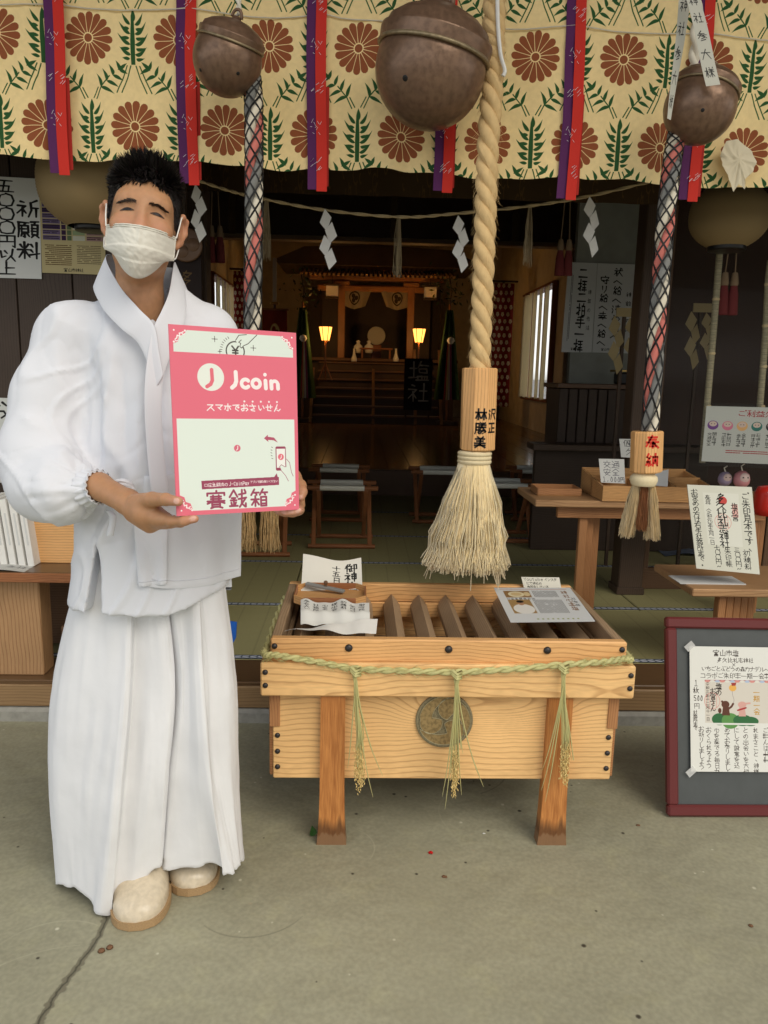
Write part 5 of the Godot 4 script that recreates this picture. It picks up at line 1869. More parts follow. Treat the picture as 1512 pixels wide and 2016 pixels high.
	var green := mat("emblem_patina", Color(0.27, 0.23, 0.135), 0.5, noise_tex(72, 0.02, 0.6, 1.2), Vector3(12, 12, 12))
	green.metallic = 0.2
	mat("emblem_edge", Color(0.42, 0.38, 0.24), 0.4).metallic = 0.5
	var em := MB.new()
	em.lathe([Vector2(0, 0.003), Vector2(0.070, 0.003), Vector2(0.074, 0.005), Vector2(0.0785, 0.005), Vector2(0.079, 0.0)], c, 56, Basis(Vector3.RIGHT, PI / 2))
	var ring := part(em, "emblem", green, t, "round brass emblem with three comma shapes")
	for k in 3:
		var a0 := deg_to_rad(70.0 + k * 120.0)
		var hc := Vector2.from_angle(a0) * 0.037
		var poly := []
		# head
		for i in 22:
			poly.append(hc + Vector2.from_angle(a0 + PI * 0.98 - i / 21.0 * PI * 1.22 + 0.25) * 0.031)
		# tail sweeping round the rim
		var outer := []
		for i in 15:
			var u := i / 14.0
			outer.append(Vector2.from_angle(a0 - 0.35 - u * 1.55) * lerpf(0.0695, 0.0715, u))
		for q in outer:
			poly.append(q)
		for i in 10:
			var u := i / 9.0
			poly.append(Vector2.from_angle(a0 - 1.9 + u * 1.45) * lerpf(0.071, 0.036, pow(u, 0.8)) * (1.0 - 0.12 * sin(u * PI)))
		var cm := MB.new()
		var pk := PackedVector2Array(poly)
		var fixed := Geometry2D.offset_polygon(pk, 0.0002)
		if fixed.size() > 0:
			cm.prism(Array(fixed[0]), 0.004, Transform3D(Basis(), c + Vector3(0, 0, 0.0065)))
		part(cm, "comma", bz, ring)
		var ln := MB.new()
		var lp := []
		if fixed.size() > 0:
			for q in fixed[0]:
				lp.append(c + Vector3(q.x, q.y, 0.0068))
			lp.append(lp[0])
			ln.tube(lp, 0.0009, 5, false)
		part(ln, "comma_edge", mats["emblem_edge"], ring)


func leg_texture() -> ImageTexture:
	var s := Sheet.new(96, 512, Color.WHITE)
	var n := FastNoiseLite.new()
	n.seed = 5
	n.frequency = 0.02
	for y in 512:
		for x in 96:
			var g := n.get_noise_2d(x * 9.0, y * 0.5) * 0.10 + n.get_noise_2d(x * 2.0, y * 0.2) * 0.08
			var c := Color(0.72 + g, 0.475 + g * 0.9, 0.26 + g * 0.6)
			# wet-stained foot with a ragged edge
			var e := y - (415.0 + 40.0 * n.get_noise_2d(x * 1.5, 50.0) + 5.0 * n.get_noise_2d(x * 3.0, 9.0))
			if e > 0.0:
				c = c.lerp(Color(0.25, 0.17, 0.12), clampf(e / 60.0, 0.0, 0.6))
			var e2 := y - (470.0 + 14.0 * n.get_noise_2d(x * 2.5, y * 0.6))
			if e2 > 0.0:
				c = c.lerp(Color(0.56, 0.44, 0.33), clampf(e2 / 12.0, 0.0, 0.7))
			s.im.set_pixel(x, y, c)
	return s.tex()


# ---------------------------------------------------------------- straw rope with rice ears round the box
func build_box_rope() -> void:
	var zf := -1.985
	var t := thing("rice_straw_rope", "green-gold twisted straw rope tied round the offertory box with three rice sheaves", "rope", Vector3(0.25, 0.53, zf))
	var sm := vmat("rice_straw", 0.8)
	sm.albedo_color = Color(0.55, 0.52, 0.24).linear_to_srgb()
	var pts: Array = [Vector3(-0.236, 0.556, -2.50), Vector3(-0.242, 0.556, -2.3), Vector3(-0.242, 0.556, -2.05), Vector3(-0.240, 0.556, -1.965), Vector3(-0.206, 0.562, -1.945), Vector3(-0.106, 0.546, -1.945), Vector3(0.002, 0.527, -1.945), Vector3(0.137, 0.522, -1.945), Vector3(0.272, 0.52, -1.945), Vector3(0.408, 0.529, -1.945), Vector3(0.558, 0.544, -1.945), Vector3(0.667, 0.553, -1.945), Vector3(0.723, 0.563, -1.945), Vector3(0.745, 0.552, -1.98), Vector3(0.747, 0.552, -2.2), Vector3(0.745, 0.552, -2.5)]
	var n := 260
	var p := spline(pts, n)
	for s in 2:
		var h := []
		for k in n + 1:
			var d: Vector3 = (p[mini(k + 1, n)] - p[maxi(k - 1, 0)]).normalized()
			var sd := d.cross(Vector3.UP).normalized()
			var up := sd.cross(d)
			var a := k * 0.62 + s * PI
			h.append(p[k] + (sd * cos(a) + up * sin(a)) * 0.0043)
		var m := MB.new()
		m.tube(h, 0.0054, 8)
		for k in m.v.size():
			m.c[k] = Color(1, 1, 1) * (0.95 + 0.35 * noise.get_noise_3d(m.v[k].x * 90.0, m.v[k].y * 90.0, m.v[k].z * 40.0))
		part(m, "strand", sm, t)
	var fz := MB.new()
	for k in 240:
		var i := rng.randi_range(30, n - 20)
		var at: Vector3 = p[i]
		var d := Vector3(rng.randfn() * 0.4, rng.randfn(), absf(rng.randfn())).normalized()
		fz.col = Color(1.2, 1.15, 1.0) * rng.randf_range(0.8, 1.3)
		var al: Vector3 = (p[mini(i + 2, n)] - at).normalized() * (1 if rng.randf() > 0.5 else -1)
		fz.tube([at + d * 0.010, at + d * 0.014 + al * 0.008, at + d * rng.randf_range(0.014, 0.022) + al * 0.018], [0.0007, 0.0006, 0.0003], 3, false)
	part(fz, "loose_straw", sm, t).set_meta("kind", "stuff")
	# three sheaves
	var gm := _tinted("rice_grain", Color(0.74, 0.56, 0.24))
	for q in [[Vector3(0.002, 0.523, -1.935), 0.33, 0.02, 0.9], [Vector3(0.27, 0.517, -1.935), 0.335, 0.006, 1.1], [Vector3(0.555, 0.537, -1.935), 0.33, 0.022, 1.0]]:
		var c: Vector3 = q[0]
		var sh := MB.new()
		# knot
		for k in 3:
			sh.col = Color.WHITE * (0.9 + 0.12 * k)
			sh.tube([c + Vector3(-0.012, 0.012 - k * 0.005, 0.0), c + Vector3(0.0, 0.004 - k * 0.006, 0.012), c + Vector3(0.012, 0.008 - k * 0.009, 0.0), c + Vector3(0, -0.004 - k * 0.006, -0.008)], 0.0045, 6)
		var ears := []
		for k in 15:
			var sp := rng.randfn() * 0.008
			var l: float = q[1] * rng.randf_range(0.55, 0.85)
			var e := c + Vector3(q[2] * l / 0.3 + sp, -l, 0.006 + absf(rng.randfn()) * 0.006)
			sh.col = Color(1, 1, 1).lerp(Color(1.25, 1.12, 1.1), rng.randf()) * rng.randf_range(0.8, 1.15)
			sh.tube(spline([c + Vector3(rng.randfn() * 0.004, 0, 0.004), c + Vector3(sp * 0.25, -l * 0.3, 0.008), c + Vector3(q[2] * 0.6 + sp * 0.6, -l * 0.7, 0.010), e], 7), 0.0015, 4, false)
			ears.append(e)
		# long loose blades
		for k in 6:
			var dx := rng.randf_range(0.02, 0.10) * (1.0 if rng.randf() > 0.25 else -0.45)
			var l := rng.randf_range(0.22, 0.42)
			sh.col = Color(1.25, 1.15, 1.15) * rng.randf_range(0.9, 1.2)
			sh.tube(spline([c + Vector3(0.003, -0.02, 0.006), c + Vector3(dx * 0.2, -l * 0.35, 0.012), c + Vector3(dx * 0.62, -l * 0.75, 0.012), c + Vector3(dx, -l, 0.008)], 9), [0.0018, 0.0018, 0.0018, 0.0018, 0.0017, 0.0016, 0.0014, 0.0011, 0.0008, 0.0004], 4, false)
		part(sh, "sheaf", sm, t)
		var gr := MB.new()
		for k in 18:
			var e: Vector3 = c + Vector3(q[2] * 0.75 + rng.randfn() * 0.0055, -q[1] * rng.randf_range(0.60, 0.72), 0.011)
			var l := rng.randf_range(0.07, 0.115)
			for i in 24:
				var u := i / 23.0
				var at := e + Vector3(rng.randfn() * 0.003 + u * 0.003, -l * u, rng.randfn() * 0.003)
				var d := Vector3(rng.randfn() * 0.35, -1, rng.randfn() * 0.35).normalized()
				gr.col = Color(1, 0.98, 0.9) * rng.randf_range(0.7, 1.25)
				gr.tube([at - d * 0.0036, at, at + d * 0.0036], [0.0004, 0.0016, 0.0003], 5, false)
		part(gr, "rice_ears", gm, t)


# ---------------------------------------------------------------- papers and tray on top of the box
func build_box_papers() -> void:
	var y0 := 0.602
	var ink := Color(0.04, 0.04, 0.04)
	# cut-corner tray
	var c := Vector3(-0.079, 0.604, -2.331)
	var t := thing("wooden_tray", "shallow cut-corner wooden tray on the left of the offertory box", "tray", c)
	var o := []
	var hw := 0.108
	var hd := 0.085
	var k := 0.03
	for q in [Vector2(-hw + k, -hd), Vector2(hw - k, -hd), Vector2(hw, -hd + k), Vector2(hw, hd - k), Vector2(hw - k, hd), Vector2(-hw + k, hd), Vector2(-hw, hd - k), Vector2(-hw, -hd + k)]:
		o.append(q)
	var base := MB.new()
	base.prism(o, 0.006, Transform3D(Basis(Vector3.RIGHT, -PI / 2), c + Vector3(0, 0.006, 0)))
	part(base, "base", mats["tray_wood"], t)
	for i in 8:
		var a: Vector2 = o[i]
		var b: Vector2 = o[(i + 1) % 8]
		var pa := c + Vector3(a.x, 0.0135, -a.y)
		var pb := c + Vector3(b.x, 0.0135, -b.y)
		var d := (pb - pa).normalized()
		var wl := bx((pa + pb) / 2, Vector3(pa.distance_to(pb) + 0.002, 0.026 if i != 1 else 0.0262, 0.005), 0.001, 0, Basis(d, Vector3.UP, d.cross(Vector3.UP)))
		part(wl, "wall", mats["red_wood"] if i % 2 == 0 else mats["tray_wood"], t)
	# curled notice in the tray
	var a := Sheet.new(420, 360, Color(0.84, 0.83, 0.79))
	write(a, "御神塩", 300, 56, 84, 92, true, 12, ink)
	write(a, "十五日社", 214, 76, 52, 64, true, 8, ink)
	write(a, "年毎", 318, 330, 50, 60, true, 6, ink)
	var pn := thing("salt_notice", "curled white notice with brushed characters standing in the tray", "paper", c + Vector3(0, 0.01, 0))
	var p00: Vector3 = Vector3(-0.177, 0.705, -2.5)
	var p10: Vector3 = Vector3(0.015, 0.691, -2.5)
	var p01: Vector3 = Vector3(-0.176, 0.607, -2.385)
	var p11: Vector3 = Vector3(0.021, 0.596, -2.385)
	var f := func(u: float, v: float) -> Vector3:
		var q: Vector3 = p00.lerp(p10, u).lerp(p01.lerp(p11, u), v)
		return q + Vector3(0, -0.010 * sin(PI * u) * (1.0 - v) + 0.004 * sin(u * 7.0), -0.020 * sin(PI * v) + 0.006 * sin(u * 5.0 + v * 3.0))
	var m := MB.new()
	m.sheet(16, 12, f, 0.0005)
	part(m, "paper", print_mat("salt_print", a), pn)
	# iron paperweight
	var w0: Vector3 = Vector3(-0.16, 0.629, -2.4)
	var w1: Vector3 = Vector3(-0.037, 0.616, -2.36)
	var pw := thing("iron_paperweight", "dark iron bar paperweight with a knob lying on the tray notice", "paperweight", (w0 + w1) / 2)
	var d := (w1 - w0).normalized()
	part(bx((w0 + w1) / 2 + Vector3(0, 0.004, 0.006), Vector3(w0.distance_to(w1), 0.009, 0.020), 0.002, 0, Basis(d, d.cross(Vector3.BACK).normalized() * -1.0, Vector3.BACK).orthonormalized()), "bar", mat("weight_iron", Color(0.20, 0.20, 0.19), 0.45), pw)
	var kb := MB.new()
	kb.lathe([Vector2(0.005, 0), Vector2(0.004, 0.006), Vector2(0.0065, 0.009), Vector2(0.0065, 0.015), Vector2(0.004, 0.018), Vector2(0, 0.019)], (w0 + w1) / 2 + Vector3(0.002, 0.008, 0.006), 14)
	part(kb, "knob", mats["brown_wood"], pw)
	# crumpled sheet lying in front
	var b := Sheet.new(420, 200, Color(0.82, 0.82, 0.80))
	for q in 7:
		write(b, ["参を大切", "社務所神", "心を奏で", "様出会い", "初穂料千", "年月日前", "御守所通"][q], 20 + q * 56, 20 + (q % 3) * 8, 34, 40, true, 4, Color(0.15, 0.15, 0.15))
	var cs := thing("crumpled_letter", "creased sheet of brush writing lying on the box slats", "paper", Vector3(-0.058, 0.6, -2.109))
	var g := func(u: float, v: float) -> Vector3:
		var q := Vector3(lerpf(-0.165, 0.040, u) + 0.012 * v * (1.0 - u), 0.585, lerpf(-2.235, -2.075, v))
		var wv := 0.006 * sin(u * 12.0 + 0.6) * (1.0 - v) + 0.003 * sin(u * 23.0) + 0.026 * (1.0 - v)
		var fold := 0.028 * smoothstep(0.45, 0.75, v) - 0.022 * smoothstep(0.75, 1.0, v)
		return q + Vector3(0, maxf(wv, -0.008) + fold + 0.012, 0)
	var m2 := MB.new()
	m2.sheet(30, 18, g, 0.0005)
	for i in m2.uv.size():
		m2.uv[i].y = minf(m2.uv[i].y * 1.9, 0.995)
	part(m2, "paper", print_mat("letter_print", b), cs)
	var cv := thing("folded_paper", "blank folded white sheet at the front left rim of the box", "paper", Vector3(-0.07, 0.6, -2.043))
	var g2 := func(u: float, v: float) -> Vector3: return Vector3(lerpf(-0.192, 0.062 - 0.006 * v, u), 0.598 + 0.010 * v + 0.024 * u * (1.0 - v) + 0.006 * sin(u * 6.0) * v + 0.003 * sin(u * 17.0), lerpf(-2.035 - 0.05 * u, -2.005, v))
	var m3 := MB.new()
	m3.sheet(22, 8, g2, 0.0006)
	part(m3, "paper", mats["white_paper"], cv)
	# newspaper clipping in a plastic sleeve
	var n := Sheet.new(600, 460, Color(0.80, 0.81, 0.81))
	n.rect(40, 24, 520, 4, Color(0.7, 0.35, 0.25))
	n.rect(60, 50, 200, 96, Color(0.55, 0.42, 0.26))
	n.disc(Vector2(150, 100), 62, Color(0.85, 0.80, 0.66), 40)
	n.disc(Vector2(150, 98), 42, Color(0.78, 0.68, 0.5), 24)
	n.disc(Vector2(232, 98), 26, Color(0.80, 0.72, 0.55), 30)
	n.rect(60, 176, 170, 180, Color(0.62, 0.50, 0.32))
	n.disc(Vector2(150, 300), 78, Color(0.86, 0.85, 0.82), 62)
	n.disc(Vector2(148, 222), 26, Color(0.66, 0.50, 0.38), 30)
	n.disc(Vector2(148, 204), 28, Color(0.1, 0.09, 0.08), 16)
	fine_print(n, 280, 50, 190, 96, 11, Color(0.35, 0.35, 0.35), true)
	fine_print(n, 250, 180, 220, 180, 11, Color(0.35, 0.35, 0.35), true)
	write(n, "神社心伝塩", 500, 50, 46, 56, true, 6, Color(0.45, 0.28, 0.12))
	write(n, "社参拝", 548, 150, 30, 44, true, 4, Color(0.3, 0.3, 0.3))
	write(n, "口座登録会日出", 60, 152, 22, 32, false, 3, ink)
	for q in 9:
		n.rect(200 + q * 36, 420, 14, 12, Color(0.55, 0.60, 0.30))
	var nc := thing("newspaper_clipping", "laminated newspaper clipping with a small photograph on the right of the box", "clipping", Vector3(0.583, 0.612, -2.268))
	part(panel(Vector3(0.451, 0.614, -2.442), Vector3(0.705, 0.616, -2.447), Vector3(0.686, 0.613, -2.106), Vector3(0.44, 0.611, -2.094), 0.001, Vector2(0.5, 0.97)), "sheet", print_mat("news_print", n, 0.35), nc)
	var nt := Sheet.new(300, 120, Color(0.80, 0.79, 0.74))
	write(nt, "Youtube", 14, 8, 22, 22, false, 3, Color(0.2, 0.2, 0.18))
	write(nt, "インスタ", 180, 8, 22, 25, false, 3, Color(0.2, 0.2, 0.18))
	write(nt, "にて神社の", 30, 38, 22, 25, false, 3, Color(0.2, 0.2, 0.18))
	write(nt, "参所をしている", 30, 66, 22, 25, false, 3, Color(0.2, 0.2, 0.18))
	write(nt, "神をご参会！", 34, 93, 22, 25, false, 3, Color(0.2, 0.2, 0.18))
	var note := thing("handwritten_note", "small handwritten note propped on the top edge of the clipping", "note", Vector3(0.624, 0.586, -2.5))
	part(panel(Vector3(0.557, 0.631, -2.52), Vector3(0.687, 0.631, -2.52), Vector3(0.692, 0.586, -2.49), Vector3(0.567, 0.586, -2.49), 0.0006), "paper", print_mat("note_print", nt), note)



# ---------------------------------------------------------------- folding stools
func build_stools() -> void:
	var cloth := mat("stool_cloth", Color(0.80, 0.80, 0.72), 0.9, noise_tex(81, 0.05, 0.9, 1.02), Vector3(6, 6, 6))
	var t := thing("folding_stool", "nearest folding stool with white cloth seat, between sign and straw tassel", "stool", Vector3.ZERO, "folding stools on the tatami")
	# built at the origin: 0.40 wide, 0.42 high
	for s in [-1, 1]:
		var r := MB.new()
		r.tube([Vector3(-0.235, 0.40, s * 0.13), Vector3(0.235, 0.40, s * 0.13)], 0.016, 10)
		part(r, "top_rail", mats["red_wood"], t)
		var b := MB.new()
		b.tube([Vector3(-0.22, 0.018, s * 0.16), Vector3(0.22, 0.018, s * 0.16)], 0.016, 8)
		part(b, "foot_rail", mats["red_wood"], t)
		for e in [-1, 1]:
			part(bar(Vector3(e * (0.185 if s > 0 else 0.155), 0.02, s * 0.16), Vector3(e * (0.185 if s > 0 else 0.155), 0.39, -s * 0.13), 0.03, 0.022, 0.004), "leg", mats["red_wood"], t)
	var f := func(u: float, v: float) -> Vector3:
		var zz := lerpf(-0.147, 0.147, v)
		var over := 1.0 - absf(v * 2.0 - 1.0)
		return Vector3(lerpf(-0.145, 0.145, u), 0.418 - 0.035 * smoothstep(0.0, 0.5, over) - 0.012 * sin(PI * u) * over, zz)
	var c := MB.new()
	c.sheet(10, 14, f, 0.004)
	for s in [-1, 1]:
		c.tube([Vector3(-0.145, 0.40, s * 0.13), Vector3(0.145, 0.40, s * 0.13)], 0.0185, 12)
	part(c, "seat_cloth", cloth, t)
	var places := [[Vector3(-0.106, 0.152, -5.142), 0.03, 1.0, ""], [Vector3(-0.143, 0.152, -6.069), -0.04, 1.0, "folding stool standing just behind the nearest one"], [Vector3(0.643, 0.152, -6.05), 0.02, 1.0, "folding stool half hidden behind the big straw tassel"], [Vector3(1.455, 0.152, -6.209), -0.03, 1.0, "folding stool behind the tray table on the right"], [Vector3(-0.645, 0.152, -4.879), 0.05, 1.0, "folding stool mostly hidden behind the pink sign"], [Vector3(1.025, 0.152, -5.387), 0.0, 1.0, "folding stool just right of the big straw tassel"]]
	for k in places.size():
		var q = places[k]
		var o: Node3D = t if k == 0 else t.duplicate()
		if k > 0:
			o.name = numbered("folding_stool")
			add_child(o)
			o.set_meta("label", q[3])
		o.position = q[0]
		o.rotation.y = q[1]


# ---------------------------------------------------------------- tables on the right with amulets and notices
func plank_table(t: Node3D, x0: float, x1: float, z0: float, z1: float, y: float, thick: float, legx: Array, skew := 0.0) -> void:
	# top of two boards, and slatted leg panels standing on the tatami
	part(bx(Vector3((x0 + x1) / 2, y - thick / 2, (z0 + z1) / 2), Vector3(x1 - x0, thick, absf(z1 - z0)), 0.006, 0), "table_top", mats["bench_wood"], t)
	for lx: float in legx:
		for k in 4:
			part(bx(Vector3(lx, (y - thick + FL) / 2, lerpf(z0 - 0.06, z1 + 0.06, k / 3.0)), Vector3(0.035, y - thick - FL, 0.06), 0.004, 1), "leg", mats["leg_wood"], t)
		part(bx(Vector3(lx, y - thick - 0.03, (z0 + z1) / 2), Vector3(0.05, 0.05, absf(z1 - z0) - 0.06), 0.004, 2), "rail", mats["brown_wood"], t)


func build_right_tables() -> void:
	var ink := Color(0.06, 0.06, 0.06)
	# long table with the amulet box
	var a: Vector3 = Vector3(0.824, 0.736, -3.52)
	var t := thing("amulet_table", "plank table behind the offertory box carrying the amulet box", "table", Vector3(a.x + 0.5, FL, -3.7))
	part(bx(Vector3(a.x + 0.62, a.y - 0.016, -3.72), Vector3(1.24, 0.032, 0.42), 0.004, 0), "table_top", mats["bench_wood"], t)
	for k in 3:
		part(bx(Vector3(Vector3(1.138, 0.449, -3.56).x - 0.06 + k * 0.045, (a.y + FL) / 2 - 0.03, -3.60 - k * 0.05), Vector3(0.040, a.y - FL - 0.05, 0.03), 0.003, 1), "leg", mats["leg_wood"], t)
	part(bx(Vector3(a.x + 0.62, a.y - 0.062, -3.58), Vector3(1.0, 0.06, 0.03), 0.003, 0), "apron", mats["leg_wood"], t)
	for k in 3:
		part(bx(Vector3(a.x + 1.08 + k * 0.045, (a.y + FL) / 2 - 0.03, -3.60 - k * 0.05), Vector3(0.040, a.y - FL - 0.05, 0.03), 0.003, 1), "leg", mats["leg_wood"], t)
	# cut tray on it
	var y := a.y
	var tc := Vector3(Vector3(0.969, 0.781, -3.7).x, y + 0.001, -3.72)
	var tr := thing("low_wooden_tray", "empty low wooden tray at the left end of the amulet table", "tray", tc)
	part(bx(tc + Vector3(0, 0.004, 0), Vector3(0.21, 0.008, 0.15), 0.001, 0), "base", mats["tray_wood"], tr)
	for e in [[Vector3(0, 0.02, 0.075), Vector3(0.21, 0.032, 0.006)], [Vector3(0, 0.02, -0.075), Vector3(0.21, 0.032, 0.006)], [Vector3(0.105, 0.0195, 0), Vector3(0.006, 0.031, 0.145)], [Vector3(-0.105, 0.0195, 0), Vector3(0.006, 0.031, 0.145)]]:
		part(bx(tc + e[0], e[1], 0.001, 0), "wall", mats["leg_wood"], tr)
	# divided box
	var bl: Vector3 = Vector3(1.131, 0.758, -3.5)
	var x0: float = bl.x
	var x1 := x0 + 0.53
	var bd := 0.36
	var z0 := -3.50
	var by := y + 0.002
	var bt := thing("amulet_box", "open wooden box with compartments for amulets, behind the red-lettered block", "box", Vector3((x0 + x1) / 2, by, z0 - bd / 2))
	part(bx(Vector3((x0 + x1) / 2, by + 0.005, z0 - bd / 2), Vector3(x1 - x0, 0.01, bd), 0.0, 0), "base", mats["tray_wood"], bt)
	var zs := [[z0 - 0.005, 0.062], [z0 - bd * 0.5, 0.085], [z0 - bd + 0.005, 0.105]]
	for e in zs:
		part(bx(Vector3((x0 + x1) / 2, by + 0.01 + e[1] / 2, e[0]), Vector3(x1 - x0, e[1], 0.010), 0.0015, 0), "partition", mats["tray_wood"], bt)
	for k in 4:
		var xx := lerpf(x0 + 0.005, x1 - 0.005, k / 3.0)
		var m := MB.new()
		m.prism([Vector2(0, 0), Vector2(bd - 0.012, 0), Vector2(bd - 0.012, 0.098), Vector2(0, 0.058)], 0.010, Transform3D(Basis(Vector3(0, 0, -1), Vector3.UP, Vector3(1, 0, 0)), Vector3(xx + 0.005, by + 0.010, z0 - 0.006)))
		part(m, "partition", mats["tray_wood"], bt)
	# price cards
	var cs := Sheet.new(200, 190, Color(0.82, 0.82, 0.80))
	write(cs, "交通", 34, 16, 56, 66, false, 4, Color(0.2, 0.2, 0.25))
	write(cs, "安全", 34, 78, 54, 66, false, 4, Color(0.2, 0.2, 0.25))
	write(cs, "1,000円", 14, 142, 38, 30, false, 4, Color(0.2, 0.2, 0.25), 0.35, 0.75)
	var c1 := thing("price_card", "white price card in the front row of the amulet box", "card", Vector3(1.205, 0.812, -3.6), "price cards in the amulet box")
	part(panel(Vector3(1.139, 0.922, -3.62), Vector3(1.261, 0.922, -3.62), Vector3(1.261, 0.811, -3.58), Vector3(1.145, 0.814, -3.58), 0.001), "card", print_mat("card_print", cs), c1)
	var cs2 := Sheet.new(200, 190, Color(0.80, 0.80, 0.78))
	write(cs2, "健心", 30, 14, 64, 72, false, 5, ink)
	write(cs2, "久守", 46, 100, 64, 72, false, 5, ink)
	var c2 := thing("price_card", "white price card rising behind the red-lettered block", "card", Vector3(1.355, 0.934, -3.78), "price cards in the amulet box")
	part(panel(Vector3(1.291, 1.004, -3.8), Vector3(1.415, 1.004, -3.8), Vector3(1.413, 0.914, -3.76), Vector3(1.294, 0.917, -3.76), 0.001), "card", print_mat("card_print_b", cs2), c2)
	var c3 := thing("price_card", "white paper corner leaning right of the red-lettered block", "card", Vector3(1.436, 0.816, -3.6), "price cards in the amulet box")
	part(panel(Vector3(1.423, 0.859, -3.64), Vector3(1.47, 0.88, -3.6), Vector3(1.456, 0.803, -3.56), Vector3(1.408, 0.801, -3.6), 0.001), "card", mats["white_paper"], c3)
	# daruma price sheet in a clear stand
	var ds := Sheet.new(640, 560, Color(0.73, 0.745, 0.71))
	write(ds, "ご利益ダルマ", 245, 34, 62, 70, false, 6, Color(0.62, 0.12, 0.16), 0.0)
	var dc := [Color(0.42, 0.22, 0.52), Color(0.80, 0.45, 0.55), Color(0.85, 0.66, 0.42), Color(0.12, 0.42, 0.38), Color(0.13, 0.12, 0.12), Color(0.7, 0.2, 0.2)]
	var words := [["交通安全", "開運招福"], ["恋愛成就", "家庭円満"], ["幸運招来", "金運招福"], ["試験合格", "学業上達"], ["災難消滅", "厄除開運"], ["心願成就", "商売繁盛"]]
	for k in 6:
		var cx := 62 + k * 112
		ds.disc(Vector2(cx, 190), 42, dc[k], 46)
		ds.disc(Vector2(cx, 176), 30, Color(0.80, 0.72, 0.66), 26)
		ds.disc(Vector2(cx - 11, 176), 4, Color(0.1, 0.1, 0.1))
		ds.disc(Vector2(cx + 11, 176), 4, Color(0.1, 0.1, 0.1))
		write(ds, words[k][0], cx - 34, 268, 29, 34, true, 3, Color(0.12, 0.12, 0.12), 0.0)
		write(ds, words[k][1], cx + 4, 262, 29, 34, true, 3, Color(0.12, 0.12, 0.12), 0.0)
	fine_print(ds, 180, 430, 440, 40, 20, Color(0.62, 0.15, 0.15))
	var dp := thing("charm_price_sheet", "printed sheet of coloured round charms in a clear stand at the right edge", "price sheet", Vector3(1.645, 0.94, -3.3))
	part(panel(Vector3(1.502, 1.19, -3.33), Vector3(1.871, 1.189, -3.33), Vector3(1.858, 0.944, -3.3), Vector3(1.489, 0.953, -3.3), 0.001), "sheet", print_mat("charm_print", ds, 0.4), dp)
	part(panel(Vector3(1.482, 1.203, -3.32), Vector3(1.882, 1.203, -3.32), Vector3(1.871, 0.926, -3.29), Vector3(1.473, 0.936, -3.29), 0.0015), "clear_stand", glass(0.10), dp)
	# charms in a clear bag, and the red hanging one
	for q in [[Vector3(1.658, 0.864, -3.42), 0.030, Color(0.30, 0.24, 0.34), "grey-violet"], [Vector3(1.725, 0.866, -3.4), 0.036, Color(0.55, 0.24, 0.25), "pink"]]:
		var c: Vector3 = q[0]
		var r: float = q[1]
		var ch := thing("round_charm", "%s round charm in a clear bag under the charm price sheet" % q[3], "charm", c - Vector3(0, r, 0), "round charms in clear bags")
		var m := MB.new()
		m.lathe([Vector2(0, -r), Vector2(r * 0.6, -r), Vector2(r * 0.95, -r * 0.5), Vector2(r, 0), Vector2(r * 0.85, r * 0.6), Vector2(r * 0.4, r * 0.98), Vector2(0, r * 1.05)], c, 20)
		part(m, "body", mat("charm_" + q[3], q[2], 0.35), ch)
		var fc := MB.new()
		fc.lathe([Vector2(0, r * 1.02), Vector2(r * 0.5, r * 0.93), Vector2(r * 0.62, r * 0.8)], c + Vector3(0, r * 0.15, 0), 16, Basis(Vector3.RIGHT, PI / 2 - 0.1))
		part(fc, "face", mat("charm_face_" + q[3], Color(0.55, 0.42, 0.38), 0.5), ch)
		var ey := MB.new()
		for dx in [-0.3, 0.3]:
			ey.lathe([Vector2(0, r * 0.06), Vector2(r * 0.1, 0.0)], c + Vector3(dx * r, r * 0.28, r * 0.97), 8, Basis(Vector3.RIGHT, PI / 2))
		part(ey, "eye", mats["black_lacquer"], ch)
		var st := MB.new()
		st.tube([c + Vector3(0, r, 0), c + Vector3(-0.008, r * 1.6, 0.0), c + Vector3(0.006, r * 1.9, 0)], 0.003, 6)
		part(st, "string", mats["cord"], ch)
	var rc: Vector3 = Vector3(1.695, 0.817, -3.1)
	var rd := thing("red_pouch", "glossy red hanging pouch with a white cord at the right edge", "pouch", rc - Vector3(0, 0.07, 0))
	var rmb := MB.new()
	rmb.lathe([Vector2(0, -0.06), Vector2(0.05, -0.06), Vector2(0.058, -0.03), Vector2(0.056, 0.03), Vector2(0.045, 0.055), Vector2(0.02, 0.06), Vector2(0, 0.062)], rc, 24)
	part(rmb, "body", mat("red_gloss", Color(0.55, 0.025, 0.015), 0.35), rd)
	var kn := MB.new()
	for k in 3:
		var q := []
		for i in 17:
			q.append(rc + Vector3(-0.024 + k * 0.022 + 0.011 * cos(i * TAU / 16), 0.042 + 0.008 * sin(i * TAU / 16), 0.056))
		kn.tube(q, 0.0025, 5, false)
	part(kn, "cord", mats["white_paper"], rd)
	# low bench at the right with the sample sheet
	var fr: Vector3 = Vector3(1.277, 0.518, -2.8)
	var bn := thing("low_bench", "low plank bench at the right carrying the stamp sample sheet", "bench", Vector3(fr.x + 0.4, FL, -3.0))
	part(bx(Vector3(fr.x + 0.5, fr.y - 0.015, -2.995), Vector3(1.0, 0.030, 0.39), 0.004, 0), "table_top", mats["bench_wood"], bn)
	for k in 5:
		part(bx(Vector3(fr.x + 0.14 + k * 0.042, (fr.y - 0.03 + FL) / 2, -2.86 - 0.025 * k), Vector3(0.03, fr.y - 0.03 - FL, 0.04), 0.003, 1), "leg", mats["leg_wood"], bn)
	for k in 4:
		part(bx(Vector3(fr.x + 0.75 + k * 0.042, (fr.y - 0.03 + FL) / 2, -2.86 - 0.025 * k), Vector3(0.03, fr.y - 0.03 - FL, 0.04), 0.003, 1), "leg", mats["leg_wood"], bn)
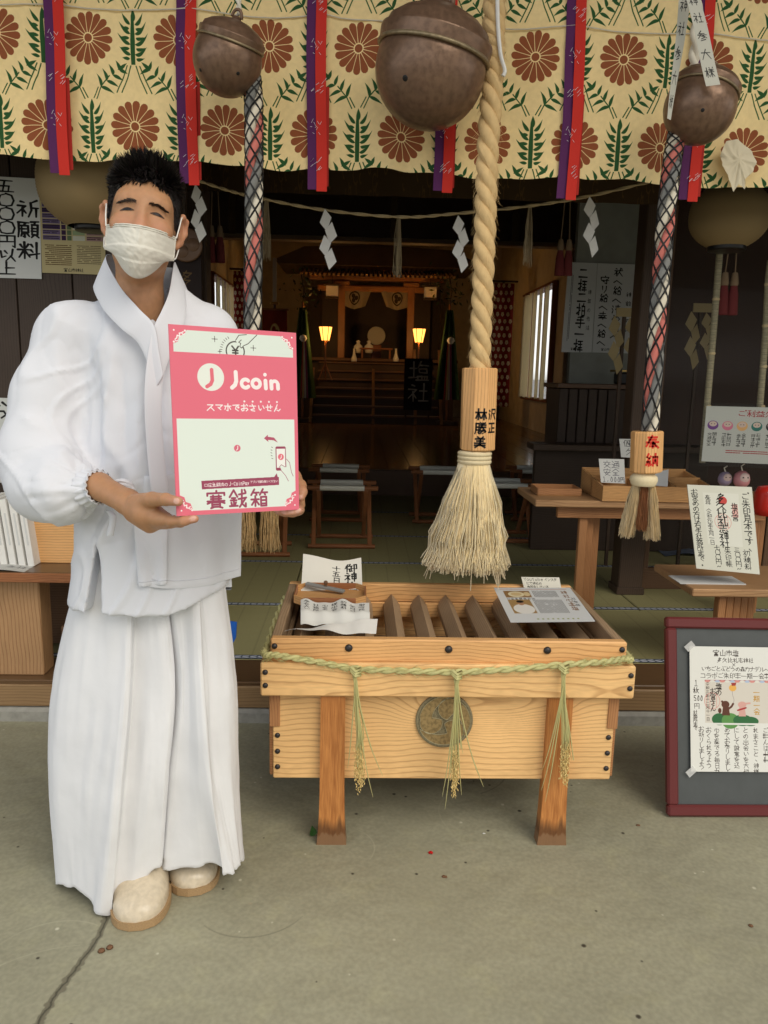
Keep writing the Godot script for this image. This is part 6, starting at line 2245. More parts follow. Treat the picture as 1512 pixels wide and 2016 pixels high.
	var ss := Sheet.new(520, 720, Color(0.83, 0.83, 0.77))
	ss.rect(120, 60, 285, 440, Color(0.86, 0.86, 0.81))
	var red := Color(0.78, 0.30, 0.28)
	ss.ring(Vector2(262, 300), 66, 3, Color(0.82, 0.5, 0.46))
	for k in 5:
		ss.line(Vector2(215, 262 + k * 20), Vector2(308, 262 + k * 20), 2.5, 2.5, Color(0.84, 0.56, 0.52))
		ss.line(Vector2(222 + k * 20, 250), Vector2(222 + k * 20, 352), 2.5, 2.5, Color(0.84, 0.56, 0.52))
	ss.disc(Vector2(275, 122), 34, red)
	ss.rect(345, 150, 46, 110, Color(0.86, 0.68, 0.64))
	write(ss, "ご朱印見本です、", 430, 50, 60, 62, true, 7, ink)
	write(ss, "多久比礼志神社", 222, 66, 74, 63, true, 9, ink)
	write(ss, "塩の宮", 338, 140, 50, 48, true, 6, ink)
	write(ss, "奉拝 令和元年五月一日", 136, 80, 40, 38, true, 4, ink)
	write(ss, "初穂料", 402, 520, 54, 58, true, 5, ink)
	write(ss, "三〇〇円〜", 332, 505, 44, 40, true, 5, ink)
	write(ss, "朱印帳", 250, 520, 50, 54, true, 5, ink)
	write(ss, "七〇〇円〜", 168, 500, 44, 40, true, 5, ink)
	write(ss, "お求めの方は右手社務所まで。", 26, 36, 50, 47, true, 6, ink)
	var sn := thing("stamp_sample_sheet", "white card with brushed columns and red seals leaning on the low bench", "card", Vector3(1.43, 0.564, -2.86))
	part(panel(Vector3(1.275, 0.9, -2.93), Vector3(1.53, 0.895, -2.93), Vector3(1.551, 0.569, -2.84), Vector3(1.311, 0.584, -2.86), 0.004), "card", print_mat("sample_print", ss), sn)
	var fl: Vector3 = Vector3(1.288, 0.602, -2.9)
	part(bx(Vector3(fl.x + 0.10, fr.y + 0.002, -2.93), Vector3(0.26, 0.003, 0.12), 0.0), "base_flap", mats["grey_paper"], sn)
	# grey-blue cloth lying on the tatami behind
	var gc := thing("grey_cloth", "grey-blue cloth lying on the tatami behind the stamp sample", "cloth", Vector3(2.123, 0.155, -5.046))
	var p0: Vector3 = Vector3(2.057, 0.156, -5.443)
	var p1: Vector3 = Vector3(2.617, 0.156, -5.52)
	var p2: Vector3 = Vector3(2.41, 0.156, -4.912)
	var p3: Vector3 = Vector3(2.026, 0.156, -4.889)
	var gf := func(u: float, v: float) -> Vector3: return p0.lerp(p1, u).lerp(p3.lerp(p2, u), v) + Vector3(0, 0.012 + 0.01 * sin(u * 8.0 + v * 5.0), 0)
	var gm := MB.new()
	gm.sheet(12, 8, gf, 0.003)
	part(gm, "cloth", mat("slate_cloth", Color(0.14, 0.17, 0.24), 0.9), gc)


# ---------------------------------------------------------------- table at the left edge
func build_left_table() -> void:
	var fr: Vector3 = Vector3(-1.165, 0.549, -2.72)
	var t := thing("side_table", "dark-topped table at the left edge behind the priest", "table", Vector3(-1.5, FL, -2.98))
	part(bx(Vector3(-1.72, fr.y - 0.0, -2.94), Vector3(1.50, 0.035, 0.42), 0.004, 0), "table_top", mats["sill_wood"], t)
	part(bx(Vector3(-1.72, fr.y - 0.0, -2.724), Vector3(1.50, 0.034, 0.012), 0.003, 0), "front_edge", mats["red_wood"], t)
	part(bx(Vector3(Vector3(-1.256, 0.347, -2.8).x, (fr.y - 0.018 + FL) / 2, -2.84), Vector3(0.18, fr.y - 0.018 - FL, 0.10), 0.004, 1), "leg", mats["bench_wood"], t)
	part(bx(Vector3(-1.62, (fr.y + FL) / 2, -3.10), Vector3(1.3, fr.y - FL - 0.04, 0.03), 0.0, 0), "back_board", mats["brown_wood"], t)
	part(bx(Vector3(-1.10, FL + 0.09, -2.98), Vector3(0.02, 0.18, 0.3), 0.002, 2), "side_brace", mats["brown_wood"], t)
	var y := fr.y + 0.0175
	# small studded box
	var c: Vector3 = Vector3(-1.152, 0.586, -2.9)
	var b := thing("studded_box", "small honey-coloured box with iron studs on the left table", "box", Vector3(c.x, y, -2.95))
	part(bx(Vector3(c.x + 0.02, y + 0.10, -2.93), Vector3(0.20, 0.20, 0.12), 0.003, 0), "case", mats["honey_wood"], b)
	for k in 3:
		stud(b, Vector3(c.x - 0.065, y + 0.03 + k * 0.05, -2.869), 0.007)
	# booklets leaning in a row
	for k in 5:
		var u := 4 + k * 14
		var bk := thing("white_booklet", "%s white booklet of the upright row at the left edge" % ["first", "second", "third", "fourth", "fifth"][k], "booklet", Vector3(-1.42 + k * 0.034, y, -2.90), "white booklets on the left table")
		var x := -1.345 + k * 0.033
		var tilt := Basis(Vector3.BACK, 0.10)
		part(bx(Vector3(x, y + 0.125, -2.90), Vector3(0.024, 0.25, 0.17), 0.001, 1, tilt), "cover", mats["white_paper"], bk)
		var sp := bx(Vector3(x, y + 0.14, -2.8145) , Vector3(0.006, 0.12, 0.001), 0.0, 1, tilt)
		part(sp, "spine_text", mats["grey_paper"], bk)
	var sh := thing("loose_sheet", "thin white sheet with pale print lying on the left table", "paper", Vector3(-1.224, 0.589, -2.78))
	var s := Sheet.new(256, 128, Color(0.76, 0.76, 0.74))
	write(s, "参拝社", 90, 50, 36, 40, false, 4, Color(0.45, 0.45, 0.45))
	var f := func(u: float, v: float) -> Vector3: return Vector3(lerpf(-1.36, -1.12, u), y + 0.002 + 0.006 * sin(u * 5.0), lerpf(-2.84, -2.735, v))
	var m := MB.new()
	m.sheet(10, 4, f, 0.0006)
	part(m, "paper", print_mat("loose_print", s), sh)
	var wp := Sheet.new(64, 256, Color(0.74, 0.75, 0.74))
	write(wp, "おみく", 6, 10, 50, 70, true, 7, Color(0.05, 0.05, 0.05))
	var st := thing("edge_placard", "narrow white placard cut off by the left edge of the picture", "placard", Vector3(-1.371, 0.831, -3))
	part(panel(Vector3(-1.415, 1.175, -3), Vector3(-1.324, 1.174, -3), Vector3(-1.34, 0.851, -3), Vector3(-1.433, 0.849, -3), 0.003), "board", print_mat("edge_print", wp), st)
	# blue plastic scrap behind the hakama
	var bp := thing("blue_folder", "corner of a blue plastic folder showing behind the priest's hakama", "folder", Vector3(-0.426, 0.304, -2.62))
	part(panel(Vector3(-0.46, 0.438, -2.6), Vector3(-0.414, 0.431, -2.6), Vector3(-0.418, 0.375, -2.6), Vector3(-0.462, 0.293, -2.6), 0.01), "cover", mat("blue_plastic", Color(0.02, 0.12, 0.50), 0.4), bp)
	var bpp := bar(Vector3(-0.462, 0.435, -2.61), Vector3(-0.504, 0, -2.822), 0.006, 0.006)
	part(bpp, "spine", mats["blue_plastic"], bp)


# ---------------------------------------------------------------- framed notice on the ground at the right
func build_framed_notice() -> void:
	var tl: Vector3 = Vector3(0.952, 0.58, -2.26)
	var bl: Vector3 = Vector3(0.948, 0.004, -2.107)
	var w := 0.62
	var up := (tl - bl).normalized()
	var rt := Vector3(1, 0, -0.02).normalized()
	var n := rt.cross(up).normalized()
	rt = up.cross(n).normalized()
	var h := tl.distance_to(bl)
	var t := thing("framed_notice", "red-framed grey board with a handwritten sheet leaning on the floor at the right", "notice board", bl)
	var b := Basis(rt, up, n)
	var ctr := bl + rt * w / 2 + up * h / 2
	var fw := 0.034
	var fm := mat("frame_red", Color(0.12, 0.022, 0.022), 0.38)
	part(bx(ctr + up * (h / 2 - fw / 2), Vector3(w, fw, 0.026), 0.006, 0, b), "frame_side", fm, t)
	part(bx(ctr - up * (h / 2 - fw / 2), Vector3(w, fw, 0.026), 0.006, 0, b), "frame_side", fm, t)
	for s in [-1, 1]:
		part(bx(ctr + rt * s * (w / 2 - fw / 2 + 0.0005), Vector3(fw, h - 2 * fw + 0.002, 0.0255), 0.006, 1, b), "frame_side", fm, t)
	part(bx(ctr - n * 0.004, Vector3(w - fw, h - fw, 0.008), 0.0, 0, b), "backing", mat("grey_board", Color(0.075, 0.082, 0.082), 0.5, noise_tex(91, 0.01, 0.9, 1.05), Vector3(3, 3, 3)), t)
	var ink := Color(0.13, 0.09, 0.07)
	var s := Sheet.new(1100, 960, Color(0.85, 0.85, 0.82))
	write(s, "富山市塩", 190, 26, 46, 52, false, 5, ink)
	write(s, "多久比礼志神社", 222, 86, 36, 42, false, 4, ink)
	write(s, "×", 340, 126, 28, 30, false, 4, ink)
	write(s, "いちごとぶどうの森カナデルへ", 94, 154, 36, 39, false, 4, ink)
	write(s, "コラボご朱印「一期一会」", 84, 204, 42, 47, false, 4, ink)
	write(s, "1枚", 26, 262, 44, 56, true, 5, ink)
	write(s, "500", 26, 380, 40, 26, false, 5, ink, 0.35, 0.6)
	write(s, "円", 32, 440, 40, 40, true, 4, ink)
	write(s, "社務所まで", 24, 492, 32, 30, true, 4, ink)
	var cols := ["", "れまさこと、神様", "との出会いを大切", "にして誠意を込", "めてお参りしましょう", "心を奏でる毎日が", "おくられるよう", "お祈りしましょう。"]
	var xs := [580, 500, 420, 346, 272, 188, 124, 66]
	for k in range(1, 8):
		write(s, cols[k].replace("ょ", "よ"), xs[k], 622 - (6 if k == 7 else 0), 40, 41 if cols[k].length() > 8 else 45, true, 4, ink)
	write(s, "ごえんは結ば", 580, 622, 40, 45, true, 4, ink)
	# the printed card on the sheet
	s.rect(118, 258, 620, 330, Color(0.80, 0.78, 0.73))
	s.rect(118, 258, 620, 8, Color(0.62, 0.35, 0.38))
	for k in 16:
		s.disc(Vector2(140 + k * 40, 268), 20, [Color(0.80, 0.55, 0.52), Color(0.83, 0.82, 0.78), Color(0.66, 0.72, 0.80)][k % 3], 9)
	for e in [[232, 560, 60, 46], [320, 572, 70, 60], [418, 566, 76, 44], [480, 574, 66, 36]]:
		s.disc(Vector2(e[0], e[1]), e[2], Color(0.20, 0.40, 0.24) if e[0] != 320 else Color(0.36, 0.55, 0.30), e[3])
	s.rect(118, 588, 620, 14, Color(0.85, 0.85, 0.82))
	var bear := Color(0.36, 0.22, 0.17)
	s.disc(Vector2(282, 446), 32, bear, 28)
	s.disc(Vector2(256, 424), 9, bear)
	s.poly([Vector2(262, 462), Vector2(308, 462), Vector2(318, 530), Vector2(252, 530)], bear)
	s.path([Vector2(300, 484), Vector2(330, 462), Vector2(344, 440)], 16, bear)
	s.disc(Vector2(236, 494), 14, bear, 20)
	var pig := Color(0.80, 0.62, 0.58)
	s.disc(Vector2(416, 446), 34, pig, 24)
	s.path([Vector2(430, 440), Vector2(478, 434)], 14, pig)
	s.poly([Vector2(392, 466), Vector2(436, 466), Vector2(446, 536), Vector2(386, 536)], pig)
	s.path([Vector2(380, 490), Vector2(420, 478), Vector2(446, 470)], 12, Color(0.62, 0.16, 0.18))
	s.path([Vector2(346, 440), Vector2(352, 410), Vector2(340, 370), Vector2(338, 340)], 2.5, Color(0.5, 0.45, 0.45))
	s.disc(Vector2(342, 318), 30, Color(0.86, 0.66, 0.34), 26)
	s.poly([Vector2(330, 280), Vector2(372, 276), Vector2(366, 300), Vector2(336, 302)], Color(0.60, 0.24, 0.22))
	s.ring(Vector2(176, 420), 62, 3, Color(0.80, 0.45, 0.42))
	for k in 4:
		s.line(Vector2(132 + k * 26, 372), Vector2(132 + k * 26, 470), 3, 3, Color(0.80, 0.50, 0.46))
	write(s, "塩の", 206, 284, 46, 46, true, 7, ink)
	write(s, "お宮さん", 162, 324, 42, 44, true, 6, ink)
	write(s, "令和三年十二月十一日", 128, 276, 26, 30, true, 3, ink)
	write(s, "一期一会", 510, 326, 46, 50, true, 6, Color(0.72, 0.54, 0.22))
	var p0 := bl + rt * 0.072 + up * (h - 0.088) + n * 0.0095
	var ps := 0.43
	var ph := ps * 960.0 / 1100.0
	part(panel(p0, p0 + rt * ps, p0 + rt * ps - up * ph, p0 - up * ph, 0.0008, Vector2(0.01, 0.99)), "sheet", print_mat("frame_print", s), t)
	var tape := mat("clear_tape", Color(0.8, 0.8, 0.78), 0.15)
	tape.transparency = BaseMaterial3D.TRANSPARENCY_ALPHA
	tape.albedo_color.a = 0.35
	for q in [p0, p0 - up * ph]:
		part(bx(q + n * 0.0016, Vector3(0.03, 0.02, 0.0006), 0.0, 0, b * Basis(Vector3.BACK, 0.7)), "tape", tape, t)
	# prop behind
	part(bar(tl - n * 0.02 + rt * 0.3 - up * 0.05, Vector3(tl.x + 0.3, 0.005, tl.z - 0.20), 0.04, 0.012), "prop", mats["dark_wood"], t)


# ---------------------------------------------------------------- small things on the floor
func build_litter() -> void:
	var lf: Vector3 = Vector3(-0.111, 0, -1.995)
	var t := thing("green_leaf", "small green leaf standing against the left leg of the offertory box", "leaf", lf)
	var f := func(u: float, v: float) -> Vector3:
		var w := 0.011 * sin(PI * pow(v, 0.8)) * (u - 0.5) * 2.0
		return lf + Vector3(-0.004 + w * 0.9 + 0.006 * sin(v * 3.0), 0.003 + v * 0.034, -0.004 + absf(w) * 0.5)
	var m := MB.new()
	m.sheet(4, 8, f, 0.0005)
	part(m, "blade", mat("green_leaf", Color(0.03, 0.09, 0.02), 0.4), t)
	var rp: Vector3 = Vector3(0.217, 0, -1.923)
	var r := thing("red_petal", "tiny red petal on the concrete before the offertory box", "petal", rp)
	var g := func(u: float, v: float) -> Vector3: return rp + Vector3((u - 0.5) * 0.014 * (1.0 - 0.4 * v), 0.002 + 0.004 * sin(PI * u), (v - 0.5) * 0.010)
	var m2 := MB.new()
	m2.sheet(5, 5, g, 0.0006)
	part(m2, "blade", mat("petal_red", Color(0.55, 0.01, 0.01), 0.5), r)
	var spots := [[Vector3(-0.556, 0, -1.57), "curled brown leaf beside the floor joint", 0.012], [Vector3(0.243, 0, -1.825), "small dark crumb in the middle of the floor", 0.007], [Vector3(0.38, 0, -2.019), "pale grey pebble just before the box", 0.004], [Vector3(0.97, 0, -1.641), "dark chip on the floor near the right edge", 0.007], [Vector3(0.844, 0, -2.062), "dark crumb left of the framed notice", 0.006]]
	for q in spots:
		var c: Vector3 = q[0]
		var n := thing("floor_scrap", q[1], "scrap", c, "scraps on the concrete floor")
		var mm := MB.new()
		var rr: float = q[2]
		for k in 3:
			mm.lathe([Vector2(0, 0.0), Vector2(rr * 0.7, rr * 0.1), Vector2(rr * 0.5, rr * 0.4), Vector2(0, rr * 0.5)], c + Vector3(rng.randfn(), 0, rng.randfn()) * rr * 0.4, 7)
		part(mm, "piece", mat("scrap%d" % int(c.x * 1000), Color(0.16, 0.08, 0.04) if q[2] > 0.005 else Color(0.6, 0.6, 0.55), 0.8), n)



# ---------------------------------------------------------------- soft bodies from distance fields
class Field:
	var a := PackedVector3Array()
	var ab := PackedVector3Array()
	var r0 := PackedFloat32Array()
	var dr := PackedFloat32Array()
	var il := PackedFloat32Array()
	var ec := PackedVector3Array()
	var er := PackedVector3Array()
	var cc := PackedVector3Array()
	var cr := PackedVector3Array()
	var k := 0.02
	var zs := 1.0
	var cut: Callable

	func cone(p: Vector3, q: Vector3, ra: float, rb: float) -> void:
		var s := Vector3(1, 1, zs)
		a.append(p * s)
		ab.append((q - p) * s)
		r0.append(ra)
		dr.append(rb - ra)
		il.append(1.0 / maxf(((q - p) * s).length_squared(), 1e-8))

	func chain(p: Array, r: Array) -> void:
		for i in p.size() - 1:
			cone(p[i], p[i + 1], r[i], r[i + 1])

	func egg(c: Vector3, r: Vector3) -> void:
		ec.append(c)
		er.append(r)

	func hollow(c: Vector3, r: Vector3) -> void:
		cc.append(c)
		cr.append(r)

	func d(w: Vector3) -> float:
		var p := Vector3(w.x, w.y, w.z * zs)
		var res := 1e3
		for i in a.size():
			var pa := p - a[i]
			var t := clampf(pa.dot(ab[i]) * il[i], 0.0, 1.0)
			var e := (pa - ab[i] * t).length() - (r0[i] + dr[i] * t)
			var h := maxf(k - absf(res - e), 0.0)
			res = minf(res, e) - h * h / k * 0.25
		for i in ec.size():
			var q := p - ec[i]
			var k0 := (q / er[i]).length()
			var k1 := (q / (er[i] * er[i])).length()
			var e := k0 * (k0 - 1.0) / maxf(k1, 1e-6)
			var h := maxf(k - absf(res - e), 0.0)
			res = minf(res, e) - h * h / k * 0.25
		for i in cc.size():
			var q := p - cc[i]
			var k0 := (q / cr[i]).length()
			var k1 := (q / (cr[i] * cr[i])).length()
			var e := -k0 * (k0 - 1.0) / maxf(k1, 1e-6)
			var h := maxf(0.008 - absf(res - e), 0.0)
			res = maxf(res, e) + h * h / 0.008 * 0.25
		if cut.is_valid():
			res = cut.call(w, res)
		return res

	func grad(p: Vector3) -> Vector3:
		var e := 0.004
		return Vector3(d(p + Vector3(e, 0, 0)) - d(p - Vector3(e, 0, 0)), d(p + Vector3(0, e, 0)) - d(p - Vector3(0, e, 0)), d(p + Vector3(0, 0, e)) - d(p - Vector3(0, 0, e))).normalized()

	func push(p: Vector3, off: float) -> Vector3:
		for i in 5:
			var e := d(p)
			if e >= off:
				break
			p += grad(p) * (off - e)
		return p

	func front(x: float, y: float, z0: float) -> float:
		var z := z0
		for i in 40:
			var e := d(Vector3(x, y, z))
			if e < 0.0006:
				return z
			z -= maxf(e * 0.8 / zs, 0.0008)
		return z


# surface nets over the box lo..hi
func net(f: Field, lo: Vector3, hi: Vector3, cell: float) -> MB:
	var B := 4
	var nb := Vector3i(ceili((hi.x - lo.x) / cell / B), ceili((hi.y - lo.y) / cell / B), ceili((hi.z - lo.z) / cell / B))
	var n := nb * B
	var sx := n.x + 1
	var sxy := sx * (n.y + 1)
	var val := PackedFloat32Array()
	val.resize(sxy * (n.z + 1))
	val.fill(1e6)
	var vid := PackedInt32Array()
	vid.resize(n.x * n.y * n.z)
	vid.fill(-1)
	var active := []
	var lim := B * cell * 0.87 * 1.15 + cell
	for bz in nb.z:
		for by in nb.y:
			for bxx in nb.x:
				var c := lo + (Vector3(bxx, by, bz) + Vector3(0.5, 0.5, 0.5)) * (B * cell)
				if absf(f.d(c)) < lim:
					active.append(Vector3i(bxx, by, bz) * B)
	for o: Vector3i in active:
		for kz in B + 1:
			for ky in B + 1:
				var row := (o.z + kz) * sxy + (o.y + ky) * sx + o.x
				for kx in B + 1:
					if val[row + kx] > 1e5:
						val[row + kx] = f.d(lo + Vector3(o.x + kx, o.y + ky, o.z + kz) * cell)
	var m := MB.new()
	var cells := []
	for o: Vector3i in active:
		for kz in B:
			for ky in B:
				for kx in B:
					var x := o.x + kx
					var y := o.y + ky
					var z := o.z + kz
					var i := z * sxy + y * sx + x
					var v0 := val[i]
					var v1 := val[i + 1]
					var v2 := val[i + sx]
					var v3 := val[i + sx + 1]
					var v4 := val[i + sxy]
					var v5 := val[i + sxy + 1]
					var v6 := val[i + sxy + sx]
					var v7 := val[i + sxy + sx + 1]
					var neg := int(v0 < 0.0) + int(v1 < 0.0) + int(v2 < 0.0) + int(v3 < 0.0) + int(v4 < 0.0) + int(v5 < 0.0) + int(v6 < 0.0) + int(v7 < 0.0)
					if neg == 0 or neg == 8:
						continue
					var sum := Vector3.ZERO
					var cnt := 0
					if (v0 < 0.0) != (v1 < 0.0):
						sum += Vector3(v0 / (v0 - v1), 0, 0)
						cnt += 1
					if (v2 < 0.0) != (v3 < 0.0):
						sum += Vector3(v2 / (v2 - v3), 1, 0)
						cnt += 1
					if (v4 < 0.0) != (v5 < 0.0):
						sum += Vector3(v4 / (v4 - v5), 0, 1)
						cnt += 1
					if (v6 < 0.0) != (v7 < 0.0):
						sum += Vector3(v6 / (v6 - v7), 1, 1)
						cnt += 1
					if (v0 < 0.0) != (v2 < 0.0):
						sum += Vector3(0, v0 / (v0 - v2), 0)
						cnt += 1
					if (v1 < 0.0) != (v3 < 0.0):
						sum += Vector3(1, v1 / (v1 - v3), 0)
						cnt += 1
					if (v4 < 0.0) != (v6 < 0.0):
						sum += Vector3(0, v4 / (v4 - v6), 1)
						cnt += 1
					if (v5 < 0.0) != (v7 < 0.0):
						sum += Vector3(1, v5 / (v5 - v7), 1)
						cnt += 1
					if (v0 < 0.0) != (v4 < 0.0):
						sum += Vector3(0, 0, v0 / (v0 - v4))
						cnt += 1
					if (v1 < 0.0) != (v5 < 0.0):
						sum += Vector3(1, 0, v1 / (v1 - v5))
						cnt += 1
					if (v2 < 0.0) != (v6 < 0.0):
						sum += Vector3(0, 1, v2 / (v2 - v6))
						cnt += 1
					if (v3 < 0.0) != (v7 < 0.0):
						sum += Vector3(1, 1, v3 / (v3 - v7))
						cnt += 1
					vid[(z * n.y + y) * n.x + x] = m.vert(lo + (Vector3(x, y, z) + sum / cnt) * cell)
					cells.append(Vector3i(x, y, z))
	var nx := n.x
	var nxy := n.x * n.y
	for q: Vector3i in cells:
		var i := q.z * sxy + q.y * sx + q.x
		var g := q.z * nxy + q.y * nx + q.x
		var ins := val[i] < 0.0
		if q.y > 0 and q.z > 0 and ins != (val[i + 1] < 0.0):
			_nq(m, vid[g - nx - nxy], vid[g - nxy], vid[g], vid[g - nx], ins)
		if q.x > 0 and q.z > 0 and ins != (val[i + sx] < 0.0):
			_nq(m, vid[g - nxy - 1], vid[g - 1], vid[g], vid[g - nxy], ins)
		if q.x > 0 and q.y > 0 and ins != (val[i + sxy] < 0.0):
			_nq(m, vid[g - 1 - nx], vid[g - nx], vid[g], vid[g - 1], ins)
	return m


func _nq(m: MB, a: int, b: int, c: int, d: int, ins: bool) -> void:
	if a < 0 or b < 0 or c < 0 or d < 0:
		return
	if ins:
		m.quad(a, b, c, d)
	else:
		m.quad(d, c, b, a)


# folds pressed into a mesh: each is [from, to, width, height]
func crease(m: MB, f: Field, folds: Array, wob: float) -> void:
	var nn := PackedVector3Array()
	nn.resize(m.v.size())
	for k in range(0, m.ix.size(), 3):
		var q := (m.v[m.ix[k + 2]] - m.v[m.ix[k]]).cross(m.v[m.ix[k + 1]] - m.v[m.ix[k]])
		for j in 3:
			nn[m.ix[k + j]] += q
	for i in m.v.size():
		var p := m.v[i]
		var h := 0.0
		for e in folds:
			var a: Vector3 = e[0]
			var d: Vector3 = e[1] - a
			var w: float = e[2]
			var pa := p - a
			var t := clampf(pa.dot(d) / d.length_squared(), 0.0, 1.0)
			var far := pa - d * t
			far += Vector3(noise.get_noise_1d(t * 3.0 + a.x * 20.0), 0, 0) * w * 0.4
			if e.size() < 5:
				far.z *= 0.12
				if nn[i].z <= 0.0:
					continue
			var l := far.length()
			if l < w * 2.6:
				var x := l / w
				h += e[3] * exp(-x * 1.15) * (1.0 - pow(absf(t * 2.0 - 1.0), 3.0) * 0.8)
		var wp := soft.get_noise_3d(p.x * 2.0, p.y * 2.5, p.z * 2.0) * 1.2
		h += wob * 0.8 * soft.get_noise_3d(p.x * 7.0 + p.y * 2.0, p.y * 2.6, p.z * 7.0)
		var rg := 1.0 - absf(soft.get_noise_3d(p.x * 8.0 + wp + 3.0, p.y * 1.6 + p.x * 2.0, p.z * 6.0)) * 4.5
		if rg > 0.0:
			h += wob * 1.1 * rg
		var r2 := 1.0 - absf(soft.get_noise_3d(p.x * 4.0 + 9.0 + p.y * 3.0, p.y * 4.5 - p.x * 4.0 + wp, p.z * 4.0)) * 6.0
		if r2 > 0.0:
			h -= wob * 0.35 * r2
		m.v[i] = p + nn[i].normalized() * h


var soft := FastNoiseLite.new()
var jacket := Field.new()
var plain_jacket := Field.new()


func build_person() -> void:
	soft.seed = 14
	soft.frequency = 1.0
	soft.fractal_type = FastNoiseLite.FRACTAL_NONE
	var t := thing("person", "person in white shrine robes and face mask holding up a pink sign", "person", Vector3(-0.47, 0, -1.75))
	# ---- head frame
	var hb := Basis(Vector3.UP, deg_to_rad(13.0)) * Basis(Vector3.BACK, deg_to_rad(-6.5)) * Basis(Vector3.RIGHT, deg_to_rad(-3.0))
	var eye: Vector3 = Vector3(-0.435, 1.603, -1.625)
	hb = hb.scaled_local(Vector3(0.93, 1.0, 0.97))
	var hx := Transform3D(hb, eye - hb * Vector3(0, 0.006, 0.085))
	var hf := Field.new()
	hf.k = 0.022
	hf.egg(Vector3(0, 0.032, -0.020), Vector3(0.0765, 0.084, 0.096))
	hf.egg(Vector3(0, -0.028, 0.010), Vector3(0.0675, 0.090, 0.078))
	hf.egg(Vector3(0, -0.070, 0.028), Vector3(0.048, 0.040, 0.048))
	hf.egg(Vector3(0, 0.027, 0.058), Vector3(0.056, 0.026, 0.028))
	hf.egg(Vector3(-0.038, -0.022, 0.062), Vector3(0.027, 0.020, 0.021))
	hf.egg(Vector3(0.038, -0.022, 0.062), Vector3(0.027, 0.020, 0.021))
	hf.cone(Vector3(0, 0.014, 0.084), Vector3(0, -0.032, 0.101), 0.007, 0.0125)
	hf.cone(Vector3(-0.012, -0.035, 0.090), Vector3(0.012, -0.035, 0.090), 0.009, 0.009)
	for s in [-1, 1]:
		hf.hollow(Vector3(s * 0.031, 0.009, 0.100), Vector3(0.020, 0.010, 0.015))
	hf.cone(Vector3(0, -0.075, -0.030), Vector3(0, -0.155, -0.038), 0.052, 0.054)
	hf.cone(Vector3(0, -0.155, -0.038), Vector3(0.012, -0.22, -0.052), 0.053, 0.056)
	hf.egg(Vector3(0.012, -0.262, -0.066), Vector3(0.075, 0.07, 0.048))
	var head := net(hf, Vector3(-0.19, -0.32, -0.15), Vector3(0.19, 0.125, 0.13), 0.0032)
	# ears: a rim and a shallow cup
	var ef := Field.new()
	ef.k = 0.006
	for s in [-1, 1]:
		ef.chain([Vector3(s * 0.071, 0.012, 0.004), Vector3(s * 0.083, 0.030, -0.006), Vector3(s * 0.091, 0.024, -0.022), Vector3(s * 0.090, 0.0, -0.026), Vector3(s * 0.082, -0.022, -0.014), Vector3(s * 0.074, -0.034, -0.002)], [0.0055, 0.0052, 0.0055, 0.0058, 0.0062, 0.0068])
		ef.egg(Vector3(s * 0.078, -0.001, -0.012), Vector3(0.0085, 0.027, 0.016))
		ef.hollow(Vector3(s * 0.090, 0.004, -0.004), Vector3(0.0095, 0.017, 0.012))
	for s in [-1, 1]:
		var e := net(ef, Vector3(-0.10 if s < 0 else 0.06, -0.046, -0.036), Vector3(-0.06 if s < 0 else 0.10, 0.042, 0.016), 0.0026)
		head.join(e)
	var skin := Color(0.42, 0.22, 0.112)
	for i in head.v.size():
		var p := head.v[i]
		var c := skin * (1.0 + 0.17 * noise.get_noise_3d(p.x * 60.0, p.y * 60.0, p.z * 60.0))
		c.a = 1.0
		# flush of cheeks, nose and ears
		var flush := exp(-pow((absf(p.x) - 0.036) / 0.022, 2) - pow((p.y + 0.022) / 0.02, 2)) * float(p.z > 0.04) + exp(-pow(p.x / 0.014, 2) - pow((p.y + 0.03) / 0.03, 2)) * float(p.z > 0.06)
		if absf(p.x) > 0.077:
			flush = 0.8
		c = c.lerp(Color(0.52, 0.235, 0.15), clampf(flush, 0, 1) * 0.55)
		if in_hair(p):
			c = Color(0.012, 0.010, 0.009)
		elif p.z < 0.052 and p.z > -0.03 and p.y > -0.02 and p.y < 0.07 and absf(p.x) > 0.055 and absf(p.x) < 0.077:
			c = c.lerp(Color(0.05, 0.04, 0.035), 0.35 * smoothstep(0.05, 0.03, p.z))
		head.c[i] = c
	for i in head.v.size():
		head.v[i] = hx * head.v[i]
	# ---- right arm and hand (on the left of the picture)
	var rf := Field.new()
	rf.k = 0.012
	var wr: Vector3 = Vector3(-0.453, 1.038, -1.52)
	rf.cone(Vector3(-0.66, 1.055, -1.655), Vector3(-0.526, 1.059, -1.575), 0.036, 0.027)
	rf.cone(Vector3(-0.526, 1.059, -1.575), wr, 0.0265, 0.024)
	rf.cone(wr, Vector3(-0.405, 1.023, -1.475), 0.024, 0.027)
	rf.cone(Vector3(-0.43, 1.02, -1.5), Vector3(-0.399, 0.999, -1.475), 0.022, 0.014)
	rf.cone(Vector3(-0.405, 1.023, -1.475), Vector3(-0.36, 1.02, -1.44), 0.022, 0.013)
	rf.cone(Vector3(-0.402, 1.031, -1.47), Vector3(-0.368, 1.015, -1.455), 0.02, 0.014)
	var fing := Field.new()
	fing.k = 0.005
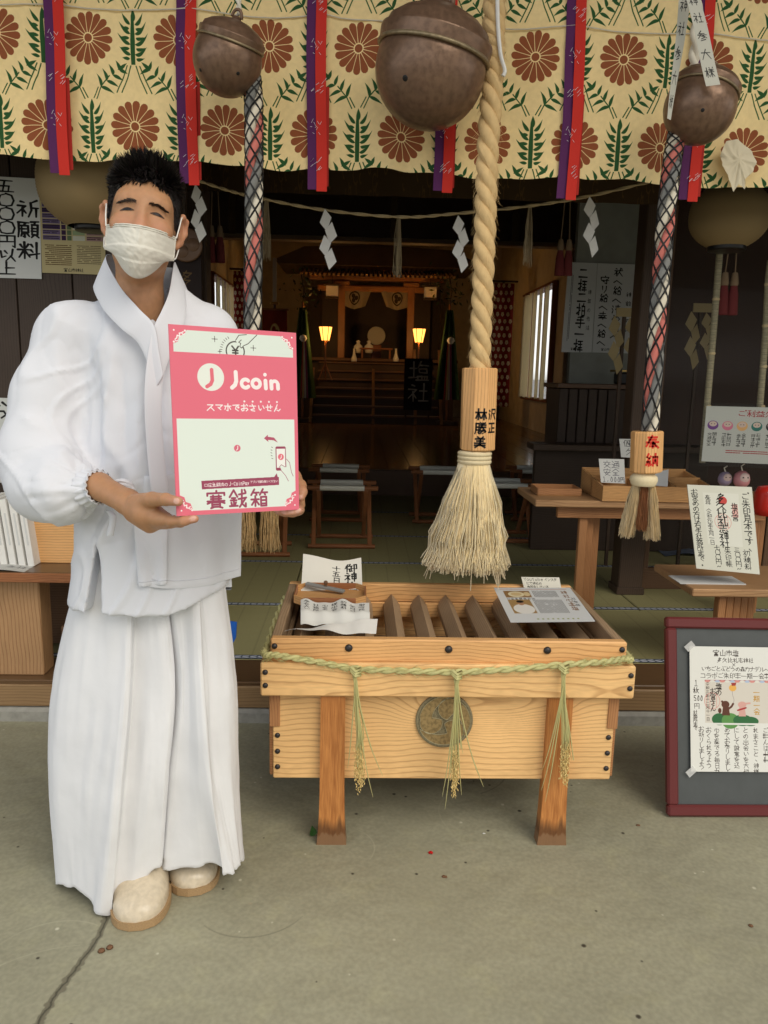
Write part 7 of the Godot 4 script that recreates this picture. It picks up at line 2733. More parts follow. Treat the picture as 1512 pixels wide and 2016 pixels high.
	var sets := [
		[[Vector3(-0.423, 1.043, -1.485), Vector3(-0.385, 1.056, -1.445), Vector3(-0.351, 1.063, -1.41), Vector3(-0.323, 1.063, -1.388)], [0.018, 0.0145, 0.0115, 0.0085]],
		[[Vector3(-0.376, 1.02, -1.45), Vector3(-0.344, 1.02, -1.422), Vector3(-0.318, 1.024, -1.405), Vector3(-0.297, 1.029, -1.402)], [0.014, 0.0098, 0.0088, 0.0072]],
		[[Vector3(-0.382, 1.011, -1.465), Vector3(-0.352, 1.012, -1.445), Vector3(-0.331, 1.015, -1.435), Vector3(-0.315, 1.022, -1.435)], [0.014, 0.0098, 0.0088, 0.0072]],
		[[Vector3(-0.388, 1.005, -1.475), Vector3(-0.365, 1.006, -1.465), Vector3(-0.346, 1.01, -1.46), Vector3(-0.334, 1.017, -1.46)], [0.013, 0.0092, 0.0082, 0.0068]],
		[[Vector3(-0.395, 1.001, -1.485), Vector3(-0.377, 1.002, -1.482), Vector3(-0.362, 1.008, -1.48), Vector3(-0.354, 1.015, -1.48)], [0.012, 0.0082, 0.0074, 0.006]],
	]
	for e in sets:
		fing.chain(e[0], e[1])
	fing.k = 0.0045
	rf.cut = func(w: Vector3, res: float) -> float:
		var e := fing.d(w)
		var h := maxf(0.008 - absf(res - e), 0.0)
		return minf(res, e) - h * h / 0.008 * 0.25
	var ra := net(rf, Vector3(-0.70, 0.93, -1.70), Vector3(-0.285, 1.11, -1.36), 0.003)
	tint_hand(ra, skin, sets)
	head.join(ra)
	# ---- left hand behind the sign
	var lf := Field.new()
	lf.k = 0.009
	lf.chain([Vector3(-0.31, 1.08, -1.73), Vector3(-0.20, 1.08, -1.65), Vector3(-0.143, 1.075, -1.61)], [0.036, 0.027, 0.024])
	lf.cone(Vector3(-0.143, 1.078, -1.61), Vector3(-0.137, 1.05, -1.595), 0.024, 0.018)
	lf.cone(Vector3(-0.132, 1.06, -1.6), Vector3(-0.15, 1.04, -1.59), 0.02, 0.015)
	var lsets := []
	for e in [[552, 0.0078], [566, 0.0086], [579, 0.0086], [591, 0.008]]:
		lsets.append(e)
	var lfing: Array = [
		[[Vector3(-0.145, 1.049, -1.59), Vector3(-0.155, 1.027, -1.58), Vector3(-0.159, 1.021, -1.55), Vector3(-0.156, 1.025, -1.522)], [0.014, 0.0088, 0.008, 0.0072]],
		[[Vector3(-0.137, 1.047, -1.59), Vector3(-0.142, 1.023, -1.58), Vector3(-0.145, 1.018, -1.55), Vector3(-0.142, 1.023, -1.518)], [0.015, 0.0095, 0.0086, 0.0078]],
		[[Vector3(-0.128, 1.047, -1.588), Vector3(-0.13, 1.023, -1.578), Vector3(-0.13, 1.018, -1.548), Vector3(-0.128, 1.024, -1.517)], [0.015, 0.0095, 0.0086, 0.0078]],
		[[Vector3(-0.122, 1.052, -1.586), Vector3(-0.119, 1.028, -1.576), Vector3(-0.117, 1.023, -1.546), Vector3(-0.115, 1.027, -1.517)], [0.014, 0.009, 0.0082, 0.0072]],
		[[Vector3(-0.132, 1.076, -1.6), Vector3(-0.117, 1.07, -1.57), Vector3(-0.112, 1.06, -1.55), Vector3(-0.114, 1.049, -1.54)], [0.014, 0.0105, 0.009, 0.0075]],
	]
	for e in lfing:
		lf.chain(e[0], e[1])
	var la := net(lf, Vector3(-0.36, 0.99, -1.79), Vector3(-0.06, 1.14, -1.47), 0.0036)
	tint_hand(la, skin, lfing)
	head.join(la)
	# ---- trunk and legs, under the clothes
	var bf := Field.new()
	bf.k = 0.05
	bf.zs = 1.35
	bf.chain([Vector3(-0.47, 1.30, -1.79), Vector3(-0.47, 1.05, -1.79), Vector3(-0.475, 0.90, -1.79)], [0.135, 0.13, 0.13])
	bf.cone(Vector3(-0.60, 1.36, -1.78), Vector3(-0.35, 1.365, -1.80), 0.05, 0.05)
	bf.chain([Vector3(-0.645, 1.35, -1.765), Vector3(-0.70, 1.09, -1.69), Vector3(-0.62, 1.05, -1.64)], [0.05, 0.042, 0.036])
	bf.chain([Vector3(-0.345, 1.355, -1.79), Vector3(-0.325, 1.10, -1.735), Vector3(-0.25, 1.085, -1.68)], [0.05, 0.042, 0.036])
	bf.chain([Vector3(-0.54, 0.88, -1.79), Vector3(-0.55, 0.48, -1.80), Vector3(-0.535, 0.11, -1.80)], [0.085, 0.056, 0.04])
	bf.chain([Vector3(-0.42, 0.88, -1.80), Vector3(-0.41, 0.48, -1.84), Vector3(-0.435, 0.11, -1.90)], [0.085, 0.056, 0.04])
	var bm := net(bf, Vector3(-0.80, 0.02, -1.98), Vector3(-0.18, 1.46, -1.58), 0.02)
	for i in bm.v.size():
		bm.c[i] = skin
	head.join(bm)
	var sk := vmat("skin", 0.5)
	sk.subsurf_scatter_enabled = true
	sk.subsurf_scatter_strength = 0.12
	part(head, "body", sk, t)
	print("  body")
	build_face(t, hf, hx)
	build_hair(t, hx)
	print("  clothes")
	build_clothes(t)
	build_shoes(t)


func tint_hand(m: MB, skin: Color, sets: Array) -> void:
	for i in m.v.size():
		var p := m.v[i]
		var c := skin * (1.04 + 0.10 * noise.get_noise_3d(p.x * 70.0, p.y * 70.0, p.z * 70.0))
		c.a = 1.0
		for e in sets:
			var tip: Vector3 = e[0][3]
			c = c.lerp(Color(0.56, 0.27, 0.19), 0.5 * clampf(1.0 - p.distance_to(tip) / 0.035, 0.0, 1.0))
			if p.distance_to(tip + Vector3(-0.003, 0.003, 0.008)) < 0.0065:
				c = Color(0.62, 0.37, 0.29)
		m.c[i] = c


func in_hair(p: Vector3) -> bool:
	var lim := 0.066
	if p.z < 0.060:
		lim = lerpf(-0.004, 0.062, smoothstep(0.024, 0.058, p.z))
	if p.z < 0.0:
		lim = -0.008 if p.z > -0.03 else -0.07
	return p.y > lim + 0.004 * sin(p.x * 160.0) and absf(p.x) < 0.0785 and p.y > -0.075 and not (p.y < -0.06 and p.z > -0.05)


func build_face(t: Node3D, hf: Field, hx: Transform3D) -> void:
	# eyes half closed in a smile: dark slits with the lids around them
	for s in [-1, 1]:
		var m := MB.new()
		var f := func(u: float, v: float) -> Vector3:
			var x: float = s * 0.031 + (u - 0.5) * 0.030
			var a := sin(PI * u)
			var up: float = 0.0046 + 0.0058 * a - 0.0016 * (u - 0.5) * s * 2.0
			var y: float = up - v * (0.0052 * a + 0.0009) - 0.0005
			return hx * Vector3(x, y, hf.front(x, y, 0.13) + 0.0008)
		m.grid(12, 4, f, true)
		for i in m.v.size():
			var u := m.uv[i].x
			m.c[i] = Color(0.010, 0.007, 0.005) if absf(u - 0.5) < 0.33 or m.uv[i].y < 0.4 else Color(0.09, 0.05, 0.03)
		part(m, "eye", mats.get("eye_gloss") if mats.has("eye_gloss") else vmat("eye_gloss", 0.4), t)
		var br := MB.new()
		for k in 120:
			var u := rng.randf()
			var x: float = s * lerpf(0.012, 0.047, u)
			var y := 0.0205 + 0.0030 * sin(PI * minf(u * 0.85 + 0.1, 1.0)) - 0.004 * u + rng.randfn() * 0.0017 * (1.0 - 0.5 * u)
			var p := Vector3(x, y, hf.front(x, y, 0.13) + 0.0004)
			var d := Vector3(s * 0.9, 0.35 - 0.6 * u, 0.1).normalized() * 0.008
			br.col = Color(0.045, 0.03, 0.022)
			br.tube([hx * p, hx * (p + d * 0.6 + Vector3(0, 0, 0.0008)), hx * (p + d)], [0.0006, 0.0005, 0.0002], 3, false)
		part(br, "eyebrow", mats["hair"] if mats.has("hair") else vmat("hair", 0.45), t)
	# mask
	var mk := func(u: float, v: float) -> Vector3:
		var a := u * 2.0 - 1.0
		var w := 0.0735 - 0.022 * pow(maxf(v - 0.46, 0.0) / 0.54, 2.0)
		var y := -0.0235 - v * 0.099 + 0.044 * pow(absf(a), 2.0) * smoothstep(0.42, 1.0, v) - 0.003 * cos(a * PI * 0.5)
		var zc := 0.1245 + 0.004 * sin(PI * v) - 0.034 * pow(v, 3.0) - 0.010 * (1.0 - v) * (1.0 - smoothstep(0.0, 0.25, absf(a)) * 0.0)
		var z := zc - (zc - 0.046) * pow(absf(a), 2.1)
		# pleat step and the fold down the middle
		z += 0.0050 * smoothstep(0.40, 0.425, v) - 0.004 * smoothstep(0.425, 0.8, v) + 0.003 * smoothstep(0.70, 0.72, v)
		z += 0.0025 * exp(-pow(a / 0.05, 2)) * (1.0 - smoothstep(0.3, 0.5, v))
		z += 0.0022 * noise.get_noise_2d(a * 4.0, v * 7.0) + 0.0012 * noise.get_noise_2d(a * 12.0, v * 9.0)
		return hx * Vector3(a * w, y, z)
	var m := MB.new()
	m.sheet(48, 40, mk, 0.0016)
	var mm := mat("mask_cloth", Color(0.64, 0.62, 0.545), 0.85)
	mm.backlight_enabled = true
	mm.backlight = Color(0.10, 0.10, 0.09)
	var mn := part(m, "face_mask", mm, t, "white pleated face mask")
	# welded edge bands
	var hem := MB.new()
	for v in [0.02, 0.06]:
		var q := []
		for k in 33:
			q.append(mk.call(k / 32.0, v) + hx.basis.z * 0.0005)
		hem.tube(q, 0.0009, 5)
	for u in [0.015, 0.985]:
		var q := []
		for k in 13:
			q.append(mk.call(u, k / 12.0 * 0.46) + hx.basis.z * 0.0005)
		hem.tube(q, 0.0017, 5)
	part(hem, "edge_band", mm, mn)
	for s in [-1, 1]:
		var u := 0.0 if s < 0 else 1.0
		var lp := MB.new()
		lp.tube(spline([mk.call(u, 0.02), hx * Vector3(s * 0.0775, 0.000, 0.030), hx * Vector3(s * 0.080, 0.022, 0.008), hx * Vector3(s * 0.083, 0.034, -0.012)], 14), 0.0014, 6)
		lp.tube(spline([mk.call(u, 0.46), hx * Vector3(s * 0.076, -0.062, 0.030), hx * Vector3(s * 0.079, -0.045, 0.006), hx * Vector3(s * 0.080, -0.036, -0.012)], 14), 0.0014, 6)
		part(lp, "ear_loop", mats["white_paper"], mn)


func build_hair(t: Node3D, hx: Transform3D) -> void:
	var m := MB.new()
	var n := 0
	var tries := 0
	while n < 7000 and tries < 40000:
		tries += 1
		var d := Vector3(rng.randfn(), rng.randfn(), rng.randfn()).normalized()
		var c := Vector3(0, 0.032, -0.020)
		var er := Vector3(0.0772, 0.0848, 0.0968)
		var p := c + d / (d / er).length()
		if p.y < 0.04 and p.z > 0.03:
			continue
		if not in_hair(p):
			continue
		n += 1
		var nr := (d / er).normalized()
		var top := smoothstep(0.045, 0.112, p.y)
		var frontness := smoothstep(0.02, 0.075, p.z) * top
		var l := lerpf(0.007, 0.040, top) * rng.randf_range(0.8, 1.1)
		var clump := Vector3(soft.get_noise_3d(p.x * 55.0, p.y * 55.0, p.z * 55.0), soft.get_noise_3d(p.x * 55.0 + 9.0, p.y * 55.0, p.z * 55.0) * 0.4, soft.get_noise_3d(p.x * 55.0, p.y * 55.0 + 9.0, p.z * 55.0)) * 0.9
		var dir := (nr * lerpf(0.35, 0.8, top) + Vector3(0, lerpf(-0.85, 0.25, top), 0) + Vector3(-0.12, 0, 0.25 * top) + clump * (0.2 + 0.35 * top)).normalized()
		var bend := Vector3(0, -0.15, 0.1)
		if frontness > 0.35:
			dir = (nr * 0.5 + Vector3(0.12 + 0.25 * clump.x, 0.15 - 0.35 * frontness, 0.5) + clump * 0.5).normalized()
			bend = Vector3(0.12, -1.25, 0.12)
			l *= 0.95
		m.col = Color(0.010, 0.008, 0.007) * rng.randf_range(0.6, 1.9)
		m.col.a = 1.0
		var q1 := p + dir * l * 0.5
		var q2 := p + dir * l + bend * l * 0.35
		m.tube([hx * (p - nr * 0.002), hx * q1, hx * q2], [0.0012, 0.0010, 0.0002], 3, false)
	part(m, "hair", mats["hair"], t, "short spiky black hair")


func build_clothes(t: Node3D) -> void:
	# ---- jacket
	jacket.k = 0.045
	jacket.zs = 1.25
	jacket.chain([Vector3(-0.468, 1.31, -1.785), Vector3(-0.468, 1.12, -1.78), Vector3(-0.468, 0.95, -1.775), Vector3(-0.480, 0.74, -1.775)], [0.148, 0.155, 0.165, 0.190])
	jacket.cone(Vector3(-0.625, 1.372, -1.77), Vector3(-0.345, 1.378, -1.80), 0.062, 0.060)
	jacket.cone(Vector3(-0.50, 1.43, -1.79), Vector3(-0.43, 1.43, -1.79), 0.055, 0.055)
	jacket.chain([Vector3(-0.645, 1.352, -1.765), Vector3(-0.682, 1.23, -1.735), Vector3(-0.698, 1.105, -1.695), Vector3(-0.662, 1.050, -1.65), Vector3(-0.612, 1.045, -1.61), Vector3(-0.536, 1.056, -1.578)], [0.067, 0.068, 0.077, 0.075, 0.062, 0.034])
	jacket.chain([Vector3(-0.345, 1.355, -1.795), Vector3(-0.335, 1.22, -1.785), Vector3(-0.330, 1.11, -1.745), Vector3(-0.26, 1.075, -1.68), Vector3(-0.185, 1.075, -1.625)], [0.066, 0.074, 0.078, 0.062, 0.034])
	plain_jacket.k = jacket.k
	plain_jacket.zs = jacket.zs
	plain_jacket.a = jacket.a
	plain_jacket.ab = jacket.ab
	plain_jacket.r0 = jacket.r0
	plain_jacket.dr = jacket.dr
	plain_jacket.il = jacket.il
	var v0: Array = [Vector2(-0.507, 1.508), Vector2(-0.428, 1.387), Vector2(-0.39, 1.501)]
	jacket.cut = func(w: Vector3, res: float) -> float:
		# neck opening
		var e := 1e3
		if w.y > 1.36 and w.z > -1.86:
			var sl: float = ((v0[1].x - v0[0].x) / (v0[1].y - v0[0].y))
			var sr: float = ((v0[1].x - v0[2].x) / (v0[1].y - v0[2].y))
			var xl: float = v0[1].x + sl * (w.y - v0[1].y)
			var xr: float = v0[1].x + sr * (w.y - v0[1].y)
			var ins := minf(w.x - xl, xr - w.x) * 0.8
			if w.z < -1.74:
				ins = minf(ins, 0.062 - Vector2(w.x + 0.462, w.z + 1.762).length())
			res = maxf(res, ins)
		# hem: side panel, slit, front panel rising to the right
		var hem := 0.762 if w.x < -0.565 else lerpf(0.764, 0.812, smoothstep(-0.42, -0.28, w.x))
		if w.z < -1.80:
			hem = 0.775
		res = maxf(res, hem - w.y)
		# the slit at the hip
		if w.z > -1.80 and w.y < 0.93:
			var wd := 0.0035 + 0.016 * clampf((0.92 - w.y) / 0.16, 0.0, 1.0)
			var xs := -0.562 - 0.10 * (0.92 - w.y)
			res = maxf(res, minf(wd - absf(w.x - xs), 0.03))
		return res
	var lo := Vector3(-0.83, 0.73, -1.97)
	var hi := Vector3(-0.12, 1.56, -1.52)
	var m := net(jacket, lo, hi, 0.0066)
	# no carving while laying the folds
	var S := -1.62
	var folds := [
		[Vector3(-0.587, 1.383, -1.66), Vector3(-0.557, 1.156, -1.62), 0.016, -0.010], [Vector3(-0.562, 1.362, -1.65), Vector3(-0.537, 1.116, -1.6), 0.013, 0.009], [Vector3(-0.653, 1.362, -1.68), Vector3(-0.609, 1.115, -1.6), 0.020, 0.010],
		[Vector3(-0.613, 1.33, -1.64), Vector3(-0.572, 1.087, -1.58), 0.014, -0.009], [Vector3(-0.707, 1.193, -1.66), Vector3(-0.564, 1.12, -1.56), 0.014, 0.007], [Vector3(-0.708, 1.109, -1.64), Vector3(-0.556, 1.079, -1.56), 0.014, -0.008],
		[Vector3(-0.698, 1.047, -1.62), Vector3(-0.552, 1.054, -1.56), 0.012, 0.007], [Vector3(-0.675, 1.005, -1.62), Vector3(-0.547, 1.038, -1.56), 0.010, -0.006], [Vector3(-0.552, 1.321, -1.64), Vector3(-0.558, 1.082, -1.62), 0.010, -0.013],
		[Vector3(-0.527, 1.384, -1.65), Vector3(-0.516, 1.219, -1.62), 0.018, 0.006], [Vector3(-0.505, 1.322, -1.64), Vector3(-0.491, 1.115, -1.62), 0.015, -0.006], [Vector3(-0.465, 1.282, -1.63), Vector3(-0.461, 1.073, -1.62), 0.016, 0.006],
		[Vector3(-0.424, 1.263, -1.62), Vector3(-0.42, 1.052, -1.62), 0.018, -0.006], [Vector3(-0.503, 1.083, -1.62), Vector3(-0.598, 0.916, -1.63), 0.014, -0.010], [Vector3(-0.48, 1.063, -1.61), Vector3(-0.578, 0.883, -1.63), 0.012, 0.008],
		[Vector3(-0.465, 1.053, -1.61), Vector3(-0.476, 0.887, -1.62), 0.012, -0.009], [Vector3(-0.491, 1.053, -1.61), Vector3(-0.437, 0.843, -1.62), 0.016, 0.008], [Vector3(-0.412, 0.955, -1.62), Vector3(-0.399, 0.832, -1.62), 0.016, -0.005],
		[Vector3(-0.339, 0.965, -1.63), Vector3(-0.331, 0.83, -1.63), 0.020, 0.005], [Vector3(-0.301, 0.97, -1.66), Vector3(-0.296, 0.828, -1.68), 0.014, -0.005], [Vector3(-0.67, 1.426, -1.72), Vector3(-0.588, 1.362, -1.66), 0.018, 0.007],
		[Vector3(-0.387, 1.432, -1.7), Vector3(-0.317, 1.371, -1.72), 0.014, 0.006], [Vector3(-0.353, 1.445, -1.72), Vector3(-0.334, 1.381, -1.7), 0.010, -0.006],
	]
	for e in folds:
		e[3] *= 2.6 if e[3] < 0.0 else 1.9
		e[2] *= 0.75
	# gathers running from the cuffs into the sleeves
	for e in [[Vector3(-0.536, 1.056, -1.578), Vector3(-0.655, 1.045, -1.645), 0.036, 0.085], [Vector3(-0.185, 1.075, -1.625), Vector3(-0.27, 1.078, -1.69), 0.034, 0.062]]:
		var ax: Vector3 = (e[1] - e[0]).normalized()
		var sd := ax.cross(Vector3.UP).normalized()
		var up := sd.cross(ax)
		for k in 15:
			var a := TAU * k / 15 + rng.randf_range(-0.15, 0.15)
			var d := sd * cos(a) + up * sin(a)
			folds.append([e[0] + d * e[2], e[0].lerp(e[1], rng.randf_range(0.6, 1.1)) + d * e[3], 0.006, -0.007 * rng.randf_range(0.7, 1.3), 1])
	crease(m, jacket, folds, 0.0042)
	# crisp hems
	var white := mat("white_cotton", Color(0.67, 0.685, 0.725), 0.85)
	white.normal_enabled = true
	white.normal_texture = noise_tex(95, 0.25, 0, 1, 512, 2, true, 1.5)
	white.uv1_triplanar = true
	white.uv1_scale = Vector3(7, 7, 7)
	white.normal_scale = 0.12
	white.rim_enabled = true
	white.rim = 0.15
	var jk := part(m, "jacket", white, t, "white cotton robe jacket with puffed sleeves")
	# gathered cuffs
	for e in [[Vector3(-0.536, 1.056, -1.578), Vector3(-0.522, 1.059, -1.57) - Vector3(-0.536, 1.056, -1.578), 0.033], [Vector3(-0.185, 1.075, -1.625), Vector3(0.7, 0, 0.55), 0.034]]:
		var c: Vector3 = e[0]
		var ax: Vector3 = e[1].normalized()
		var sd := ax.cross(Vector3.UP).normalized()
		var b := Basis(sd, ax, sd.cross(ax))
		var cf := MB.new()
		var segs := 64
		for j in 7:
			for k in segs + 1:
				var a := TAU * k / segs
				var puck := 1.0 + 0.07 * sin(a * 16.0 + j * 0.4) * (1.0 if j != 3 else 0.3)
				var rr: float = e[2] * [1.16, 1.10, 0.99, 0.93, 1.0, 1.10, 0.95][j] * puck
				cf.vert(c + b * Vector3(cos(a) * rr, [-0.022, -0.012, -0.004, 0.002, 0.008, 0.015, 0.013][j], -sin(a) * rr))
		for j in 6:
			for k in segs:
				var q := j * (segs + 1) + k
				cf.quad(q, q + 1, q + segs + 2, q + segs + 1)
		part(cf, "cuff", white, jk)
	# collars
	var back := Vector3(-0.462, 1.525, -1.834)
	var backo := Vector3(-0.462, 1.45, -1.862)
	collar(jk, white, [back, Vector3(-0.505, 1.530, -1.822), Vector3(-0.547, 1.534, -1.752), Vector3(-0.502, 1.466, -1.685), Vector3(-0.457, 1.42, -1.655), Vector3(-0.422, 1.385, -1.64), Vector3(-0.411, 1.335, -1.63), Vector3(-0.402, 1.284, -1.625)], [backo, Vector3(-0.53, 1.46, -1.845), Vector3(-0.578, 1.475, -1.765), Vector3(-0.54, 1.421, -1.69), Vector3(-0.494, 1.379, -1.655), Vector3(-0.457, 1.35, -1.645), Vector3(-0.435, 1.308, -1.635), Vector3(-0.419, 1.257, -1.63)], 0.004, "collar")
	collar(jk, white, [back + Vector3(0, 0.001, 0.001), Vector3(-0.42, 1.522, -1.825), Vector3(-0.409, 1.526, -1.775), Vector3(-0.406, 1.459, -1.71), Vector3(-0.412, 1.416, -1.665), Vector3(-0.423, 1.38, -1.64), Vector3(-0.434, 1.319, -1.625), Vector3(-0.44, 1.232, -1.615), Vector3(-0.436, 1.117, -1.61), Vector3(-0.429, 1.027, -1.61)], [backo + Vector3(0, 0.001, 0.001), Vector3(-0.395, 1.455, -1.848), Vector3(-0.387, 1.469, -1.785), Vector3(-0.372, 1.412, -1.71), Vector3(-0.379, 1.362, -1.67), Vector3(-0.395, 1.32, -1.65), Vector3(-0.405, 1.278, -1.635), Vector3(-0.408, 1.211, -1.625), Vector3(-0.403, 1.117, -1.62), Vector3(-0.395, 1.026, -1.62)], 0.007, "collar")
	# over-lapping front panel, its edge and the waist ties
	panel_on(jk, white, [Vector2(-0.453, 1.073), Vector2(-0.261, 1.082), Vector2(-0.269, 0.827), Vector2(-0.471, 0.842)], 0.006, "front_panel", 0.10)
	panel_on(jk, white, [Vector2(-0.473, 0.975), Vector2(-0.403, 0.966), Vector2(-0.408, 0.841), Vector2(-0.467, 0.837)], 0.013, "tie_end", 0.0)
	for e in [[[Vector3(-0.518, 1.006, -1.6), Vector3(-0.507, 0.991, -1.595), Vector3(-0.516, 0.952, -1.598)], 0.011], [[Vector3(-0.524, 1.053, -1.6), Vector3(-0.484, 1.071, -1.59), Vector3(-0.462, 1.051, -1.59)], 0.010]]:
		var pts := spline(e[0], 10)
		var w: float = e[1]
		var f := func(u: float, v: float) -> Vector3:
			var p: Vector3 = pts[int(round(v * 10.0))]
			return p + Vector3((u - 0.5) * w * 1.4, 0, 0.004 * sin(u * PI))
		var tie := MB.new()
		tie.sheet(4, 10, f, 0.003)
		part(tie, "waist_tie", white, jk)
	var kn := Vector3(-0.482, 1.061, -1.592)
	var knot := MB.new()
	for k in 3:
		knot.tube(spline([kn + Vector3(-0.014, 0.004 * k, 0.0), kn + Vector3(0, 0.010 - 0.006 * k, 0.010), kn + Vector3(0.016, -0.004 * k, 0.0), kn + Vector3(0.004, -0.012, -0.006)], 10), 0.0055, 7)
	part(knot, "tie_knot", white, jk)
	# ---- hakama: two wide pleated legs
	var cloth := hakama_material()
	var rl := [
		[Vector3(-0.609, 0.876, -1.86), Vector3(-0.641, 0.882, -1.83), Vector3(-0.635, 0.891, -1.79), Vector3(-0.604, 0.903, -1.74), Vector3(-0.561, 0.909, -1.715), Vector3(-0.517, 0.913, -1.7), Vector3(-0.498, 0.914, -1.698), Vector3(-0.494, 0.911, -1.71), Vector3(-0.47, 0.911, -1.71), Vector3(-0.447, 0.912, -1.71), Vector3(-0.446, 0.905, -1.74), Vector3(-0.486, 0.878, -1.86)],
		[Vector3(-0.649, 0.519, -1.9), Vector3(-0.723, 0.535, -1.86), Vector3(-0.725, 0.564, -1.79), Vector3(-0.673, 0.591, -1.725), Vector3(-0.594, 0.606, -1.69), Vector3(-0.527, 0.618, -1.662), Vector3(-0.504, 0.619, -1.66), Vector3(-0.504, 0.606, -1.692), Vector3(-0.46, 0.61, -1.682), Vector3(-0.42, 0.611, -1.682), Vector3(-0.418, 0.595, -1.72), Vector3(-0.489, 0.529, -1.88)],
		[Vector3(-0.667, 0.241, -1.92), Vector3(-0.757, 0.262, -1.88), Vector3(-0.758, 0.292, -1.8), Vector3(-0.706, 0.321, -1.725), Vector3(-0.628, 0.338, -1.685), Vector3(-0.556, 0.355, -1.645), Vector3(-0.526, 0.358, -1.64), Vector3(-0.532, 0.332, -1.685), Vector3(-0.485, 0.341, -1.68), Vector3(-0.442, 0.348, -1.68), Vector3(-0.439, 0.339, -1.72), Vector3(-0.515, 0.252, -1.9)],
		[Vector3(-0.674, -0.033, -1.95), Vector3(-0.759, -0.022, -1.9), Vector3(-0.759, 0, -1.81), Vector3(-0.712, 0.03, -1.745), Vector3(-0.658, 0.042, -1.715), Vector3(-0.61, 0.012, -1.675), Vector3(-0.575, 0.008, -1.67), Vector3(-0.576, 0.022, -1.7), Vector3(-0.527, 0.056, -1.71), Vector3(-0.473, 0.099, -1.72), Vector3(-0.468, 0.1, -1.76), Vector3(-0.54, 0.018, -1.92)],
	]
	var ll := [
		[Vector3(-0.462, 0.878, -1.86), Vector3(-0.482, 0.887, -1.82), Vector3(-0.472, 0.9, -1.76), Vector3(-0.443, 0.911, -1.715), Vector3(-0.402, 0.913, -1.71), Vector3(-0.371, 0.915, -1.7), Vector3(-0.359, 0.915, -1.7), Vector3(-0.355, 0.912, -1.715), Vector3(-0.335, 0.909, -1.73), Vector3(-0.324, 0.9, -1.77), Vector3(-0.328, 0.894, -1.8), Vector3(-0.369, 0.88, -1.86)],
		[Vector3(-0.468, 0.521, -1.9), Vector3(-0.472, 0.546, -1.84), Vector3(-0.446, 0.578, -1.76), Vector3(-0.405, 0.603, -1.7), Vector3(-0.382, 0.607, -1.692), Vector3(-0.363, 0.614, -1.675), Vector3(-0.344, 0.615, -1.673), Vector3(-0.34, 0.604, -1.7), Vector3(-0.308, 0.596, -1.72), Vector3(-0.289, 0.574, -1.76), Vector3(-0.297, 0.545, -1.83), Vector3(-0.364, 0.522, -1.9)],
		[Vector3(-0.473, 0.242, -1.92), Vector3(-0.484, 0.274, -1.86), Vector3(-0.468, 0.305, -1.78), Vector3(-0.439, 0.328, -1.715), Vector3(-0.391, 0.334, -1.705), Vector3(-0.354, 0.339, -1.685), Vector3(-0.331, 0.342, -1.68), Vector3(-0.328, 0.322, -1.715), Vector3(-0.302, 0.32, -1.73), Vector3(-0.288, 0.295, -1.78), Vector3(-0.298, 0.254, -1.86), Vector3(-0.361, 0.237, -1.93)],
		[Vector3(-0.479, 0.013, -1.95), Vector3(-0.494, 0.024, -1.9), Vector3(-0.484, 0.069, -1.8), Vector3(-0.466, 0.074, -1.745), Vector3(-0.397, 0.089, -1.735), Vector3(-0.331, 0.1, -1.735), Vector3(-0.311, 0.079, -1.72), Vector3(-0.291, 0.075, -1.735), Vector3(-0.283, 0.074, -1.76), Vector3(-0.281, 0.058, -1.8), Vector3(-0.296, 0.022, -1.88), Vector3(-0.368, 0.006, -1.95)],
	]
	var hk := hakama_leg(rl, 0.0)
	hk.join(hakama_leg(ll, 5.0))
	part(hk, "hakama", cloth, t, "wide pleated white hakama trousers")


func hakama_material() -> StandardMaterial3D:
	var m := mat("hakama_cotton", Color(0.78, 0.785, 0.805), 0.85, noise_tex(97, 0.008, 0.90, 1.04), Vector3(1.3, 1.3, 1.3))
	m.normal_enabled = true
	m.normal_texture = noise_tex(98, 0.03, 0, 1, 512, 4, true, 2.0)
	m.normal_scale = 0.18
	return m


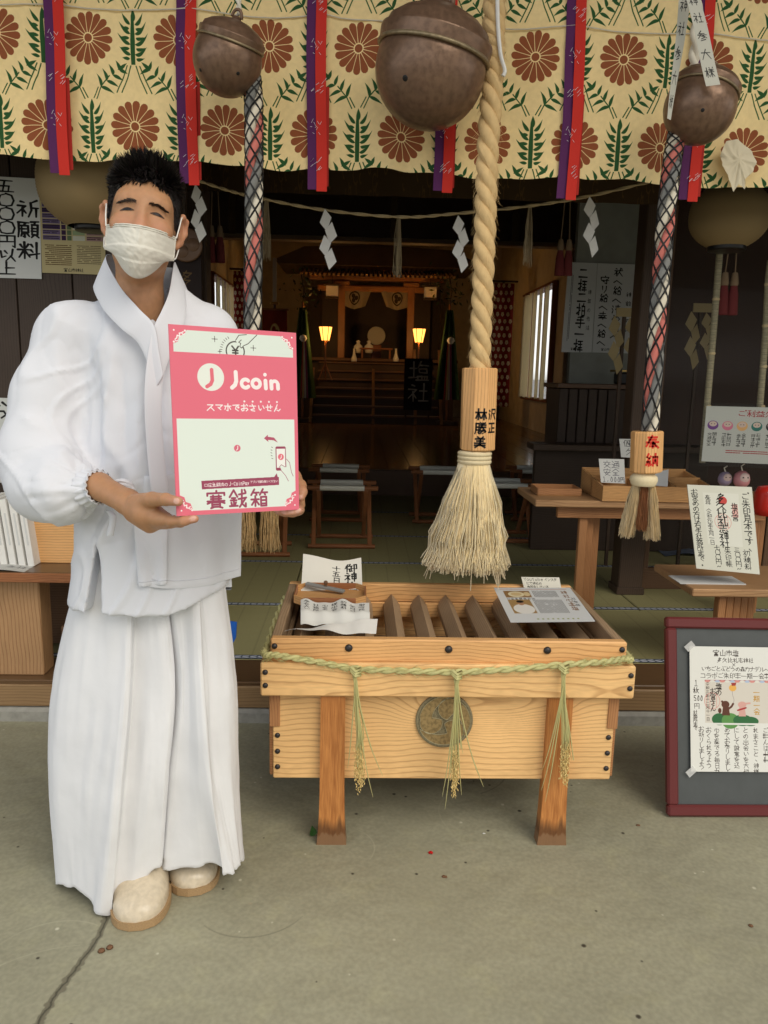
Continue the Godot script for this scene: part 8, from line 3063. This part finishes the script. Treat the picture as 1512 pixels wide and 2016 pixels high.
func hakama_leg(rows: Array, ph: float) -> MB:
	var m := MB.new()
	var n: int = rows[0].size()
	var sub := 7
	var cols := n * sub
	var nv := 46
	# columns: spline every control point down the leg
	var tracks := []
	for k in n:
		var c := []
		for r in rows:
			c.append(r[k])
		tracks.append(spline(c, nv))
	var base := []
	for j in nv + 1:
		var v := float(j) / nv
		for i in cols + 1:
			var q := (i % cols) / sub
			var f := float((i % cols) % sub) / sub
			var a: Vector3 = tracks[(q + n - 1) % n][j]
			var b: Vector3 = tracks[q][j]
			var c: Vector3 = tracks[(q + 1) % n][j]
			var d: Vector3 = tracks[(q + 2) % n][j]
			var sm := 0.5 * ((2.0 * b) + (c - a) * f + (2.0 * a - 5.0 * b + 4.0 * c - d) * f * f + (3.0 * b - a - 3.0 * c + d) * f * f * f)
			var p := b.lerp(c, f).lerp(sm, 0.75)
			var out := Vector3(p.x + 0.51, 0, p.z + 1.79).normalized()
			var ang := float(i % cols) / cols * TAU
			var h := 0.0045 * noise.get_noise_3d(cos(ang) * 5.0 + ph, v * 2.2, sin(ang) * 5.0) + 0.0022 * noise.get_noise_3d(cos(ang) * 16.0 + ph, v * 5.0, sin(ang) * 16.0)
			h += 0.004 * sin(ang * 9.0 + ph + 2.0 * v) * v * v
			p += out * h
			if j == nv:
				p.y += 0.0025 * sin(ang * 14.0 + ph)
			m.vert(p, Vector2(float(i) / cols, v))
	for j in nv:
		for i in cols:
			var a := j * (cols + 1) + i
			m.quad(a, a + cols + 1, a + cols + 2, a + 1)
	# turned-in hem
	var o := m.v.size()
	for i in cols + 1:
		var e := nv * (cols + 1) + i
		var p := m.v[e]
		var ctr := Vector3(-0.58 if ph == 0.0 else -0.38, p.y, -1.80)
		m.vert(p + (ctr - p).normalized() * 0.004 + Vector3(0, 0.001, 0), m.uv[e])
	for i in cols + 1:
		var e := nv * (cols + 1) + i
		var p := m.v[e]
		var ctr := Vector3(-0.58 if ph == 0.0 else -0.38, p.y, -1.80)
		m.vert(p + (ctr - p).normalized() * 0.006 + Vector3(0, 0.03, 0), m.uv[e])
	for i in cols:
		m.quad(nv * (cols + 1) + i, o + i, o + i + 1, nv * (cols + 1) + i + 1)
		m.quad(o + i, o + cols + 1 + i, o + cols + 2 + i, o + i + 1)
	return m


func collar(parent: Node3D, m: Material, inner: Array, outer: Array, off: float, called: String) -> void:
	var n := 60
	var a := spline(inner, n)
	var b := spline(outer, n)
	var f := func(u: float, v: float) -> Vector3:
		var k := int(round(v * n))
		var p: Vector3 = a[k].lerp(b[k], u)
		if p.z > -1.76:
			for i in 6:
				var e := plain_jacket.d(p)
				if e >= off - 0.002 * u:
					break
				p.z += (off - 0.002 * u - e) * 0.9
		return p + Vector3(0, 0, 0.0012 * sin(PI * u))
	var mb := MB.new()
	mb.sheet(6, n, f, 0.0025)
	part(mb, called, m, parent)


func panel_on(parent: Node3D, m: Material, c: Array, off: float, called: String, sag: float) -> void:
	# a cloth panel lying on the front of the jacket: corners top left, top right, bottom right, bottom left
	var f := func(u: float, v: float) -> Vector3:
		var p: Vector2 = c[0].lerp(c[1], u).lerp(c[3].lerp(c[2], u), v)
		p.y -= sag * 0.10 * sin(PI * u) * v
		var z := maxf(plain_jacket.front(clampf(p.x, -0.64, -0.305), maxf(p.y, 0.83), -1.45), -1.74) - 0.9 * maxf(p.x + 0.305, 0.0)
		return Vector3(p.x, p.y, z + off + 0.003 * noise.get_noise_2d(p.x * 22.0, p.y * 9.0) + 0.004 * sin(u * 9.0) * v)
	var mb := MB.new()
	mb.sheet(26, 22, f, 0.003)
	part(mb, called, m, parent)
	# stitched hem line
	var h := MB.new()
	var q := []
	for k in 27:
		q.append(f.call(k / 26.0, 0.93) + Vector3(0, 0, 0.0004))
	h.tube(q, 0.0009, 4)
	part(h, "hem_stitch", m, parent)


func build_shoes(t: Node3D) -> void:
	var lea := mat("clog_leather", Color(0.60, 0.51, 0.375), 0.28, noise_tex(99, 0.02, 0.78, 1.12), Vector3(6, 6, 6))
	lea.normal_enabled = true
	lea.normal_texture = noise_tex(96, 0.02, 0, 1, 512, 4, true, 5.0)
	lea.normal_scale = 0.5
	lea.clearcoat_enabled = true
	lea.clearcoat = 0.35
	lea.clearcoat_roughness = 0.25
	var sole := mat("clog_sole", Color(0.40, 0.26, 0.13), 0.7, noise_tex(100, 0.05, 0.7, 1.1), Vector3(10, 10, 10))
	for q in [[Vector3(-0.535, 0, -1.895), Vector3(-0.503, 0, -1.625), 0.068], [Vector3(-0.455, 0, -2.01), Vector3(-0.392, 0, -1.748), 0.066]]:
		var a: Vector3 = q[0]
		var b: Vector3 = q[1]
		var w: float = q[2]
		var d := (b - a).normalized()
		var r := d.cross(Vector3.UP).normalized()
		var l := a.distance_to(b)
		var width := func(s: float) -> float: return w * pow(maxf(1.0 - pow(absf(s * 2.0 - 1.0), 3.4), 0.0), 0.42) * lerpf(0.72, 1.0, smoothstep(0.1, 0.7, s))
		var m := MB.new()
		var f := func(u: float, v: float) -> Vector3:
			var s := 0.30 + v * 0.70
			var an := PI * u
			var hh := lerpf(0.078, 0.050, smoothstep(0.45, 0.85, s)) * pow(maxf(1.0 - pow(maxf(s - 0.55, 0.0) / 0.45, 4.0), 0.0), 0.5)
			var ww: float = width.call(s) * 0.97
			var p := a + d * l * s + r * -cos(an) * ww + Vector3(0, 0.020 + pow(sin(an), 0.62) * hh, 0)
			return p
		m.grid(28, 30, f)
		part(m, "shoe_upper", lea, t)
		var rim := MB.new()
		var rq := []
		for k in 25:
			rq.append(f.call(k / 24.0, 0.0))
		rim.tube(rq, 0.003, 6)
		part(rim, "shoe_rim", lea, t)
		var so := MB.new()
		var poly := []
		for k in 24:
			var s := 0.004 + k / 23.0 * 0.992
			poly.append(Vector2(width.call(s) * 1.05, s * l * 1.01))
		for k in range(23, -1, -1):
			var s := 0.004 + k / 23.0 * 0.992
			poly.append(Vector2(-width.call(s) * 1.05, s * l * 1.01))
		so.prism(poly, 0.020, Transform3D(Basis(r, d, r.cross(d)), a + Vector3(0, 0.022, 0)))
		part(so, "shoe_sole", sole, t)
		var sk := MB.new()
		var an := a + d * l * 0.26
		sk.lathe([Vector2(0.050, 0.02), Vector2(0.052, 0.06), Vector2(0.046, 0.10), Vector2(0.040, 0.15), Vector2(0.042, 0.22)], an, 24)
		var tf := func(u: float, v: float) -> Vector3:
			var s := 0.26 + v * 0.40
			var ang := PI * u
			return a + d * l * s + r * -cos(ang) * w * 0.72 + Vector3(0, 0.02 + pow(sin(ang), 0.8) * lerpf(0.115, 0.055, v), 0)
		sk.grid(18, 10, tf)
		part(sk, "tabi_sock", mats["white_cotton"], t)


# ---------------------------------------------------------------- the pink sign
func build_sign() -> void:
	var tl: Vector3 = Vector3(-0.337, 1.376, -1.4)
	var tr: Vector3 = Vector3(-0.131, 1.371, -1.515)
	var br: Vector3 = Vector3(-0.107, 1.03, -1.515)
	var bl: Vector3 = Vector3(-0.328, 1.034, -1.4)
	var c := (tl + tr + br + bl) / 4
	var u := ((tr - tl) + (br - bl)) / 2
	var v := ((bl - tl) + (br - tr)) / 2
	v -= u.normalized() * v.dot(u.normalized()) * 0.5
	tl = c - u / 2 - v / 2
	tr = c + u / 2 - v / 2
	br = c + u / 2 + v / 2
	bl = c - u / 2 + v / 2
	var W := 760
	var H := 1080
	var pink := Color(0.885, 0.44, 0.515)
	var paper := Color(0.86, 0.90, 0.865)
	var deep := Color(0.60, 0.275, 0.375)
	var grey := Color(0.29, 0.27, 0.255)
	var s := Sheet.new(W, H, pink)
	var white := Color(0.955, 0.925, 0.915)
	# upper white field with cut corners and scrolls
	s.poly([Vector2(100, 26), Vector2(660, 26), Vector2(675, 50), Vector2(705, 62), Vector2(712, 92), Vector2(738, 104), Vector2(738, 148), Vector2(22, 148), Vector2(22, 104), Vector2(48, 92), Vector2(55, 62), Vector2(85, 50)], paper)
	# coin, hand and sparkles
	s.ring(Vector2(378, 128), 54, 7, grey)
	write(s, "¥", 352, 100, 52, 50, false, 9, grey, 0.0)
	s.poly([Vector2(376, 60), Vector2(398, 34), Vector2(452, 26), Vector2(520, 26), Vector2(452, 84), Vector2(420, 104), Vector2(400, 98)], paper)
	s.path([Vector2(382, 66), Vector2(402, 36), Vector2(448, 30)], 4, grey)
	s.path([Vector2(512, 28), Vector2(456, 82), Vector2(430, 94), Vector2(416, 108), Vector2(406, 100), Vector2(412, 82), Vector2(400, 76), Vector2(416, 62)], 4, grey)
	s.rect(22, 148, 716, 40, pink)
	for k in 7:
		var a := PI * 1.02 + k * 0.17
		s.line(Vector2(378, 128) + Vector2.from_angle(a) * 78, Vector2(378, 128) + Vector2.from_angle(a) * 90, 3, 3, grey)
	for q in [Vector2(258, 66), Vector2(488, 104), Vector2(286, 134)]:
		var r := 16.0 if q.x != 286 else 11.0
		s.path([q + Vector2(0, -r), q + Vector2(0, r)], 3, grey)
		s.path([q + Vector2(-r, 0), q + Vector2(r, 0)], 3, grey)
		s.disc(q, 4, grey)
	# lower white field
	s.poly([Vector2(22, 520), Vector2(738, 520), Vector2(738, 960), Vector2(712, 972), Vector2(705, 1000), Vector2(678, 1010), Vector2(664, 1054), Vector2(96, 1054), Vector2(82, 1010), Vector2(55, 1000), Vector2(48, 972), Vector2(22, 960)], Color(0.875, 0.915, 0.88))
	for q in [[54, 56, 1, 1], [706, 56, -1, 1], [54, 1024, 1, -1], [706, 1024, -1, -1]]:
		var o := Vector2(q[0], q[1])
		var fx: float = q[2]
		var fy: float = q[3]
		s.path([o + Vector2(-12 * fx, 18 * fy), o + Vector2(-8 * fx, 2 * fy), o + Vector2(6 * fx, 6 * fy), o + Vector2(4 * fx, -10 * fy), o + Vector2(20 * fx, -14 * fy)], 7, white)
		s.ring(o + Vector2(-14 * fx, 26 * fy), 7, 5, white, 0.4, 5.0)
		s.ring(o + Vector2(26 * fx, -12 * fy), 7, 5, white, 0.4, 5.0)
		s.disc(o + Vector2(-26 * fx, -26 * fy), 5, white)
		s.disc(o + Vector2(36 * fx, -26 * fy), 6, white)
		s.disc(o + Vector2(-28 * fx, 38 * fy), 6, white)
	# logo
	s.disc(Vector2(228, 282), 78, Color(0.90, 0.92, 0.885))
	var pl := Color(0.88, 0.44, 0.50)
	s.path([Vector2(234, 240), Vector2(236, 300), Vector2(226, 322), Vector2(204, 336)], 21, pl)
	var lw := 24.0
	s.path([Vector2(376, 248), Vector2(378, 300), Vector2(370, 322), Vector2(352, 338)], lw, white)
	s.ring(Vector2(434, 312), 24, lw * 0.9, white, 0.75, TAU - 0.75)
	s.ring(Vector2(500, 310), 24, lw * 0.9, white)
	s.path([Vector2(558, 292), Vector2(560, 336)], lw, white)
	s.disc(Vector2(556, 256), 11, white)
	s.path([Vector2(594, 294), Vector2(596, 336)], lw, white)
	s.ring(Vector2(616, 312), 20, lw * 0.85, white, PI, TAU)
	s.path([Vector2(636, 310), Vector2(637, 336)], lw, white)
	# line of kana with dots above
	write(s, "スマホでおさいせん", 200, 432, 40, 51, false, 6, white, 0.0)
	for k in 5:
		s.disc(Vector2(424 + k * 51, 416), 6, white)
	# mark left in the middle of the lower field, arrow, phone in a hand
	s.disc(Vector2(372, 692), 20, Color(0.83, 0.42, 0.50))
	s.path([Vector2(375, 680), Vector2(375, 696), Vector2(367, 703)], 5, white)
	s.poly([Vector2(540, 634), Vector2(566, 612), Vector2(564, 624), Vector2(604, 630), Vector2(628, 660), Vector2(600, 646), Vector2(566, 644), Vector2(568, 656)], Color(0.70, 0.33, 0.43))
	s.poly([Vector2(612, 690), Vector2(618, 684), Vector2(672, 684), Vector2(678, 690), Vector2(680, 826), Vector2(674, 832), Vector2(618, 832), Vector2(612, 826)], deep)
	s.rect(618, 698, 56, 116, Color(0.93, 0.93, 0.91))
	s.disc(Vector2(646, 748), 19, pl)
	s.path([Vector2(649, 738), Vector2(649, 752), Vector2(641, 758)], 5, white)
	s.poly([Vector2(634, 806), Vector2(646, 794), Vector2(680, 812), Vector2(684, 764), Vector2(700, 780), Vector2(716, 850), Vector2(716, 900), Vector2(690, 898), Vector2(672, 866), Vector2(648, 836)], Color(0.875, 0.915, 0.88))
	s.path([Vector2(692, 898), Vector2(674, 864), Vector2(648, 834), Vector2(636, 808), Vector2(648, 796), Vector2(672, 810)], 3, deep)
	s.path([Vector2(682, 762), Vector2(702, 784), Vector2(714, 846), Vector2(724, 868)], 3, deep)
	for k in 5:
		s.line(Vector2(594 - 5 * sin(k * 0.8), 690 + k * 17), Vector2(586 - 5 * sin(k * 0.8), 687 + k * 17), 3, 3, grey)
	# caption bar and the big words
	s.poly([Vector2(150, 880), Vector2(600, 870), Vector2(616, 848), Vector2(622, 870), Vector2(630, 872), Vector2(630, 920), Vector2(152, 930)], deep)
	write(s, "口座登録済の", 166, 894, 22, 24, false, 2.5, white, 0.0)
	write(s, "J-CoinPay", 314, 892, 22, 14, false, 3, white, 0.0, 0.62)
	write(s, "アプリで読み取りください", 446, 889, 14, 14.8, false, 2, white, 0.0)
	write(s, "賽銭箱", 182, 942, 102, 134, false, 12, deep, 0.0)
	var t := thing("pink_sign", "pink and white printed board held up by the priest", "sign", bl)
	part(panel(tl, tr, br, bl, 0.003, Vector2(0.004, 0.004)), "board", print_mat("sign_print", s, 0.45), t)
